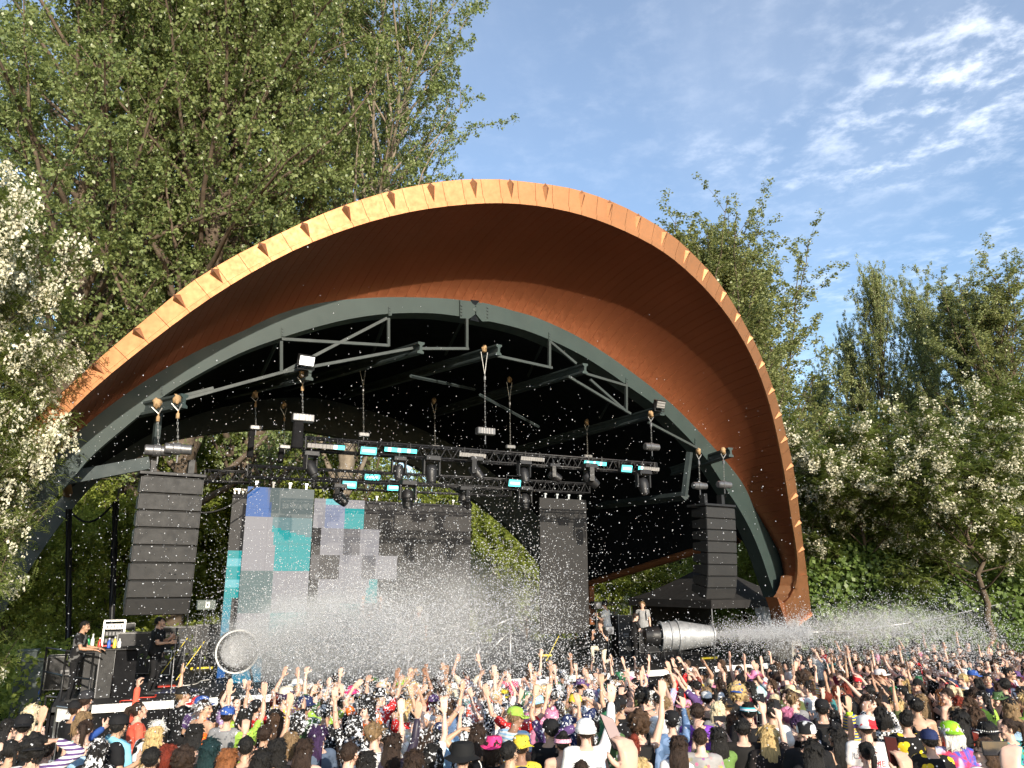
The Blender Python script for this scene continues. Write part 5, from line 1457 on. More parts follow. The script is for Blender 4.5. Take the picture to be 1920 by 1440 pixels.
# the pop-up tent beyond the deck
tc_ = at_y(1338, 1200, 31.0); tc_[2] = .5
tw = 2.25
def tp(a, b, z): return np.array([tc_[0], tc_[1], 0]) + E1 * a * tw + BK * b * tw + UP * z
t = empty('canopy_tent', tp(0, 0, .5), 'black pop-up tent with grey tarpaulin sides behind the far speaker stack', 'tent')
eave = at_y(1338, 1122, 31.0)[2]; peak = eave + 1.35
cor = [(-1, -1), (1, -1), (1, 1), (-1, 1)]
for i in range(4):
    a, b = cor[i], cor[(i + 1) % 4]
    N_ = 8; V = []; F = []
    for r in range(N_ + 1):
        f = r / N_; zf = eave + (peak - eave) * (f ** 1.25)
        for q in range(5):
            g_ = q / 4; x_ = (a[0] * (1 - g_) + b[0] * g_) * (1 - f); y_ = (a[1] * (1 - g_) + b[1] * g_) * (1 - f)
            V.append(tp(x_, y_, zf - .06 * math.sin(math.pi * g_) * (1 - f)))
    for r in range(N_):
        for q in range(4):
            o_ = r * 5 + q; F.append((o_, o_ + 1, o_ + 6, o_ + 5))
    mb = MB(); mb.add(V, F); o = mb.build('roof_panel', M['tent'], t, smooth=True)
    p, q = tp(*a, eave), tp(*b, eave)
    mb = MB(); d_ = q - p
    mb.prism([p, q, q - UP * .28, p - UP * .28], np.cross(d_ / np.linalg.norm(d_), UP) * .015); mb.build('valance', M['tent'], t)
    mb = MB(); mb.tube([tp(a[0] * .985, a[1] * .985, .3), tp(a[0] * .985, a[1] * .985, eave - .02)], .022, 6); mb.build('leg', M['alu'], t)
# tarpaulin gathered like a curtain on the tent's front
N_ = 26; V = []; F = []
for r in range(13):
    f = r / 12
    for q in range(N_ + 1):
        g_ = q / N_; x_ = -.05 + .98 * g_
        sag = .62 * math.sin(math.pi * min(1, g_ * 1.1)) * (f ** .8)
        hem = 1.55 + .35 * math.sin(g_ * 5) - .5 * (abs(g_ - .5) * 2) ** 2
        pull = 1 - .28 * f * (1 - .5 * g_)
        V.append(tp(x_ * pull + .22 * f, -1.01 + .05 * math.sin(g_ * 26 + f * 3) * (.4 + f) + .03 * math.sin(9 * f), eave - .25 - f * hem))
for r in range(12):
    for q in range(N_):
        o_ = r * (N_ + 1) + q; F.append((o_, o_ + 1, o_ + N_ + 2, o_ + N_ + 1))
mb = MB(); mb.add(V, F); mb.build('side_tarpaulin', M['tarp'], t, smooth=True)
mb = MB(); mb.prism([tp(-.95, .96, .6), tp(.95, .96, .6), tp(.95, .96, eave - .3), tp(-.95, .96, eave - .3)], BK * .02); mb.build('back_wall', M['tent'], t)
# fence at the edge of the audience field
fp = [(1500, 1232, 31), (1607, 1246, 30.5), (1755, 1222, 31), (1905, 1215, 31.5), (2040, 1210, 32)]
FPt = []
for (x, yb, Y) in fp:
    p = at_y(x, yb, Y); p[2] = float(ground_z(p[0], p[1])); FPt.append(p)
t = empty('wire_fence', FPt[0], 'wire fence with metal posts along the leafy bank', 'fence')
for p in FPt:
    mb = MB(); mb.tube([p, p + UP * 1.9], .035, 7); mb.build('post', M['alu'], t, smooth=True)
for a, b in zip(FPt[:-1], FPt[1:]):
    mb = MB(); mb.tube([a + UP * 1.85, b + UP * 1.85], .022, 6); mb.build('top_rail', M['alu'], t, smooth=True)
    mb = MB(); d = b - a; L = np.linalg.norm(d); d /= L; n_ = int(L / .14); hh = 1.75
    for k in range(-int(hh / .14), n_):
        s0, s1 = max(0, k * .14), min(L, k * .14 + hh)
        z0, z1 = s0 - k * .14, s1 - k * .14
        if s1 > s0:
            mb.tube([a + d * s0 + UP * (z0 + .06), a + d * s1 + UP * (z1 + .06)], .004, 3, False)
            mb.tube([a + d * s0 + UP * (hh - z0 + .06), a + d * s1 + UP * (hh - z1 + .06)], .004, 3, False)
    mb.build('wire_mesh', M['grey_metal'], t, kind='stuff')
# ================================================================== trees and shrubs
def leaf_material(name, a, b, trans=0.35, rough=0.5, spec=0.35):
    t = NT(name)
    g = t.node('ShaderNodeNewGeometry')
    c = t.mix(g.outputs['Random Per Island'], a, b)
    n = t.noise(0.45, 3, 0.6)
    c = t.mix(t.ramp(n, 0.35, 0.7, 0, 0.55), c, tint(b, 1.25))
    t.set(color=c, rough=rough, spec=spec)
    tr = t.node('ShaderNodeBsdfTranslucent', {'Color': t.mix(0.5, c, (0.16, 0.20, 0.03))})
    mx = t.node('ShaderNodeMixShader', {0: trans, 1: t.b.outputs[0], 2: tr.outputs[0]})
    t.l.new(mx.outputs[0], t.out.inputs['Surface'])
    return t.m
M['leaf_cot'] = leaf_material('cottonwood_leaf', (0.105, 0.155, 0.046), (0.27, 0.32, 0.125), 0.45, 0.36, 0.5)
M['leaf_pop'] = leaf_material('poplar_leaf', (0.125, 0.160, 0.052), (0.32, 0.34, 0.14), 0.42, 0.36, 0.5)
M['leaf_loc'] = leaf_material('locust_leaf', (0.11, 0.16, 0.035), (0.25, 0.29, 0.08), 0.45, 0.5, 0.3)
M['leaf_und'] = leaf_material('undergrowth_leaf', (0.18, 0.25, 0.036), (0.40, 0.45, 0.10), 0.58, 0.5, 0.3)
M['leaf_ivy'] = leaf_material('ivy_leaf', (0.050, 0.095, 0.020), (0.14, 0.20, 0.045), 0.3, 0.45, 0.4)
M['blossom'] = leaf_material('white_blossom', (0.58, 0.55, 0.38), (0.78, 0.75, 0.60), 0.3, 0.7, 0.2)
M['bark'] = basic('grey_brown_bark', (0.105, 0.080, 0.058), 0.95, 0, 0.35, 3, 0.15, 0.9, 14)
M['bark_pale'] = basic('pale_bark', (0.20, 0.165, 0.125), 0.95, 0, 0.3, 3, 0.15, 0.8, 14)

def unit(v): return v / (np.linalg.norm(v, axis=-1, keepdims=True) + 1e-9)
def leaves_at(C, rad, per, size, rng, flat=0.0, droop=0.3):
    """leaf quads (rhombi folded along the midrib) scattered round the cluster centres C"""
    n = len(C) * per
    c = np.repeat(C, per, 0)
    d = rng.normal(size=(n, 3)); d = unit(d) * (rng.random((n, 1)) ** 0.5)
    r = np.repeat(np.broadcast_to(rad, (len(C),)), per)[:, None]
    off = d * r; off[:, 2] *= (1 - flat)
    p = c + off
    ax = unit(d * 0.8 + rng.normal(size=(n, 3)) * 0.6 + np.array([0, 0, -droop]))
    nr = unit(np.cross(ax, rng.normal(size=(n, 3))))
    nr = np.where(nr[:, 2:3] < 0, -nr, nr)
    nr = unit(nr + np.array([0.12, -0.42, 0.30]))
    sd = unit(np.cross(ax, nr)); 
    s = size * (0.65 + 0.7 * rng.random((n, 1)))
    a = p - ax * s * 0.5; b = p + ax * s * 0.6
    l = p + sd * s * 0.42 + nr * s * 0.10; q = p - sd * s * 0.42 + nr * s * 0.10
    return np.stack([a, q, b, l], 1).reshape(-1, 3)

def curve(p0, d0, L, n, rng, up=0.25, wob=0.12):
    pts = [np.array(p0, float)]; d = np.array(d0, float)
    for k in range(n):
        d = d + rng.normal(size=3) * wob + np.array([0, 0, up]) / n; d /= np.linalg.norm(d)
        pts.append(pts[-1] + d * L / n)
    return np.array(pts)

def make_tree(seed, H, base_frac, prof, n_limb, asc, per, leaf, csize, dens, lean=(0, 0), trunk_r=0.4, limb_fork=5, tip_only=0.35, flat=0.0, droop=0.3):
    """returns wood MB and cluster leaf vertices; prof(f) is the crown radius at height fraction f"""
    rng = np.random.default_rng(seed)
    wood = MB(); C = []
    n = 14
    tr = [np.zeros(3)]
    for k in range(1, n + 1):
        f = k / n
        tr.append(np.array([lean[0] * f * f * H + rng.normal() * .012 * H, lean[1] * f * f * H + rng.normal() * .012 * H, H * .96 * f]))
    tr = np.array(tr)
    wood.tube(tr, [trunk_r * (1 - .93 * (k / n)) + .015 for k in range(n + 1)], 9)
    def trunk_at(f):
        x = f * n; i = min(int(x), n - 1); return tr[i] * (1 - (x - i)) + tr[i + 1] * (x - i)
    gold = 2.399
    for k in range(n_limb):
        f = base_frac + (0.97 - base_frac) * ((k + .5) / n_limb) ** 0.9
        R = prof(f)
        if R < .15: continue
        az = k * gold + rng.normal() * .3
        e = asc(f) + rng.normal() * .12
        d = np.array([math.cos(az) * math.cos(e), math.sin(az) * math.cos(e), math.sin(e)])
        L = R / max(.25, math.cos(e)) * (0.8 + .4 * rng.random())
        pts = curve(trunk_at(f), d, L, 7, rng, .35, .13)
        r0 = max(.02, trunk_r * .38 * (1 - f * .8))
        wood.tube(pts, [r0 * (1 - .85 * i / 7) + .006 for i in range(8)], 5, False)
        for j in range(limb_fork):
            g = .30 + .70 * (j + rng.random() * .6) / limb_fork
            i = min(int(g * 7), 6); q = pts[i] + (pts[i + 1] - pts[i]) * (g * 7 - i if g < 1 else 1)
            dd = unit(pts[min(i + 1, 7)] - pts[i]); side = unit(np.cross(dd, rng.normal(size=3)))
            d2 = unit(dd * .7 + side * .9 + np.array([0, 0, .25]))
            L2 = L * (.20 + .22 * rng.random()) * (1.15 - g * .55)
            tw = curve(q, d2, L2, 4, rng, .2, .16)
            wood.tube(tw, [.020, .015, .010, .007, .004], 4, False)
            m = max(2, int(L2 * dens))
            for u in np.linspace(tip_only, 1, m):
                x = u * 4; ii_ = min(int(x), 3); C.append(tw[ii_] * (1 - (x - ii_)) + tw[ii_ + 1] * (x - ii_) + rng.normal(size=3) * csize * .35)
        m = max(2, int(L * dens * .6))
        for u in np.linspace(.45, 1, m):
            x = u * 7; ii_ = min(int(x), 6); C.append(pts[ii_] * (1 - (x - ii_)) + pts[ii_ + 1] * (x - ii_) + rng.normal(size=3) * csize * .4)
    C = np.array(C)
    rad = csize * (.6 + .7 * rng.random(len(C)))
    V = leaves_at(C, rad, per, leaf, rng, flat, droop)
    return wood, V, C

def tree_thing(name, loc, label, cat, group, wood_me, crown_me, scale=1.0, rot=0.0, extra=(), zs=None, crown_name='crown'):
    t = empty(name, loc, label, cat, group, rot)
    zs = zs or scale
    W = MW[t.name] @ Matrix.Diagonal((scale, scale, zs, 1))
    if wood_me: add_obj('trunk', wood_me, t, W)
    add_obj(crown_name, crown_me, t, W)
    for nm, me in extra: add_obj(nm, me, t, W)
    return t
PROTO = {}
def proto(key, mats, *a, **k):
    wood, V, C = make_tree(*a, **k)
    PROTO[key] = (wood.mesh(key + '_trunk', M[mats[0]], True), np_mesh(key + '_crown', V, 4, M[mats[1]]), float(np.quantile(V[:, 2], .9995)))
egg = lambda R, lo=.2, pk=.5: (lambda f: R * max(0.0, math.sin(math.pi * min(1, max(0, ((f - lo) / (1 - lo)) ** .8)))) ** .55 * (1 if f > pk else 1) + .2 * (f < .97))
col_ = lambda R: (lambda f: R * (min(1, (f - .04) * 5) if f < .25 else 1) * (1 - max(0, f - .35) / .65) ** .62 + .25)
proto('cotton_a', ('bark', 'leaf_cot'), 11, 33, .16, egg(7.2, .10), 84, lambda f: .55 + .5 * f, 28, .132, .33, 2.0, trunk_r=.55, limb_fork=8)
proto('cotton_b', ('bark', 'leaf_cot'), 12, 33, .14, egg(6.2, .08), 76, lambda f: .75 + .4 * f, 28, .132, .32, 2.0, trunk_r=.5, limb_fork=8)
proto('cotton_lean', ('bark_pale', 'leaf_cot'), 13, 34, .20, egg(6.6, .16), 50, lambda f: .80 + .35 * f, 27, .132, .29, 1.9, lean=(.10, -.02), trunk_r=.5, limb_fork=7)
proto('poplar_a', ('bark', 'leaf_pop'), 14, 29, .06, col_(4.6), 88, lambda f: 1.0 + .3 * f, 27, .145, .31, 2.0, trunk_r=.4, limb_fork=7)
proto('poplar_b', ('bark', 'leaf_pop'), 15, 29, .06, col_(3.5), 84, lambda f: 1.1 + .25 * f, 27, .145, .30, 2.0, trunk_r=.4, limb_fork=7)
proto('bush_a', ('bark', 'leaf_und'), 16, 8, .04, egg(3.6, -.25), 60, lambda f: .35 + .8 * f, 32, .15, .36, 2.8, trunk_r=.13, limb_fork=6)
proto('bush_b', ('bark', 'leaf_und'), 17, 8, .04, egg(3.0, -.3), 54, lambda f: .5 + .7 * f, 32, .15, .35, 2.8, trunk_r=.11, limb_fork=6)

# --- locusts: feathery leaves in layered sprays, hanging white blossom
def locust(seed, H, base_frac, R, n_limb, n_leaf_each, leaflet, bloom, trunk_r=.14):
    rng = np.random.default_rng(seed)
    wood, V0, C = make_tree(seed, H, base_frac, egg(R, base_frac - .12), n_limb, lambda f: .15 + .75 * f, 1, .01, .30, 2.6, trunk_r=trunk_r, limb_fork=7, tip_only=.2)
    # pinnate leaves: a drooping midrib with leaflets on both sides
    n = len(C) * n_leaf_each
    c = np.repeat(C, n_leaf_each, 0) + rng.normal(size=(n, 3)) * np.array([.22, .22, .14])
    az = rng.random(n) * 6.283
    dr = unit(np.stack([np.cos(az), np.sin(az), rng.normal(size=n) * .25 - .15], 1))
    sd = unit(np.cross(dr, np.array([0, 0, 1.0]))); up_ = np.cross(sd, dr)
    Lr = (.20 + .12 * rng.random(n))[:, None]
    quads = []
    for k in range(6):
        u = (k + .6) / 6
        p = c + dr * Lr * u - up_ * (u * u * Lr * .35)
        for sg in (-1, 1):
            a = p; s = leaflet * (1.1 - .5 * abs(u - .5))
            tip = p + (sd * sg * .85 + dr * .35 - up_ * .25) * s * 1.5
            w = dr * s * .42
            mid = (a + tip) / 2 + up_ * s * .08
            quads.append(np.stack([a, mid + w, tip, mid - w], 1))
    V = np.concatenate(quads, 0).reshape(-1, 3)
    # blossom: hanging tapering bunches
    nb = int(len(C) * bloom)
    w8 = np.maximum(.02, C[:, 2] - H * base_frac * .8) * (np.linalg.norm(C[:, :2], axis=1) + .5)
    pick = np.repeat(rng.choice(len(C), nb // 4 + 1, p=w8 / w8.sum()), 4)[:nb]
    b0 = C[pick] + rng.normal(size=(nb, 3)) * .2 - np.array([0, 0, .08])
    bl = []
    for k in range(20):
        u = rng.random((nb, 1)) ** .8
        rr_ = .072 * (1 - .55 * u) + .014
        p = b0 + np.concatenate([rng.normal(size=(nb, 2)) * rr_, -u * .34], 1)
        ax = unit(rng.normal(size=(nb, 3)) + np.array([0, 0, -.6])); s2 = unit(np.cross(ax, rng.normal(size=(nb, 3))))
        s = .044 * (.8 + .5 * rng.random((nb, 1))) * (1.2 - .5 * u)
        bl.append(np.stack([p - ax * s, p + s2 * s * .8, p + ax * s, p - s2 * s * .8], 1))
    B = np.concatenate(bl, 0).reshape(-1, 3)
    return wood.mesh('locust_trunk', M['bark'], True), np_mesh('locust_crown', V, 4, M['leaf_loc']), np_mesh('locust_blossom', B, 4, M['blossom']), float(V[:, 2].max())
LOC1 = locust(21, 9.5, .30, 4.6, 26, 12, .085, 2.0)
LOC2 = locust(22, 9.0, .26, 4.2, 24, 12, .085, 1.7, .11)
LOC3 = locust(23, 12.5, .12, 3.3, 48, 20, .052, 2.0, .10)

def ground_at(px, Y, py=1100):
    p = at_y(px, py, Y); p[2] = float(ground_z(p[0], p[1])) - .05; return p
def top_z(px, py, Y): return at_y(px, py, Y)[2]
def plant(key, px, Y, top_py, label, group, name='tree', cat='tree', rot=0.0, wide=None):
    p = ground_at(px, Y); H = PROTO[key][2]
    zs = (top_z(px, top_py, Y) - p[2]) / H
    w, c, _ = PROTO[key]
    return tree_thing(name, p, label, cat, group, w, c, wide or zs, rot, zs=zs)
G_COT, G_POP = 'cottonwoods behind the near end of the bandshell', 'poplars beyond the far end of the bandshell'
plant('cotton_a', 40, 33, -420, 'broad cottonwood at the near edge, behind the blossoming locust', G_COT, 'cottonwood_tree', rot=.4)
plant('cotton_b', 190, 37, -380, 'cottonwood with its crown between the edge tree and the bare grey trunk', G_COT, 'cottonwood_tree', rot=1.9)
plant('cotton_a', 325, 35, -360, 'cottonwood whose bare grey trunk shows above the copper rim', G_COT, 'cottonwood_tree', rot=3.5)
plant('cotton_b', 470, 40, -340, 'tall cottonwood standing close behind the rising part of the rim', G_COT, 'cottonwood_tree', rot=5.0)
plant('cotton_lean', 600, 42, -190, 'cottonwood with pale limbs leaning out over the top of the bandshell', G_COT, 'cottonwood_tree', rot=-.1)
plant('cotton_b', 655, 47, -20, 'smaller cottonwood seen through the leaning limbs', G_COT, 'cottonwood_tree', rot=2.6, wide=.75)
plant('cotton_a', 110, 50, -200, 'far cottonwood filling the gap behind the edge tree', G_COT, 'cottonwood_tree', rot=2.2)
plant('cotton_b', 400, 54, -160, 'far cottonwood filling the gap behind the bare grey trunk', G_COT, 'cottonwood_tree', rot=.8)
plant('poplar_a', 1375, 47, 395, 'big poplar with many upright tips just behind the far shoulder of the rim', G_POP, 'poplar_tree', rot=.3, wide=.95)
plant('poplar_b', 1335, 49, 415, 'poplar standing close behind the big one, its tips just beside it', G_POP, 'poplar_tree', rot=3.3, wide=1.3)
plant('poplar_a', 1425, 50, 440, 'poplar filling the outer side of the big one behind the rim', G_POP, 'poplar_tree', rot=1.4, wide=1.0)
plant('poplar_b', 1275, 50, 425, 'poplar mostly hidden by the copper rim, beside the big one', G_POP, 'poplar_tree', rot=2.2, wide=1.1)
plant('poplar_b', 1430, 44, 600, 'low poplar pressed against the outside of the far rim', G_POP, 'poplar_tree', rot=4.2, wide=.85)
plant('poplar_b', 1705, 54, 480, 'tallest pointed poplar of the far row', G_POP, 'poplar_tree', rot=1.0, wide=.46)
plant('poplar_a', 1640, 56, 590, 'lower poplar at the gap side of the far row', G_POP, 'poplar_tree', rot=2.0, wide=.36)
plant('poplar_a', 1790, 55, 500, 'round shouldered poplar next to the tallest pointed one', G_POP, 'poplar_tree', rot=3.1, wide=.46)
plant('poplar_b', 1868, 50, 520, 'dark poplar with open twigs near the picture edge', G_POP, 'poplar_tree', rot=4.4, wide=.62)
plant('poplar_a', 1950, 48, 490, 'poplar cut off by the picture edge', G_POP, 'poplar_tree', rot=5.4, wide=.9)
plant('poplar_b', 1570, 60, 690, 'small poplar standing alone in the gap of sky', G_POP, 'poplar_tree', rot=.2, wide=.42)
plant('poplar_a', 1765, 66, 700, 'far poplar filling in behind the far row', G_POP, 'poplar_tree', rot=2.9, wide=.8)
# leafy growth seen through and round the stage
G_B = 'leafy growth behind the stage'
bl = [(20, 27, 930, 'bush beside the leg of the green arch at the near edge', 'bush_a'), (110, 30, 860, 'bush behind the leaning cable mast', 'bush_b'), (205, 33, 820, 'bush seen past the near speaker stack on its outer side', 'bush_a'),
      (300, 40, 700, 'tall bush behind the near speaker stack', 'bush_b'), (395, 42, 720, 'bright bush between the speaker stack and the tall checkered screen', 'bush_a'), (500, 46, 740, 'bush above the tall checkered screen', 'bush_b'),
      (610, 47, 760, 'bush above the centre screen under the front truss', 'bush_a'), (720, 48, 800, 'bush behind the dark half of the centre screen', 'bush_b'), (840, 48, 800, 'bush at the far top corner of the centre screen', 'bush_a'),
      (915, 45, 850, 'yellow green bush in the gap between the two dark screens', 'bush_b'), (985, 47, 870, 'bush just before the plain dark screen', 'bush_a'), (1075, 46, 900, 'bush behind the plain dark screen', 'bush_b'),
      (1150, 45, 940, 'low bush under the copper edge of the roof', 'bush_a'), (1230, 44, 950, 'low bush behind the men at the far side', 'bush_b'), (1320, 45, 980, 'bush behind the far speaker stack', 'bush_a'),
      (1400, 43, 960, 'bush seen between the far speaker stack and the arch foot', 'bush_b'), (60, 38, 780, 'tall bush higher up behind the near arch leg', 'bush_b'), (1470, 42, 860, 'bush pressed behind the copper foot', 'bush_a'),
      (160, 46, 760, 'big bush standing back between the cable masts', 'bush_a'), (255, 50, 700, 'big bush far back above the near speaker stack', 'bush_b'), (440, 54, 690, 'big bush far back under the rear arch', 'bush_a'), (560, 58, 700, 'big bush far back behind the lower truss', 'bush_b'),
      (1540, 44, 880, 'bush between the copper foot and the blossoming trees', 'bush_b'), (1620, 46, 900, 'bush behind the twin stemmed locust', 'bush_a'), (1720, 45, 860, 'bush between the two blossoming locusts', 'bush_b'), (1890, 42, 860, 'dark bush at the picture edge behind the single stemmed locust', 'bush_a'), (1830, 48, 800, 'bush behind the single stemmed locust', 'bush_b'), (1960, 44, 780, 'bush cut off by the picture edge', 'bush_a')]
for i, (px, Y, ty, lab, key) in enumerate(bl):
    plant(key, px, Y, ty, lab, G_B, 'bush', 'bush', rot=i * 1.3)
# blossoming locusts
G_L = 'locust trees in white blossom'
def loc_tree(L, px, Y, top_py, label, rot, wide, H, px_shift=0):
    p = ground_at(px, Y); zs = (top_z(px, top_py, Y) - p[2]) / L[3]
    w, c, b, _ = L
    return tree_thing('locust_tree', p, label, 'tree', G_L, w, c, wide, rot, extra=[('blossom', b)], zs=zs)
loc_tree(LOC2, 1624, 33, 745, 'twin stemmed locust in white blossom beside the copper foot', .6, 1.05, 9.0)
loc_tree(LOC2, 1612, 34.5, 850, 'second stem of the blossoming locust beside the copper foot', 3.0, .8, 9.0)
loc_tree(LOC1, 1841, 31, 715, 'single stemmed locust in white blossom over the ivy bank', 2.4, 1.0, 9.5)
loc_tree(LOC2, 1960, 33, 690, 'locust in blossom reaching in at the picture edge', 4.4, 1.0, 9.0)
loc_tree(LOC2, 1530, 37, 800, 'small locust in blossom partly hidden by the copper foot', 5.1, .7, 9.0)
p = ground_at(-215, 12.6); p[2] = float(ground_z(p[0], p[1]))
p2_ = ground_at(-150, 14.2); p2_[2] = float(ground_z(p2_[0], p2_[1]))
tree_thing('locust_tree', p2_, 'locust in heavy blossom close behind the nearest one', 'tree', G_L, LOC3[0], LOC3[1], .56, 3.9, extra=[('blossom', LOC3[2])], zs=.74)
tree_thing('locust_tree', p, 'nearest locust, heavy white blossom hanging in front of the arch leg', 'tree', G_L, LOC3[0], LOC3[1], .64, 1.2, extra=[('blossom', LOC3[2])], zs=.80)

# ivy covered bank along the fence
rng = np.random.default_rng(31)
lumps = []
for (px, py, Y, r, h) in [(1525, 1150, 33, 1.6, 1.6), (1580, 1120, 33.5, 1.9, 2.2), (1640, 1105, 34, 2.0, 2.3), (1700, 1120, 34, 1.9, 2.0), (1760, 1140, 33.5, 1.8, 1.7), (1820, 1165, 33, 1.9, 1.5), (1885, 1150, 33, 2.0, 1.8), (1950, 1130, 33.5, 2.2, 2.2), (2020, 1120, 34, 2.2, 2.2), (1550, 1180, 32, 1.4, 1.2), (1660, 1180, 32.3, 1.7, 1.3), (1730, 1195, 32, 1.5, 1.0), (1800, 1205, 32, 1.5, .9), (1610, 1195, 31.8, 1.5, 1.1), (1870, 1200, 32, 1.6, 1.0), (1940, 1200, 32, 1.6, 1.2), (1510, 1195, 32.5, 1.2, 1.0)]:
    c = at_y(px, py, Y); lumps.append((c, r, h))
V = []
for c, r, h in lumps:
    n = int(2600 * r * r / 3)
    d = unit(rng.normal(size=(n, 3))); d[:, 2] = np.abs(d[:, 2]) * 1.0 - .35 * (rng.random(n) < .35)
    k = 1 + .16 * np.sin(d[:, 0] * 6 + c[0]) * np.cos(d[:, 2] * 7 + c[1]) + .10 * np.sin(d[:, 1] * 11) + rng.normal(size=n) * .06
    P = c + d * np.array([r, r * .8, h]) * k[:, None]
    keep = d[:, 1] < .35
    P, dd = P[keep], d[keep]; n = len(P)
    nr = unit(dd * .8 + rng.normal(size=(n, 3)) * .55 + np.array([0, 0, .2])); ax = unit(np.cross(nr, rng.normal(size=(n, 3))) + np.array([0, 0, -.5])); sd = unit(np.cross(ax, nr))
    s = (.13 + .10 * rng.random((n, 1)))
    V.append(np.stack([P - ax * s * .5, P + sd * s * .48 + nr * s * .1, P + ax * s * .6, P - sd * s * .48 + nr * s * .1], 1).reshape(-1, 3))
add_obj('ivy', np_mesh('ivy', np.concatenate(V), 4, M['leaf_ivy']), label='dense green ivy covering the bank behind the fence', kind='stuff')
# low rough growth along the ground behind the fence and round the near corner
def ground_cover(pts, n, spread, h, mat, name, label):
    rng = np.random.default_rng(len(name)); V = []
    for (px, Y) in pts:
        c = ground_at(px, Y); q = c + rng.normal(size=(n, 3)) * np.array([spread, spread * .6, 0]); q[:, 2] = ground_z(q[:, 0], q[:, 1]) + rng.random(n) ** 1.5 * h
        V.append(leaves_at(q, .15, 3, .13, rng))
    return add_obj(name, np_mesh(name, np.concatenate(V), 4, M[mat]), label=label, kind='stuff')
ground_cover([(10, 21), (40, 24), (90, 26), (150, 28), (220, 30), (300, 34), (380, 36), (460, 38)], 900, 1.6, 2.0, 'leaf_und', 'undergrowth', 'wild undergrowth behind the near end of the stage')
ground_cover([(1500, 31), (1580, 31), (1660, 31), (1740, 31), (1820, 31.3), (1900, 31.5), (1960, 31.5)], 600, 1.0, .8, 'leaf_ivy', 'ground_ivy', 'low leaves growing along the fence')
# a pale shed half hidden behind the locusts
c = ground_at(1800, 46); t = empty('garden_shed', c, 'pale shed with a blue panel half hidden behind the blossoming trees', 'shed')
zt = top_z(1800, 1040, 46)
mb = MB(); mb.box((c[0], c[1], (c[2] + zt) / 2), (4.6, 3, zt - c[2])); mb.build('wall', M['white'], t)
mb = MB(); mb.prism([(c[0] - 2.5, c[1] - 1.7, zt), (c[0] + 2.5, c[1] - 1.7, zt), (c[0] + 2.5, c[1] - 1.7, zt + .12), (c[0] - 2.5, c[1] - 1.7, zt + .5)], (0, 3.4, 0)); mb.build('roof', M['bar_off'], t)
mb = MB(); mb.box((c[0] - 2.0, c[1] - 1.52, zt - .5), (.5, .05, .8)); mb.build('panel', basic('blue_panel', (.05, .14, .45), .6), t)
# ================================================================== the crowd
SKINS = [(.61, .41, .31), (.53, .345, .25), (.65, .46, .36), (.42, .26, .17), (.29, .17, .11), (.49, .32, .215), (.59, .385, .29)]
def skin_mat(k, foam):
    key = ('skin', k, foam)
    if key not in M:
        t = NT('skin'); n = t.noise(7, 4, .6); c = SKINS[k]
        col = t.mix(t.ramp(n, .35, .65), tint(c, .9), (min(1, c[0] * 1.06), c[1] * .95, c[2] * .92))
        t.set(color=col, rough=.48, spec=.35); t.b.inputs['Subsurface Weight'].default_value = .06; t.b.inputs['Subsurface Radius'].default_value = (.02, .008, .004)
        if foam: foam_over(t, col, foam * .45, 30)
        M[key] = t.m
    return M[key]
def foam_over(t, col, amount, scale=24):
    """blobs of foam that landed on it"""
    info = t.node('ShaderNodeObjectInfo'); tcn = t.node('ShaderNodeTexCoord')
    v = t.node('ShaderNodeVectorMath', {0: tcn.outputs['Object'], 1: info.outputs['Location']}, operation='ADD')
    n = t.node('ShaderNodeTexNoise', {'Vector': v.outputs[0], 'Scale': scale, 'Detail': 3.0, 'Roughness': .6}).outputs['Fac']
    n2 = t.node('ShaderNodeTexNoise', {'Vector': v.outputs[0], 'Scale': scale * .22, 'Detail': 2.0}).outputs['Fac']
    th = .80 - .26 * amount
    s_ = t.node('ShaderNodeMath', {0: n, 1: t.ramp(n2, .3, .7, -.12, .12)}, operation='ADD').outputs[0]
    k = t.ramp(s_, th, th + .035)
    t.set(color=t.mix(k, col, (.80, .81, .83)))
    return k
PATTERN_N = {}
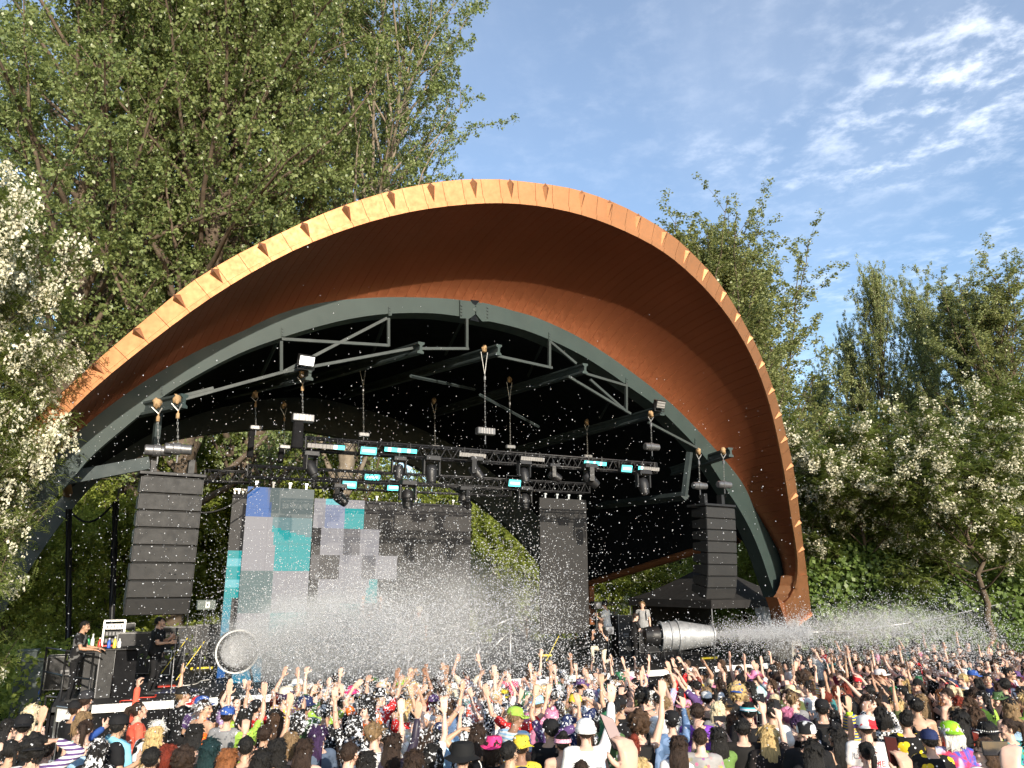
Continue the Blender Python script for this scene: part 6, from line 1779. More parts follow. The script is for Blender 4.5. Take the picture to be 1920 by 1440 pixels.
def fabric(color, pattern='plain', color2=(.7, .7, .7), foam=0.0, rough=.85, color3=None):
    key = ('fab', tuple(round(x, 3) for x in color), pattern, tuple(round(x, 3) for x in color2), foam)
    if key in M: return M[key]
    t = NT('cloth_' + pattern); tcn = t.node('ShaderNodeTexCoord'); P = tcn.outputs['Object']
    base = t.mix(t.ramp(t.noise(9, 4, .6), .3, .7), tint(color, .82), tint(color, 1.12))
    def vor(sc, feat='F1', rnd=1.0): return t.node('ShaderNodeTexVoronoi', {'Vector': P, 'Scale': sc, 'Randomness': rnd}, feature=feat)
    if pattern == 'floral':
        v = vor(16); h = t.node('ShaderNodeHueSaturation', {'Color': v.outputs['Color'], 'Saturation': .9, 'Value': .6}).outputs[0]
        k = t.ramp(v.outputs['Distance'], .34, .30, 0, 1); c = t.mix(k, base, t.mix(.5, h, color2))
    elif pattern == 'dots':
        v = vor(26, rnd=.6); c = t.mix(t.ramp(v.outputs['Distance'], .22, .18), base, color2)
    elif pattern == 'blobs':
        v = vor(9.5); c0 = t.mix(t.ramp(v.outputs['Distance'], .40, .37), base, color2)
        v2 = vor(15); c = t.mix(t.ramp(v2.outputs['Distance'], .20, .17), c0, color3 or (.7, .7, .72))
    elif pattern == 'checks':
        ck = t.node('ShaderNodeTexChecker', {'Vector': P, 'Scale': 34.0, 'Color1': (*color, 1), 'Color2': (*color2, 1)}); c = ck.outputs['Color']
    elif pattern == 'stripes':
        w = t.node('ShaderNodeTexWave', {'Vector': P, 'Scale': 7.0, 'Distortion': .6}, bands_direction='Z'); c = t.mix(t.ramp(w.outputs['Fac'], .45, .55), base, color2)
    elif pattern == 'tiedye':
        n = t.noise(4.5, 3, .6, dist=1.6); n3 = t.noise(3.1, 2, .5, dist=1.0)
        c = t.mix(t.ramp(n, .42, .58), base, color2); c = t.mix(t.ramp(n3, .52, .62), c, color3 or (.6, .65, .75))
    elif pattern == 'patches':
        n = t.noise(7, 1, .4); c = t.mix(t.ramp(n, .49, .52), base, color2)
    else: c = base
    t.set(color=c, rough=rough, spec=.2)
    if foam: foam_over(t, c, foam)
    M[key] = t.m; return t.m
def hair_mat(color, foam=0.0):
    key = ('hair', tuple(round(x, 3) for x in color), foam)
    if key in M: return M[key]
    t = NT('hair'); w = t.noise(6, 6, .7, sc=(9, 9, 1)); c = t.mix(t.ramp(w, .3, .7), tint(color, .55), tint(color, 1.5))
    t.set(color=c, rough=.58, spec=.28, normal=t.bump(t.noise(10, 5, .7, sc=(9, 9, .9)), .9, .02))
    if foam: foam_over(t, c, foam * 1.1, 30)
    M[key] = t.m; return t.m
HC = dict(black=(.010, .009, .008), brown=(.055, .030, .016), dark=(.028, .016, .010), blonde=(.48, .34, .15), pale=(.62, .52, .34), auburn=(.20, .075, .026), red=(.15, .022, .010), purple=(.035, .016, .055), white=(.62, .60, .55), green=(.03, .16, .07), pink=(.42, .13, .22), sandy=(.20, .13, .065), teal=(.007, .026, .028))
CCOL = dict(black=(.012, .012, .013), white=(.72, .72, .70), grey=(.22, .22, .22), navy=(.02, .03, .09), blue=(.035, .09, .32), red=(.50, .025, .025), pink=(.58, .22, .34), purple=(.10, .055, .16), green=(.07, .13, .05), olive=(.10, .12, .045), teal=(.05, .20, .20), orange=(.72, .14, .02), yellow=(.72, .55, .05), lime=(.30, .48, .07), lilac=(.42, .30, .55), cream=(.60, .53, .40), maroon=(.17, .02, .035), sky=(.32, .52, .72), coral=(.72, .12, .07), denim=(.10, .17, .30), peach=(.75, .42, .32))
SHOE_M = [basic('dark_shoe', (.02, .02, .02), .7), basic('white_shoe', (.6, .6, .58), .7)]
TROUSER = [fabric(CCOL['denim']), fabric(CCOL['black']), fabric((.03, .04, .075)), fabric(CCOL['olive']), fabric(CCOL['cream']), fabric((.2, .2, .21))]
EYE_M = basic('eye_dark', (.015, .011, .009), .25); LIP_M = basic('lip', (.42, .17, .15), .5)
GLASS_M = basic('black_lens', (.008, .008, .009), .15, 0, .1, 5, .6)
def proto_mesh(me, n):
    if not len(me.materials):
        for _ in range(n): me.materials.append(None)
    return me
def set_mats(o, mats):
    for i, m in enumerate(mats):
        o.material_slots[i].link = 'OBJECT'; o.material_slots[i].material = m
PEOPLE = []
def person(loc, yaw, height, pose, label, hair=None, hcol='black', hat=None, hatm=None, cloth='tee', clothm=None, skin=0, trousers=0, shoes=0, glasses=False, foam=0.0, group=None, wide=1.0, hairfoam=None, mirror=False, tilt=0.0):
    Pz = POSES[pose]; s = height / 1.70
    wide = 1 + (wide - 1) * .6
    W = Matrix.Translation(Vector(loc)) @ Matrix.Rotation(yaw, 4, 'Z') @ Matrix.Rotation(tilt, 4, 'X') @ Matrix.Diagonal((s * wide * (-1 if mirror else 1), s * wide, s, 1))
    b = add_obj('person', proto_mesh(Pz['body'], 5), None, W, label=label, cat='person', group=group)
    set_mats(b, [skin_mat(skin, foam), TROUSER[trousers], SHOE_M[shoes], EYE_M, LIP_M])
    if cloth:
        c = add_obj({'tee': 'shirt', 'tank': 'vest_top', 'band': 'bandeau_top', 'long': 'long_sleeved_top'}[cloth], proto_mesh(Pz['cloth'][cloth], 1), b, W); set_mats(c, [clothm or fabric(CCOL['black'])])
    HW = W @ Pz['head']
    if hair: h = add_obj('hair', proto_mesh(HAIR[hair], 1), b, HW); set_mats(h, [hair_mat(HC[hcol], foam if hairfoam is None else hairfoam)])
    if hat: h = add_obj('hat' if hat not in ('headband', 'ear_band') else 'headband', proto_mesh(HATS[hat], 1), b, HW); set_mats(h, [hatm or fabric(CCOL['black'])])
    if glasses: g = add_obj('sunglasses', proto_mesh(GLASSES, 1), b, HW); set_mats(g, [GLASS_M])
    PEOPLE.append((loc, b)); b['_s'] = s
    del b['_s']
    return b
def stand_at(px, py, H, hat_extra=0.0):
    """place on the field where a head of that height shows its top at the pixel"""
    def f(Y):
        p = at_y(px, py, Y); return p[2] - (float(ground_z(p[0], p[1])) + H + hat_extra)
    ys = np.linspace(6.6, 28, 430); v = np.array([f(y) for y in ys])
    k = np.nonzero((v[:-1] > 0) & (v[1:] <= 0))[0]
    Y = ys[k[0]] if len(k) else ys[np.argmin(np.abs(v))]
    p = at_y(px, py, Y); z = float(ground_z(p[0], p[1]))
    return np.array([p[0], p[1], z]), min(1.93, max(1.50, p[2] - z - hat_extra))
def hand_at(b, side):
    """world place and frame of a hand of the person's pose"""
    return None
F = fabric; K = CCOL
foam_hi, foam_lo = .85, .45
# px, py of the top of the head, then how they look; the crowd's front figures one by one
NEAR = [
 (45, 1338, 1.80, 'side', -40, dict(hair='short', hcol='black', hat='cap_back', hatm=F(K['black'], foam=.4), clothm=F(K['black'], foam=.6), skin=0), 'bearded man in black cap worn backwards and foam spattered black tee at the near corner'),
 (62, 1322, 1.70, 'down', -10, dict(hair='verylong', hcol='pale', cloth='band', clothm=F(K['pink']), skin=2), 'woman with very long pale blonde hair beside the utility cabinet'),
 (24, 1386, 1.66, 'right_up', -8, dict(hair='braids', hcol='black', clothm=F(K['black']), skin=5), 'black haired woman with braids raising one arm at the near lower corner'),
 (88, 1387, 1.62, 'side', -50, dict(hair='bun', hcol='dark', cloth='tank', clothm=F(K['lilac']), skin=0), 'laughing woman with a dark bun and lilac top in profile'),
 (161, 1294, 1.83, 'side', -55, dict(hair='crop', hcol='dark', hat='cap', hatm=F((.03, .03, .033)), cloth='long', clothm=F(K['blue'], 'plain'), skin=0), 'man in dark cap and bright blue shirt facing the stage edge'),
 (143, 1312, 1.70, 'down', -30, dict(hair='short', hcol='dark', hat='cap', hatm=F(K['black']), clothm=F(K['black']), skin=3), 'person in black cap half hidden behind the man in bright blue'),
 (157, 1334, 1.66, 'side', -70, dict(hair='bob', hcol='sandy', cloth='tank', clothm=F((.16, .55, .42)), glasses=True, skin=0), 'sandy haired woman in sunglasses and mint green top'),
 (162, 1348, 1.70, 'down', 8, dict(hair='pony', hcol='dark', cloth='band', clothm=F(K['sky']), skin=0, foam=.35, wide=1.06), 'woman with a braided ponytail, bare foam flecked back and light blue tube top'),
 (186, 1387, 1.66, 'down', 0, dict(hair='verylong', hcol='black', clothm=F(K['black'], foam=.8), foam=.6, hairfoam=.95, skin=1), 'woman whose long black hair is streaked all over with white foam'),
 (222, 1338, 1.80, 'side', -62, dict(hair='crop', hcol='black', hat='cap', hatm=F(K['black']), clothm=F(K['black']), glasses=True, skin=5, wide=1.12), 'big man in black cap and sunglasses with a light blue towel round his neck'),
 (258, 1345, 1.66, 'bow', -40, dict(hair='tousled', hcol='white', clothm=F(K['black'], 'patches', K['white'], foam=.7), foam=.5, skin=0), 'person with foam covered pale hair bending down'),
 (292, 1364, 1.66, 'down', -25, dict(hair='wavy', hcol='blonde', cloth='band', clothm=F(K['cream']), skin=2), 'woman with wavy golden hair and cream straps'),
 (285, 1400, 1.74, 'down', 6, dict(hair='short', hcol='black', clothm=F(K['grey']), skin=5), 'man with round black hair in grey at the lower edge'),
 (316, 1396, 1.64, 'down', -20, dict(hair='bob', hcol='red', clothm=F(K['maroon']), skin=0), 'person with dark red bobbed hair and maroon top'),
 (345, 1404, 1.66, 'down', 12, dict(hair='curly', hcol='dark', clothm=F(K['black']), skin=5), 'person with a big cloud of dark brown curls at the lower edge'),
 (366, 1358, 1.68, 'side', -55, dict(hair='long', hcol='black', cloth='tank', clothm=F(K['white']), skin=1), 'black haired woman in white vest top turned to her friend'),
 (396, 1384, 1.68, 'phone_one', -10, dict(hair='verylong', hcol='teal', clothm=F(K['black']), skin=1), 'woman with very long teal black hair, one hand raised'),
 (427, 1404, 1.66, 'side', -65, dict(hair='long', hcol='auburn', clothm=F(K['cream']), skin=2), 'woman with long copper hair in profile at the lower edge'),
 (463, 1378, 1.78, 'down', 5, dict(hair='crop', hcol='black', cloth='long', clothm=F(K['black']), skin=1), 'man with cropped black hair and black jacket'),
 (492, 1404, 1.66, 'down', -5, dict(hair='verylong', hcol='black', clothm=F(K['black']), skin=0), 'woman with very straight long black hair at the lower edge'),
 (497, 1358, 1.70, 'right_up', 4, dict(hair='short', hcol='dark', cloth='tank', clothm=F(K['peach']), skin=5), 'person in peach vest holding one open hand straight up'),
 (521, 1386, 1.66, 'down', -12, dict(hair='wavy', hcol='black', clothm=F(K['black']), skin=0), 'woman with wavy black hair next to the brown bob'),
 (546, 1373, 1.66, 'down', 10, dict(hair='bob', hcol='sandy', cloth='tank', clothm=F(K['peach']), skin=2), 'woman with a smooth sandy brown bob'),
 (572, 1386, 1.66, 'down', -4, dict(hair='long', hcol='dark', cloth='tank', clothm=F(K['teal'], 'floral', K['purple']), skin=2), 'dark haired woman in teal floral dress'),
 (600, 1361, 1.70, 'sideleft', 40, dict(hair='long', hcol='purple', cloth='long', clothm=F((.09, .12, .17)), skin=0), 'purple haired person in slate blue top looking sideways'),
 (556, 1342, 1.74, 'down', 0, dict(hair='curly', hcol='black', clothm=F(K['black'], foam=.8), foam=.5, hairfoam=1.0, skin=3), 'person whose big black curls are dotted white with foam'),
 (461, 1328, 1.68, 'both_up', -12, dict(hair='bob', hcol='black', clothm=F(K['lime'], 'dots', K['yellow'], foam=.3), skin=1), 'person in neon yellow green tee with both arms up'),
 (428, 1323, 1.70, 'down', 0, dict(hair='short', hcol='dark', hat='cap', hatm=F(K['blue']), clothm=F(K['grey'], foam=.5), skin=0), 'person in bright blue cap and grey tee below the hoop'),
 (520, 1337, 1.72, 'point', -5, dict(hair='long', hcol='brown', cloth='long', clothm=F(K['black']), skin=1), 'person in black sleeves pointing two fingers at the stage'),
 (655, 1389, 1.78, 'down', -20, dict(hair='crop', hcol='dark', clothm=F(K['peach']), skin=0, wide=1.08), 'man with cropped brown hair and bare looking shoulders at the lower edge'),
 (703, 1354, 1.80, 'sideleft', 35, dict(hair='tousled', hcol='sandy', clothm=F(K['white']), skin=0), 'young man with tousled light brown hair and white shirt in profile'),
 (738, 1376, 1.68, 'right_up', -6, dict(hair='long', hcol='dark', cloth='long', clothm=F((.035, .028, .045), rough=.35), skin=5), 'dark haired woman in shiny plum top with one arm thrown up'),
 (688, 1409, 1.66, 'down', 5, dict(hair='long', hcol='black', clothm=F(K['black']), hairfoam=.3, skin=1), 'person with shiny wet black hair at the lower edge'),
 (776, 1407, 1.66, 'down', 0, dict(hair='verylong', hcol='dark', clothm=F(K['black']), skin=0), 'woman with straight dark brown hair beside the big black bucket hat'),
 (796, 1366, 1.68, 'both_up', 4, dict(hair='bob', hcol='dark', cloth='tee', clothm=F(K['white'], foam=.3), foam=.4, hairfoam=.9, skin=2), 'woman in white lace top stretching both arms up'),
 (812, 1394, 1.66, 'down', 10, dict(hair='bob', hcol='black', clothm=F(K['white'], 'patches', K['black']), hairfoam=.7, skin=1), 'person in black and white cow print shirt'),
 (868, 1386, 1.76, 'down', 0, dict(hair='short', hcol='black', hat='bucket_big', hatm=F((.012, .012, .012)), clothm=F(K['black']), skin=1, wide=1.1), 'person in very large black bucket hat with a pale cord'),
 (926, 1374, 1.70, 'down', -8, dict(hair='bob', hcol='dark', hat='bucket', hatm=F((.80, .05, .20), 'dots', (.85, .18, .35)), clothm=F(K['black']), skin=3), 'person in fluffy hot pink bucket hat'),
 (956, 1387, 1.78, 'sideleft', 30, dict(hair='crop', hcol='black', clothm=F(K['navy'], 'floral', K['white']), glasses=True, skin=5, wide=1.08), 'man in sunglasses and dark patterned shirt beside the pink hat'),
 (977, 1373, 1.70, 'down', -5, dict(hair='short', hcol='dark', hat='bucket', hatm=F(K['yellow'], 'dots', K['black']), clothm=F(K['yellow'], 'dots', K['black']), skin=4), 'person in yellow spotted hat and matching yellow shirt'),
 (894, 1358, 1.70, 'onhead', 10, dict(hair='verylong', hcol='dark', clothm=F(K['black']), skin=5), 'dark haired woman resting a hand on top of her head'),
 (812, 1272, 1.72, 'wave', -8, dict(hair='short', hcol='dark', clothm=F(K['orange'], foam=.2), foam=.2, skin=5), 'person in bright orange tee waving high over the others'),
 (792, 1288, 1.70, 'left_up', 0, dict(hair='bob', hcol='dark', clothm=F(K['red'], foam=.3), foam=.3, skin=1), 'person in red tee leaning beside the bright orange one'),
 (660, 1283, 1.70, 'left_up', 0, dict(hair='short', hcol='dark', hat='bucket', hatm=F((.85, .06, .22)), clothm=F(K['grey'], foam=.6), foam=.3, skin=0), 'person in small hot pink hat under the foam cloud'),
 (813, 1302, 1.66, 'down', 0, dict(hair='short', hcol='dark', hat='cap', hatm=F(K['purple'], foam=.3), clothm=F(K['white'], foam=.5), foam=.3, skin=0), 'person in purple cap and white tee behind the red one'),
 (1008, 1300, 1.70, 'down', -10, dict(hair='short', hcol='sandy', hat='bucket', hatm=F((.36, .62, .80)), clothm=F(K['pink'], 'floral', K['purple'], foam=.3), skin=0), 'person in pale blue bucket hat'),
 (970, 1318, 1.70, 'vee', 0, dict(hair='short', hcol='black', clothm=F(K['red'], 'dots', K['white']), skin=1, foam=.3), 'person in red jersey with white print and arms spread up'),
 (1031, 1347, 1.72, 'side', -30, dict(hair='short', hcol='black', hat='cap', hatm=F(K['black'], foam=.25), clothm=F(K['black']), skin=5), 'man in black cap and black tee left of the white hood'),
 (1098, 1349, 1.84, 'right_up', 3, dict(hair='short', hcol='dark', hat='beanie', hatm=F((.80, .80, .78)), cloth='long', clothm=F((.78, .78, .76)), skin=0, wide=1.12), 'tall person in white hood and white top with a tattooed arm up'),
 (1097, 1373, 1.66, 'down', 0, dict(hair='bob', hcol='brown', clothm=F((.45, .62, .80)), skin=2), 'boy with neat brown hair in a light blue tee'),
 (1090, 1423, 1.62, 'down', 0, dict(hair='crop', hcol='dark', clothm=F(K['grey']), skin=4), 'dark cropped head right in front of the light blue tee'),
 (1055, 1374, 1.66, 'down', 6, dict(hair='bun', hcol='black', hat='headband', hatm=F((.80, .40, .52)), cloth='band', clothm=F(K['pink']), skin=0, wide=1.06), 'woman with black hair, pink headband and pink straps on a bare tattooed back'),
 (1197, 1336, 1.82, 'right_up', -4, dict(hair='curly', hcol='brown', cloth='tank', clothm=F(K['black']), skin=0, wide=1.08), 'curly brown haired man in black vest with a backpack and one arm up'),
 (1187, 1380, 1.66, 'down', 8, dict(hair='bun', hcol='red', cloth='tank', clothm=F(K['cream']), skin=2), 'person with bright red hair pinned up'),
 (1259, 1331, 1.72, 'phone_one', 12, dict(hair='short', hcol='black', hat='cap', hatm=F(K['black'], foam=.4), cloth='long', clothm=F(K['denim'], 'patches', (.18, .27, .44)), skin=0), 'person in denim jacket and dark cap holding a phone up'),
 (1272, 1380, 1.66, 'down', -8, dict(hair='long', hcol='dark', clothm=F(K['white']), skin=1), 'dark haired woman in white next to the denim jacket'),
 (1200, 1421, 1.62, 'down', 0, dict(hair='bob', hcol='blonde', clothm=F(K['peach']), skin=2), 'blonde head at the lower edge below the red pinned up hair'),
 (1153, 1311, 1.78, 'clap', 150, dict(hair='short', hcol='black', hat='cap', hatm=F(K['black'], foam=.4), clothm=F(K['black'], foam=.2), glasses=True, skin=3), 'man in dark cap and sunglasses facing away from the stage'),
 (1140, 1336, 1.66, 'clap', 0, dict(hair='wavy', hcol='green', clothm=F(K['green'], 'floral', K['white']), skin=2), 'person with bright green hair'),
 (1088, 1270, 1.74, 'down', 0, dict(hair='short', hcol='dark', hat='sunhat', hatm=F(K['purple'], 'dots', K['lilac']), clothm=F(K['black']), skin=1), 'person in wide purple hat near the far railing end'),
 (1306, 1318, 1.80, 'down', 4, dict(hair='short', hcol='dark', clothm=F((.20, .06, .42)), skin=0, wide=1.06), 'man with short dark hair in a purple shirt'),
 (1312, 1363, 1.76, 'down', -2, dict(hair='crop', hcol='dark', clothm=F((.30, .29, .28), 'floral', (.45, .12, .10)), skin=2), 'man in grey floral shirt in front of the purple shirt'),
 (1345, 1364, 1.66, 'phone', 5, dict(hair='long', hcol='black', clothm=F((.13, .22, .06)), skin=0), 'long dark haired woman in moss green tee holding a phone'),
 (1403, 1316, 1.82, 'down', 0, dict(hair='short', hcol='black', hat='visor', hatm=F((.70, .72, .74), 'stripes', (.06, .45, .55)), clothm=F(K['black'], foam=.15), skin=1, wide=1.1), 'man in black tee with a white and teal headband'),
 (1391, 1346, 1.76, 'phone_one', -4, dict(hair='short', hcol='black', clothm=F((.016, .015, .014)), skin=0, wide=1.12, trousers=4), 'broad man in plain black tee and cream trousers before the headband man'),
 (1446, 1318, 1.78, 'down', 6, dict(hair='tousled', hcol='black', clothm=F(K['white']), skin=1), 'man with tousled black hair in white tee'),
 (1438, 1360, 1.70, 'phone_one', 10, dict(hair='verylong', hcol='blonde', clothm=F((.016, .013, .013), 'dots', (.45, .35, .32)), skin=2, wide=1.1), 'woman with very long blonde hair and black dotted top'),
 (1510, 1352, 1.80, 'down', 165, dict(hair='crop', hcol='black', hat='cap_back', hatm=F(K['white'], 'patches', K['black']), clothm=F(K['black']), skin=0, wide=1.12), 'bearded man in black and white patterned cap facing away from the stage'),
 (1521, 1387, 1.68, 'down', 0, dict(hair='verylong', hcol='black', clothm=F(K['black']), skin=1), 'woman with straight shiny black hair and glasses pushed up at the lower edge'),
 (1567, 1363, 1.66, 'right_up', 25, dict(hair='long', hcol='black', cloth='band', clothm=F(K['black']), skin=5), 'black haired woman in black strapless top with a neon wristband'),
 (1415, 1255, 1.74, 'down', 0, dict(hair='short', hcol='dark', hat='cowboy', hatm=F((.75, .25, .42)), clothm=F((.20, .55, .58), 'tiedye', K['white']), skin=0), 'person in pink cowboy hat and pale teal shirt'),
 (1481, 1281, 1.72, 'down', 0, dict(hair='short', hcol='sandy', hat='sunhat', hatm=F((.62, .52, .32)), clothm=F(K['olive']), skin=0), 'person in straw coloured sun hat and olive shirt'),
 (1540, 1333, 1.68, 'bow', 70, dict(hair='bob', hcol='purple', cloth='tank', clothm=F((.34, .36, .42)), skin=2), 'woman with dark plum hair and grey vest looking down'),
 (1475, 1330, 1.64, 'down', 0, dict(hair='spacebuns', hcol='pink', cloth='band', clothm=F(K['black']), skin=2), 'woman with pink space buns and bare back'),
 (1622, 1340, 1.80, 'down', -4, dict(hair='crop', hcol='dark', hat='cap_back', hatm=F(K['white'], 'patches', (.6, .03, .04)), clothm=F((.74, .71, .68)), skin=0, wide=1.14), 'man in white and red cap and white shirt with red lettering JUST ME'),
 (1623, 1390, 1.66, 'down', 6, dict(hair='pony', hcol='black', clothm=F((.75, .42, .52)), skin=0, wide=1.06), 'woman with low black ponytail in pink tee'),
 (1652, 1326, 1.70, 'phone', -6, dict(hair='bob', hcol='black', cloth='long', clothm=F((.02, .02, .02), 'checks', (.72, .70, .66)), skin=1), 'woman in black and white checked top filming'),
 (1697, 1334, 1.72, 'down', 2, dict(hair='bun', hcol='black', clothm=F((.012, .012, .012), 'blobs', (.80, .58, .03)), skin=1, wide=1.1), 'person with black top knot and black shirt printed with big yellow blobs'),
 (1717, 1308, 1.78, 'down', -4, dict(hair='short', hcol='black', cloth='tank', clothm=F((.016, .016, .017)), skin=5), 'man with thick black hair in black vest'),
 (1741, 1366, 1.68, 'down', 0, dict(hair='short', hcol='black', hat='cap', hatm=F(K['navy']), clothm=F((.012, .012, .012), 'blobs', (.70, .50, .03)), skin=1), 'shorter person in navy cap and a second yellow blob shirt'),
 (1780, 1351, 1.74, 'down', 4, dict(hair='bob', hcol='white', hat='cap_back', hatm=F((.30, .62, .03)), clothm=F((.06, .10, .45), 'tiedye', (.5, .05, .10), color3=(.55, .60, .75)), skin=2, wide=1.12), 'white haired person in lime green cap and blue and red tie dye shirt'),
 (1797, 1331, 1.72, 'down', -2, dict(hair='verylong', hcol='black', clothm=F((.70, .10, .05)), skin=1), 'person with long black hair over a coral red shirt'),
 (1849, 1349, 1.70, 'down', 8, dict(hair='wavy', hcol='black', hat='bucket', hatm=F(K['black'], 'plain'), cloth='tank', clothm=F(K['black']), skin=2), 'woman in black hat with a white beaded band'),
 (1889, 1347, 1.70, 'side', 30, dict(hair='pony', hcol='dark', clothm=F((.04, .30, .30), 'floral', K['black']), skin=0), 'dark ponytailed woman in teal print looking sideways'),
 (1825, 1288, 1.78, 'down', 0, dict(hair='short', hcol='dark', clothm=F((.70, .12, .015)), skin=1, wide=1.08), 'man in bright orange shirt'),
 (1829, 1326, 1.68, 'down', -4, dict(hair='bob', hcol='brown', cloth='long', clothm=F((.62, .60, .58), 'stripes', (.16, .02, .03)), skin=2), 'woman with brown bob and white jersey with maroon stripes'),
 (1775, 1290, 1.76, 'side', 40, dict(hair='short', hcol='dark', cloth=None, skin=0, wide=1.06), 'shirtless man with dark hair'),
 (1788, 1249, 1.76, 'down', 10, dict(hair='short', hcol='dark', clothm=F((.035, .05, .11)), skin=0), 'man in navy tee near the fence'),
 (1893, 1310, 1.70, 'down', -6, dict(hair='wavy', hcol='sandy', hat='cap', hatm=F(K['black']), cloth='tank', clothm=F((.32, .48, .66)), skin=2), 'woman with wavy two tone hair, dark cap and pale denim top'),
 (1607, 1264, 1.72, 'down', 175, dict(hair='short', hcol='dark', hat='cap', hatm=F((.65, .03, .04)), clothm=F(K['black']), glasses=True, skin=1), 'person in red cap facing the camera with sunglasses'),
 (1345, 1316, 1.68, 'down', 0, dict(hair='wavy', hcol='pale', clothm=F(K['grey']), skin=2), 'woman with wavy pale hair between purple shirt and headband man'),
 (1540, 1310, 1.76, 'down', -10, dict(hair='short', hcol='black', hat='cap', hatm=F(K['black']), clothm=F(K['black']), skin=1), 'man in black cap with a black backpack'),
 (1375, 1338, 1.64, 'down', 0, dict(hair='wavy', hcol='brown', clothm=F(K['maroon']), skin=0), 'woman with loose brown waves behind the green tee'),
 (1870, 1278, 1.70, 'down', 0, dict(hair='pony', hcol='brown', cloth='tank', clothm=F(K['olive']), skin=1), 'brown ponytailed woman in olive vest beside the orange shirt'),
 (1455, 1262, 1.72, 'vee', 0, dict(hair='short', hcol='dark', clothm=F(K['purple'], 'tiedye', K['coral']), skin=1), 'person in rainbow dyed shirt with arms spread'),
]
CROWD_GROUP = 'people in the foam party crowd'
for (px, py, H, pose, yaw, kw, lab) in NEAR:
    ex = {'bucket_big': .05, 'bucket': .035, 'cap': .02, 'cap_back': .02, 'cowboy': .05, 'sunhat': .04}.get(kw.get('hat'), 0) + (.02 if kw.get('hair') else 0)
    loc, H = stand_at(px, py, H, ex)
    if 'trousers' not in kw: kw['trousers'] = (px * 7) % 6
    person(loc, math.radians(yaw) - math.atan2(loc[0], loc[1]) * .35, H, pose, lab, group=CROWD_GROUP, shoes=px % 2, **kw)
by_label = {b['label']: b for _, b in PEOPLE}
def find(txt): return next(b for l, b in by_label.items() if txt in l)
# --- details worn by single people
def on_person(b, name, mb_fn, mat):
    W = MW[b.name]; mb = MB(); mb_fn(mb)
    me = mb.mesh(name, mat, True); return add_obj(name, me, b, W)
on_person(find('light blue towel'), 'towel', lambda m: [m.tube([(-.10, .12, 1.20), (-.095, .10, 1.38), (-.07, -.06, 1.475), (.07, -.06, 1.475), (.095, .10, 1.38), (.10, .13, 1.18)], [.05, .05, .04, .04, .05, .05], 8)], F((.22, .55, .72)))
bh = find('very large black bucket hat')
on_person(bh, 'hat_cord', lambda m: m.tube([(.16 * math.cos(a) + .02, -.02 + .1 * math.sin(a), 1.50 + .10 * math.sin(a * 1.0)) for a in np.linspace(-2.2, .6, 14)], .006, 5), M['white'])
for txt in ('curly brown haired man in black vest', 'black cap with a black backpack'):
    def bp(m):
        m.box((0, -.21, 1.20), (.29, .14, .40)); m.box((0, -.295, 1.13), (.22, .05, .20))
        for sg in (-1, 1): m.tube([(sg * .10, -.16, 1.38), (sg * .11, -.03, 1.47), (sg * .12, .11, 1.36), (sg * .13, .10, 1.18), (sg * .13, -.12, 1.05)], .018, 6)
    b = find(txt); W = MW[b.name]; mb = MB(); bp(mb)
    o = add_obj('backpack', mb.mesh('backpack', F((.014, .014, .014), rough=.6)), None, W, label='black backpack on the ' + ('curly haired man with one arm up' if 'curly' in txt else 'man in the black cap'), cat='backpack', group='backpacks')
    bv = o.modifiers.new('soft', 'BEVEL'); bv.width = .03; bv.segments = 2
def text_on(b, txt, x, z, size, mat, name='lettering'):
    cu = bpy.data.curves.new('lettering', 'FONT'); cu.body = txt; cu.size = size; cu.align_x = 'CENTER'; cu.extrude = .002; cu.fill_mode = 'FRONT'
    to = bpy.data.objects.new('lettering', cu); COL.objects.link(to); bpy.context.view_layer.update()
    me = bpy.data.meshes.new_from_object(to.evaluated_get(bpy.context.evaluated_depsgraph_get())); bpy.data.objects.remove(to)
    me.materials.clear(); me.materials.append(mat)
    # wrap onto the back: text x to the right as seen from behind
    for v in me.vertices:
        X, Yh, e = v.co; wx = X + x; zz = z + Yh
        v.co = (wx, -math.sqrt(max(.0005, .168 ** 2 - (wx * .78) ** 2)) - .012 - e, zz)
    add_obj(name, me, b, MW[b.name])
jb = find('JUST ME')
text_on(jb, 'JUST', -.045, 1.315, .088, F((.42, .02, .035)))
text_on(jb, 'ME', .065, 1.225, .088, F((.42, .02, .035)))
on_person(find('neon wristband'), 'wristband', lambda m: m.lathe(tuple(np.asarray(POSES['right_up']['hands'][1][2]) - np.array([0, 0, .03])), (0, .1, 1), [(-.02, .036), (-.02, .040), (.02, .040), (.02, .036)], 16), F((.55, .85, .05)))
on_person(find('beaded band'), 'hat_band', lambda m: [m.sphere(tuple(POSES['down']['head'] @ Vector((.112 * math.cos(a), .125 * math.sin(a) - .01, .042))), .011, 6, 4) for a in np.linspace(0, 6.28, 30)], M['white'])
def head_ring(b, z, r, mat, name, th=.012):
    Ph = POSES['down']['head']
    on_person(b, name, lambda m: m.tube([tuple(Ph @ Vector((r * math.cos(a), r * 1.14 * math.sin(a) - .01, z))) for a in np.linspace(0, 6.283, 30)], th, 5, False), mat)

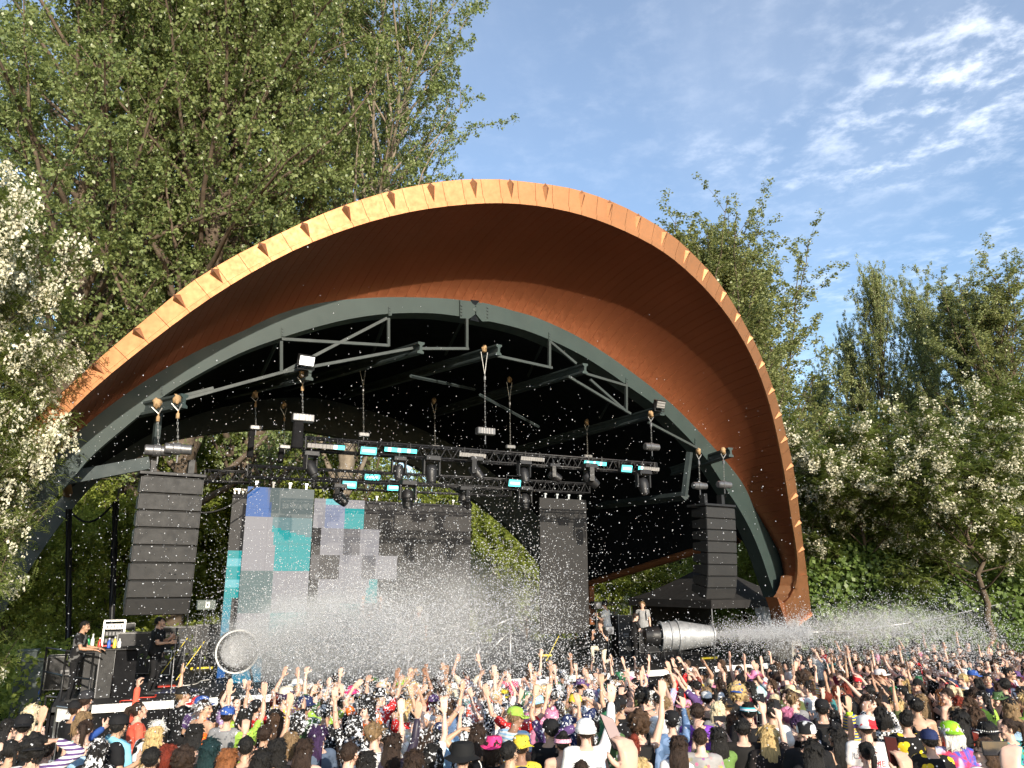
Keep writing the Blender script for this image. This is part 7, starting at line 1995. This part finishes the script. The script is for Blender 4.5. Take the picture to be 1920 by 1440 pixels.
# --- phones held up
def smartphone(centre, right, up, label, w=.075, h=.155, screen=(.02, .02, .024)):
    r, u = nrm(right), nrm(up); n = np.cross(r, u); ax = np.array([r, u, n])
    t = empty('smartphone', centre, label, 'phone', 'phones held up in the crowd')
    mb = MB(); mb.box(centre, (w, h, .009), ax); mb.build('phone_case', M['black'], t, bevel=.004)
    mb = MB(); mb.box(centre + n * .0055, (w * .92, h * .94, .0015), ax); mb.build('phone_screen', basic('phone_glass', screen, .12, 0, .1, 4, .6), t)
    for k in range(2):
        mb = MB(); mb.lathe(centre - n * .0045 + u * (h * .36 - .028 * k) + r * w * .22, -n, [(0, .011), (.003, .011), (.0035, .007), (.0035, 0)], 10); mb.build('phone_lens', M['grey_metal'], t)
    return t
def phone_for(b, pose, side, label, tilt=(0, 0, 1), landscape=False):
    W = MW[b.name]; hnd = W @ Vector(POSES[pose]['hands'][side][3])
    rt = (W.to_3x3() @ Vector((1, 0, 0))).normalized()
    c = np.array(hnd) + np.array([0, 0, .05]); r_, u_ = np.array(rt), np.array(tilt, float)
    if landscape: r_, u_ = u_, -r_
    smartphone(c, r_, u_, label)
phone_for(find('denim jacket and dark cap'), 'phone_one', 1, 'phone held up by the person in denim')
phone_for(find('moss green tee'), 'phone', 1, 'phone held by the woman in moss green', landscape=True)
phone_for(find('checked top filming'), 'phone', 1, 'phone of the woman in the checked top')
phone_for(find('broad man in plain black tee'), 'phone_one', 1, 'phone in the hand of the broad man in plain black')
phone_for(find('very long blonde hair and black dotted'), 'phone_one', 1, 'phone in the hand of the long haired blonde')
# two people below the frame whose hands and phones reach into it
def reach_in(px, py, Y, pose, side, yaw, kw, label, plabel, landscape):
    hand_w = at_y(px, py, Y); hl = np.array(POSES[pose]['hands'][side][3]); s = 1.02
    R = rot_z(math.radians(yaw)); loc = hand_w - R @ (hl * s)
    loc[2] = float(ground_z(loc[0], loc[1])); s = min(1.12, max(.88, (hand_w[2] - loc[2]) / hl[2])); loc[:2] = (hand_w - R @ (hl * s))[:2]; hand_w = loc + R @ (hl * s)
    b = person(loc, math.radians(yaw), 1.70 * s, pose, label, group=CROWD_GROUP, **kw)
    dz = float(ground_z(loc[0], loc[1])) - loc[2]
    return b, hand_w
b, hw = reach_in(1172, 1400, 3.55, 'phone_one', 1, 14, dict(hair='long', hcol='sandy', cloth='tank', clothm=F(K['white']), skin=6), 'person at the lower edge whose bare arm holds up a pale phone', '', False)
smartphone(hw + np.array([-.045, .03, .045]), np.array([.80, .25, -.35]), np.array([-.35, .1, .9]), 'pale phone in the raised hand at the lower edge', screen=(.3, .22, .2))
b, hw = reach_in(1895, 1412, 4.6, 'phone', -1, 4, dict(hair='bob', hcol='dark', clothm=F(K['black']), skin=2), 'person at the far lower corner filming with a sideways phone', '', True)
smartphone(hw + np.array([-.07, .02, .02]), np.array([0, .1, 1]), np.array([-1, -.05, .02]), 'sideways dark phone filming at the far lower corner')
on_person(b, 'wristband', lambda m: m.lathe(tuple(POSES['phone']['hands'][-1][2]), tuple(nrm((.35, .45, .85))), [(-.03, .034), (-.03, .038), (.01, .038), (.01, .034)], 16), F((.55, .80, .05)))
b, hw = reach_in(1690, 1421, 4.6, 'phone_one', 1, 6, dict(hair='crop', hcol='dark', clothm=F(K['grey']), skin=1), 'person at the lower edge whose hand holds a dark phone by the pink tee', '', False)
smartphone(hw + np.array([-.035, .02, .03]), np.array([1, .1, -.12]), np.array([-.12, 0, 1]), 'dark phone held upright beside the pink tee', screen=(.05, .012, .012))

# --- the rest of the crowd
rng = np.random.default_rng(2024)
placed = [np.array(l[:2]) for l, _ in PEOPLE]
HAIRW = [('short', .16), ('crop', .08), ('tousled', .08), ('long', .17), ('verylong', .08), ('bob', .11), ('wavy', .10), ('pony', .07), ('bun', .05), ('spacebuns', .03), ('curly', .05), ('braids', .02)]
HCW = [('black', .34), ('dark', .20), ('brown', .16), ('sandy', .08), ('blonde', .07), ('pale', .03), ('auburn', .03), ('red', .02), ('purple', .02), ('pink', .02), ('green', .01), ('white', .02)]
TOPW = [('black', .44), ('white', .17), ('grey', .08), ('navy', .04), ('blue', .03), ('red', .05), ('pink', .04), ('purple', .04), ('green', .03), ('olive', .02), ('teal', .04), ('orange', .03), ('yellow', .02), ('lime', .015), ('lilac', .03), ('cream', .05), ('maroon', .03), ('sky', .03), ('coral', .03), ('denim', .02)]
POSEW = [('down', .42), ('side', .07), ('sideleft', .06), ('right_up', .06), ('left_up', .05), ('both_up', .06), ('vee', .05), ('both_bent', .08), ('up_out', .07), ('up_bent', .07), ('reach', .06), ('cross', .04), ('wave', .05), ('clap', .05), ('phone', .03), ('point', .04), ('fist', .04), ('bow', .03), ('onhead', .02)]
CALM = [('down', .46), ('side', .17), ('sideleft', .14), ('right_up', .035), ('left_up', .03), ('both_up', .01), ('up_bent', .03), ('up_out', .02), ('reach', .02), ('clap', .07), ('phone', .04), ('bow', .06), ('onhead', .03), ('fist', .03)]
HATW = [('cap', .40), ('cap_back', .14), ('bucket', .18), ('sunhat', .06), ('cowboy', .05), ('beanie', .05), ('headband', .06), ('visor', .03), ('ear_band', .03)]
def pick(w, r): ks = [k for k, _ in w]; p = np.array([v for _, v in w]); return ks[int(r.choice(len(ks), p=p / p.sum()))]
HAIR_WORD = dict(short='short {}', crop='cropped {}', tousled='tousled {}', long='long {}', verylong='very long {}', bob='bobbed {}', wavy='wavy {}', pony='ponytailed {}', bun='{} top knot', spacebuns='{} space bun', curly='curly {}', braids='{} braid')
HCOL_WORD = dict(black='black', dark='dark', brown='brown', sandy='sandy', blonde='blonde', pale='pale blonde', auburn='copper', red='red', purple='purple', pink='pink', green='green', white='white', teal='teal')
POSE_WORD = dict(both_bent='both arms bent overhead', up_out='one arm flung out', up_bent='one arm bent overhead', reach='reaching forward', cross='arms crossed overhead', down='arms down', side='turned aside', sideleft='looking sideways', right_up='one arm raised', left_up='an arm up', both_up='both arms up', vee='arms spread high', wave='waving both hands', clap='hands before the chest', phone='filming', point='pointing up', fist='fist raised', bow='bending', onhead='hand on head')
HAT_WORD = dict(cap='cap', cap_back='backwards cap', bucket='bucket hat', sunhat='sun hat', cowboy='cowboy hat', beanie='beanie', headband='headband', visor='visor', ear_band='animal ear band')
TOP_WORD = dict(tee='tee', tank='vest', band='bandeau', long='long sleeves')
def zone(px, Y):
    far = Y > 15.5
    if px < 330: return 'before the desk'
    if px < 560: return 'under the hoop cannon' if far else 'mid crowd below the hoop'
    if px < 800: return 'in the foam by the barrier' if far else 'amid the foam'
    if px < 990: return 'at the silver railing' if far else 'mid crowd below the railing'
    if px < 1150: return 'under the plain dark screen' if far else 'mid crowd below the plain screen'
    if px < 1340: return 'below the far cannon' if far else 'mid crowd below the far cannon'
    if px < 1520: return 'before the tent' if far else 'mid crowd before the tent'
    if px < 1700: return 'near the concrete pier' if far else 'behind the tie dye group'
    return 'by the wire fence' if far else 'mid crowd on the fence side'
cand = []
tries = 0
pts = [p for p in placed]
while tries < 7000:
    tries += 1
    Y = 9.0 + 18.6 * rng.random() ** .85; px = rng.uniform(-40, 1960)
    p = at_y(px, 1200, Y); x, y = p[0], p[1]
    q = SBK[0] * x + SBK[1] * y - SV0; u = SE1[0] * x + SE1[1] * y
    if px < 1480 and q > -2.0: continue
    if px >= 1440 and (y > 27.5 - (x - 9) * .0 or (q > -.6 and u < UR + 1.6)): continue
    if px < 340 and q > -6.5: continue
    if px < 560 and q > -4.2: continue
    if 1150 < px < 1480 and q > -3.0: continue
    sp_ = .58 if Y > 14 else .66
    if Y < 11.2 and px > 1250 and rng.random() < .75: continue
    if any((x - a[0]) ** 2 + (y - a[1]) ** 2 < sp_ * sp_ for a in pts): continue
    pts.append(np.array([x, y])); cand.append((Y, px, x, y))
cand.sort()
N_IND = 300 - len(PEOPLE) - 9
seen_labels = set(by_label)
CNT = 0
TAIL = []
for (Y, px, x, y) in cand:
    if CNT >= N_IND: TAIL.append((Y, px, x, y)); continue
    z = float(ground_z(x, y))
    calm = px > 1320 or px < 420
    foam = (.95 if 380 < px < 1150 else .35 if px < 1320 else .3) * (1 if Y > 9 else .6) * rng.uniform(.5, 1.25)
    foam = round(foam * 4) / 4
    for attempt in range(40):
        pose = pick(CALM if calm else POSEW, rng); hr = pick(HAIRW, rng); hc = pick(HCW, rng); tc2 = pick(TOPW, rng)
        cl = pick([('tee', .55), ('tank', .22), ('band', .12), ('long', .11)], rng)
        if hr in ('short', 'crop', 'tousled') and cl == 'band': cl = 'tee'
        hat = pick(HATW, rng) if rng.random() < .30 else None
        hcol2 = pick([('black', .50), ('white', .16), ('red', .05), ('pink', .05), ('blue', .04), ('cream', .1), ('purple', .06), ('green', .05), ('yellow', .04), ('lime', .03), ('navy', .06)], rng)
        pat = 'plain' if rng.random() < .72 else ['floral', 'dots', 'stripes', 'tiedye', 'checks'][rng.integers(5)]
        pw = {'plain': '', 'floral': 'floral ', 'dots': 'dotted ', 'stripes': 'striped ', 'tiedye': 'tie dyed ', 'checks': 'checked '}[pat]
        hw_ = HAIR_WORD[hr].format(HCOL_WORD[hc]) + ' hair'
        head = (hcol2 + ' ' + HAT_WORD[hat]) if hat else hw_
        lab = f"person with {head} in {pw}{tc2} {TOP_WORD[cl]}, {POSE_WORD[pose]}, {zone(px, Y)}"
        if lab not in seen_labels and len(lab.split()) <= 16: break
    seen_labels.add(lab)
    to_stage = math.atan2(x - (-1.2), 22 - y)
    yaw = -(-to_stage) * 0 + math.atan2(-( -1.2 - x), (22 - y)) + math.radians(rng.normal() * 22)
    if rng.random() < .07: yaw += math.pi * rng.uniform(.7, 1.3)
    c2 = K[['white', 'black', 'red', 'yellow', 'teal', 'pink'][rng.integers(6)]]
    female = hr in ('long', 'verylong', 'bob', 'wavy', 'pony', 'bun', 'spacebuns', 'braids')
    H = (1.655 if female else 1.765) + rng.normal() * .06
    person((x, y, z), yaw, H, pose, lab, hair=hr, hcol=hc, hat=hat, hatm=F(K[hcol2], foam=foam * .8) if hat else None, cloth=cl, clothm=F(K[tc2], pat, c2, foam=foam), skin=int(rng.choice(7, p=[.26, .2, .2, .08, .06, .12, .08])), trousers=int(rng.integers(6)), shoes=int(rng.integers(2)), glasses=rng.random() < .15, foam=foam, group=CROWD_GROUP, mirror=bool(rng.random() < .5), tilt=math.radians(float(rng.normal() * 3)), wide=(.94 if female else 1.03) * rng.uniform(.94, 1.08))
    CNT += 1
print('CROWD', len(cand), CNT, len(TAIL))
# the farthest rows, too many to be single figures: one joined mass of small people
if TAIL:
    cols = [('black', .4), ('white', .15), ('red', .1), ('pink', .1), ('teal', .08), ('purple', .07), ('peach', .1)]
    mats = [skin_mat(0, .25), TROUSER[1], SHOE_M[0], EYE_M, LIP_M, hair_mat(HC['black'], .5), hair_mat(HC['brown'], .25)] + [F(K[c], foam=.5) for c, _ in cols]
    lite = {}
    def arr(me):
        proto_mesh(me, 5); me.calc_loop_triangles(); n = len(me.vertices); co = np.empty(n * 3, np.float32); me.vertices.foreach_get('co', co)
        tr = np.empty(len(me.loop_triangles) * 3, np.int32); me.loop_triangles.foreach_get('vertices', tr); mi = np.empty(len(me.loop_triangles), np.int32); me.loop_triangles.foreach_get('material_index', mi)
        return co.reshape(-1, 3), tr.reshape(-1, 3), mi
    VV, FF, MI = [], [], []; base = 0
    for (Y, px, x, y) in TAIL:
        pose = pick(CALM if px > 1300 else POSEW, rng); Pz = POSES[pose]; W = Matrix.Translation((x, y, float(ground_z(x, y)))) @ Matrix.Rotation(math.atan2(x + 1.2, 22 - y) + rng.normal() * .4, 4, 'Z') @ Matrix.Diagonal((1, 1, rng.uniform(.95, 1.06), 1))
        hk = pick(HAIRW, rng); tk = 7 + int(rng.choice(7, p=[v for _, v in cols]))
        for me, T, off in ((Pz['lite'], W, 0), (Pz['cloth'][['tee', 'tank', 'tee', 'band'][rng.integers(4)]], W, tk), (HAIR_LITE[hk], W @ Pz['head'], 5 + int(rng.integers(2)))):
            key = me.name
            if key not in lite: lite[key] = arr(me)
            co, tr, mi = lite[key]; m4 = np.array(T)
            VV.append(co @ m4[:3, :3].T + m4[:3, 3]); FF.append(tr + base); MI.append(mi if off == 0 else np.full(len(tr), off)); base += len(co)
    me = np_mesh_idx('crowd', np.concatenate(VV), np.concatenate(FF), mats, True); me.polygons.foreach_set('material_index', np.concatenate(MI).astype(np.int32))
    add_obj('distant_crowd', me, label='farthest rows of the crowd along the fence', kind='stuff')

# ------------------------------------------------------------------ people on the stage
STG = 'people on the stage'
def on_stage(px, py_top, py_feet, pose, yaw, label, H=None, dz=0.0, v=None, **kw):
    if v is None: loc = at_z(px, py_feet, DECK_Z + dz)
    else: loc = sp(px, py_feet, v); loc[2] = DECK_Z + dz
    if H is None:
        top = on_plane(px, py_top, loc, SFR); H = min(1.95, max(1.5, top[2] - loc[2])) / (POSES[pose]['top'] / 1.70)
    return person(loc, math.radians(yaw), H, pose, label, group=STG, **kw)
on_stage(130, 1165, 1318, 'desk', -75, 'man in black patterned shirt working at the bottle covered desk', hair='crop', hcol='black', clothm=F(K['black'], 'patches', (.12, .12, .12)), skin=3, trousers=1)
on_stage(283, 1157, 1302, 'mic_stand', -80, 'man all in black with a shaved head, standing by the near speaker stack', hair='crop', hcol='black', clothm=F((.014, .014, .015)), skin=1, trousers=1, wide=1.12)
on_stage(290, 1160, 1288, 'side', -60, 'person half hidden behind the man all in black', hair='short', hcol='dark', clothm=F(K['black']), skin=0, trousers=1)
on_stage(692, 1138, 1236, 'both_up', 170, 'performer with both arms up behind the booth', H=1.78, v=3.4, hair='short', hcol='black', clothm=F(K['black'], foam=.5), skin=1, trousers=1, foam=.3)
on_stage(783, 1136, 1236, 'down', 175, 'performer in pale cap behind the booth', H=1.82, v=3.5, hair='short', hcol='dark', hat='cap', hatm=F(K['cream']), clothm=F(K['grey'], foam=.5), skin=0, trousers=1, foam=.3)
on_stage(1128, 1178, 1245, 'kneel', 150, 'photographer in dark shirt and white trousers kneeling at the far stage front', H=1.76, hair='short', hcol='brown', clothm=F(K['black']), skin=1, trousers=4)
on_stage(1140, 1128, 1232, 'clap', 60, 'man in white patterned tee and dark cap by the lamp tripod', hair='crop', hcol='dark', hat='cap', hatm=F(K['black']), clothm=F(K['white'], 'dots', (.4, .4, .4)), skin=0, trousers=1)
on_stage(1190, 1150, 1250, 'desk', -70, 'shaven headed man in black beside the far foam cannon', hair='crop', hcol='dark', clothm=F(K['black']), skin=2, trousers=1)
on_stage(1208, 1128, 1226, 'down', 170, 'man in grey tee with backpack straps behind the far cannon', hair='short', hcol='sandy', clothm=F((.28, .28, .28)), skin=0, trousers=1)
bg_ = PEOPLE[-1][1]
on_person(bg_, 'shoulder_strap', lambda m: [m.tube([(sg * .11, -.13, 1.30), (sg * .10, -.02, 1.47), (sg * .115, .135, 1.32), (sg * .12, .13, 1.10)], .02, 6) for sg in (-1, 1)], M['black'])
# the microphone stand of the standing man
mp = PEOPLE[-8][1]; W = MW[mp.name]; hd = np.array(W @ Vector(POSES['mic_stand']['hands'][1][3]))
t = empty('microphone_stand', (hd[0], hd[1], DECK_Z), 'tilted black microphone stand held by the man all in black', 'microphone stand')
foot = np.array([hd[0] + .05, hd[1] - .1, DECK_Z]); topm = hd + (hd - foot) * .12
mb = MB(); mb.tube([foot, topm], .013, 6); mb.build('pole', M['grey_metal'], t)
mb = MB(); mb.lathe(foot, UP, [(0, .14), (.02, .13), (.03, .03), (.03, 0)], 16); mb.build('base', M['black'], t)
mb = MB(); dv = nrm(topm - foot); mb.lathe(topm, dv, [(0, 0), (0, .014), (.12, .02), (.13, .028), (.17, .026), (.185, 0)], 10); mb.build('microphone', M['black'], t)
# ================================================================== foam in the air
rng = np.random.default_rng(99)
TET = np.array([(1, 1, 1), (1, -1, -1), (-1, 1, -1), (-1, -1, 1)], float) / math.sqrt(3)
TF = np.array([(0, 1, 2), (0, 3, 1), (0, 2, 3), (1, 3, 2)])
def flakes(name, P, size, label):
    n = len(P); a = rng.normal(size=(n, 3)); q = unit(a); b = unit(np.cross(q, rng.normal(size=(n, 3)))); c = np.cross(q, b)
    R = np.stack([q, b, c], 1); V = (TET[None] * size[:, None, None]) @ R + P[:, None, :]
    Fc_ = (TF[None] + (np.arange(n) * 4)[:, None, None]).reshape(-1, 3)
    return add_obj(name, np_mesh_idx(name, V.reshape(-1, 3), Fc_, M['foam_air']), label=label, kind='stuff')
t = NT('flying_foam'); t.set(color=(.86, .87, .89), rough=.9, spec=.1); tr = t.node('ShaderNodeBsdfTranslucent', {'Color': (.8, .82, .85, 1)})
mx = t.node('ShaderNodeMixShader', {0: .45, 1: t.b.outputs[0], 2: tr.outputs[0]}); t.l.new(mx.outputs[0], t.out.inputs['Surface']); M['foam_air'] = t.m
def jet(origin, axis, n, reach, spread, fall, turb, size, lift=0.0, start=0.0):
    s = start + (1 - start) * rng.random(n) ** .8; d = s * reach
    ax = nrm(axis); side = unit(np.cross(np.tile(ax, (n, 1)), rng.normal(size=(n, 3))))
    r = np.abs(rng.normal(size=n)) * (spread[0] + (spread[1] - spread[0]) * s)
    P = origin + ax * d[:, None] + side * r[:, None] + np.array([0, 0, 1.0]) * (lift * s - fall * s * s)[:, None] + rng.normal(size=(n, 3)) * turb * s[:, None]
    return P, size * (.5 + rng.random(n) ** 2 * 1.3)
def cloud_pts(px, py, spx, spy, Y0, Y1, n):
    x = rng.normal(size=n) * spx + px; y = rng.normal(size=n) * spy + py; Y = rng.uniform(Y0, Y1, n)
    d = np.stack([(x - 960) / FPX, np.full(n, _c) - (720 - y) / FPX * _s, np.full(n, _s) + (720 - y) / FPX * _c], -1)
    return EYE + d * (Y / d[:, 1])[:, None]
# the near cannon: a dense plume out over the crowd, widening into a cloud
MOUTH_L = CAN_L + SE1 * .25 + CAN_L_AX * .02
P1, s1 = jet(MOUTH_L, CAN_L_AX * .55 + SE1 * .75 + UP * .16, 17000, 4.2, (.28, .75), .5, .35, .013, .5)
P2, s2 = jet(MOUTH_L, CAN_L_AX * .3 + SE1 * .95 + UP * .20, 16000, 8.5, (.30, 1.5), .9, .5, .014, .3)
Pm = CAN_L + unit(rng.normal(size=(9000, 3))) * (rng.random((9000, 1)) ** .45 * .40) - CAN_L_AX * .05; Pm -= CAN_L_AX * np.maximum(0, (Pm - CAN_L) @ CAN_L_AX)[:, None]
P = np.concatenate([P1, P2, Pm]); s = np.concatenate([s1, s2, np.full(9000, .014)])
k = P[:, 2] > .3
flakes('foam_spray', P[k], s[k], 'dense spray of foam from the hoop mouthed cannon')
Pc = np.concatenate([cloud_pts(700, 1190, 150, 75, 14.5, 21, 14000), cloud_pts(585, 1205, 85, 50, 17, 22, 8500), cloud_pts(830, 1210, 150, 70, 14, 22, 5500), cloud_pts(700, 1050, 190, 90, 15, 22, 3500), cloud_pts(950, 1250, 150, 45, 13, 20, 4000), cloud_pts(640, 1320, 220, 45, 9, 15, 2500)])
k = Pc[:, 2] > .2; Pc = Pc[k]
flakes('foam_cloud', Pc, .0115 * (.6 + 1.2 * rng.random(len(Pc)) ** 2), 'cloud of white foam flakes drifting before the screens')
Pf = cloud_pts(545, 1212, 75, 42, 19.2, 22, 13000)
flakes('foam_mist', Pf, .009 * (.6 + rng.random(len(Pf))), 'fine misty foam beside the hoop mouthed cannon')
# the far cannon: a level jet that arcs down over the fence side
MOUTH_R = CAN_R + nrm(CAN_R_AX) * 1.5 * .72
Pa, sa = jet(MOUTH_R, CAN_R_AX + UP * .03, 15000, 3.4, (.20, .25), .15, .10, .013, .1)
Pb, sb = jet(MOUTH_R, CAN_R_AX + UP * .06, 16000, 9.5, (.24, .8), 1.0, .30, .0125, .35, .28)
Pd, sd_ = jet(MOUTH_R, CAN_R_AX * .8 + SFR * .3, 8000, 9.0, (.25, .9), 1.9, .45, .0115, .0, .1)
P = np.concatenate([Pa, Pb, Pd]); s = np.concatenate([sa, sb, sd_]); k = P[:, 2] > .5
flakes('foam_jet', P[k], s[k], 'jet of white foam from the far cannon arcing over the crowd')
Pe = np.concatenate([cloud_pts(1640, 1215, 150, 34, 19, 27, 6500), cloud_pts(1820, 1240, 90, 36, 18, 26, 4500), cloud_pts(1420, 1215, 70, 25, 21, 25, 1500)])
k = (Pe[:, 2] > .8); Pe = Pe[k]
flakes('foam_haze', Pe, .0105 * (.6 + 1.3 * rng.random(len(Pe)) ** 2), 'foam flakes falling along the fence side of the crowd')
# stray flakes in the whole air before the stage
n = 5200
Pw = np.concatenate([cloud_pts(640, 930, 330, 130, 9, 22, 2200), cloud_pts(900, 1050, 330, 130, 9, 22, 2200), cloud_pts(300, 1000, 200, 170, 9, 16, 700), cloud_pts(960, 1330, 560, 50, 8, 14, 1200)])
k = Pw[:, 2] > .3; Pw = Pw[k]
flakes('drifting_flakes', Pw, .0085 * (.5 + 1.2 * rng.random(len(Pw)) ** 2), 'stray foam flakes drifting through the air')

# the finest spray, too fine to see as drops: soft mist with a density that thins out towards its edges
def mist(name, c, axes, size, dens, label, lump=1.4, skew=0.0):
    t = NT(name); t.n.remove(t.b)
    tcn = t.node('ShaderNodeTexCoord')
    ln = t.node('ShaderNodeVectorMath', {0: tcn.outputs['Object']}, operation='LENGTH').outputs['Value']
    fall = t.node('ShaderNodeMapRange', {'Value': ln, 'From Min': .15, 'From Max': 1.0, 'To Min': 1.0, 'To Max': 0.0}, interpolation_type='SMOOTHSTEP').outputs['Result']
    n = t.node('ShaderNodeTexNoise', {'Vector': tcn.outputs['Object'], 'Scale': lump, 'Detail': 4.0, 'Roughness': .6, 'Distortion': .4}).outputs['Fac']
    k = t.ramp(n, .36, .68)
    d = t.node('ShaderNodeMath', {0: fall, 1: k}, operation='MULTIPLY').outputs[0]
    d = t.node('ShaderNodeMath', {0: d, 1: dens}, operation='MULTIPLY').outputs[0]
    v = t.node('ShaderNodeVolumePrincipled', {'Color': (1.0, 1.0, 1.0, 1), 'Density': d, 'Anisotropy': 0.1})
    t.l.new(v.outputs[0], t.out.inputs['Volume'])
    mb = MB(); mb.sphere((0, 0, 0), 1.0, 20, 12); me = mb.mesh(name, t.m, True)
    R = Matrix(np.array(axes).T.tolist()).to_4x4()
    add_obj(name, me, None, Matrix.Translation(Vector(c)) @ R @ Matrix.Diagonal((*size, 1)), label=label, kind='stuff')
ax0 = np.array([SE1, SBK, UP])
mist('foam_mist_cloud', CAN_L + SE1 * 2.0 + UP * .35 + SFR * .3, ax0, (3.0, 1.2, 1.4), 5.0, 'soft white mist of foam blown across the stage')
mist('foam_mist_cloud', CAN_L + SE1 * 5.0 + UP * .6 + SFR * .5, ax0, (4.8, 1.9, 2.2), .85, 'thin white haze of foam before the centre screen')
a1 = nrm(CAN_R_AX + UP * .02); b1 = nrm(np.cross(UP, a1))
mist('foam_mist_cloud', MOUTH_R + a1 * 1.9, np.array([a1, b1, np.cross(a1, b1)]), (2.4, .30, .30), 5.0, 'dense white core of the far foam jet', 2.2)
mist('foam_mist_cloud', MOUTH_R + a1 * 5.6 + UP * .15, np.array([a1, b1, np.cross(a1, b1)]), (3.6, .8, .75), 1.2, 'soft white end of the far foam jet', 1.8)
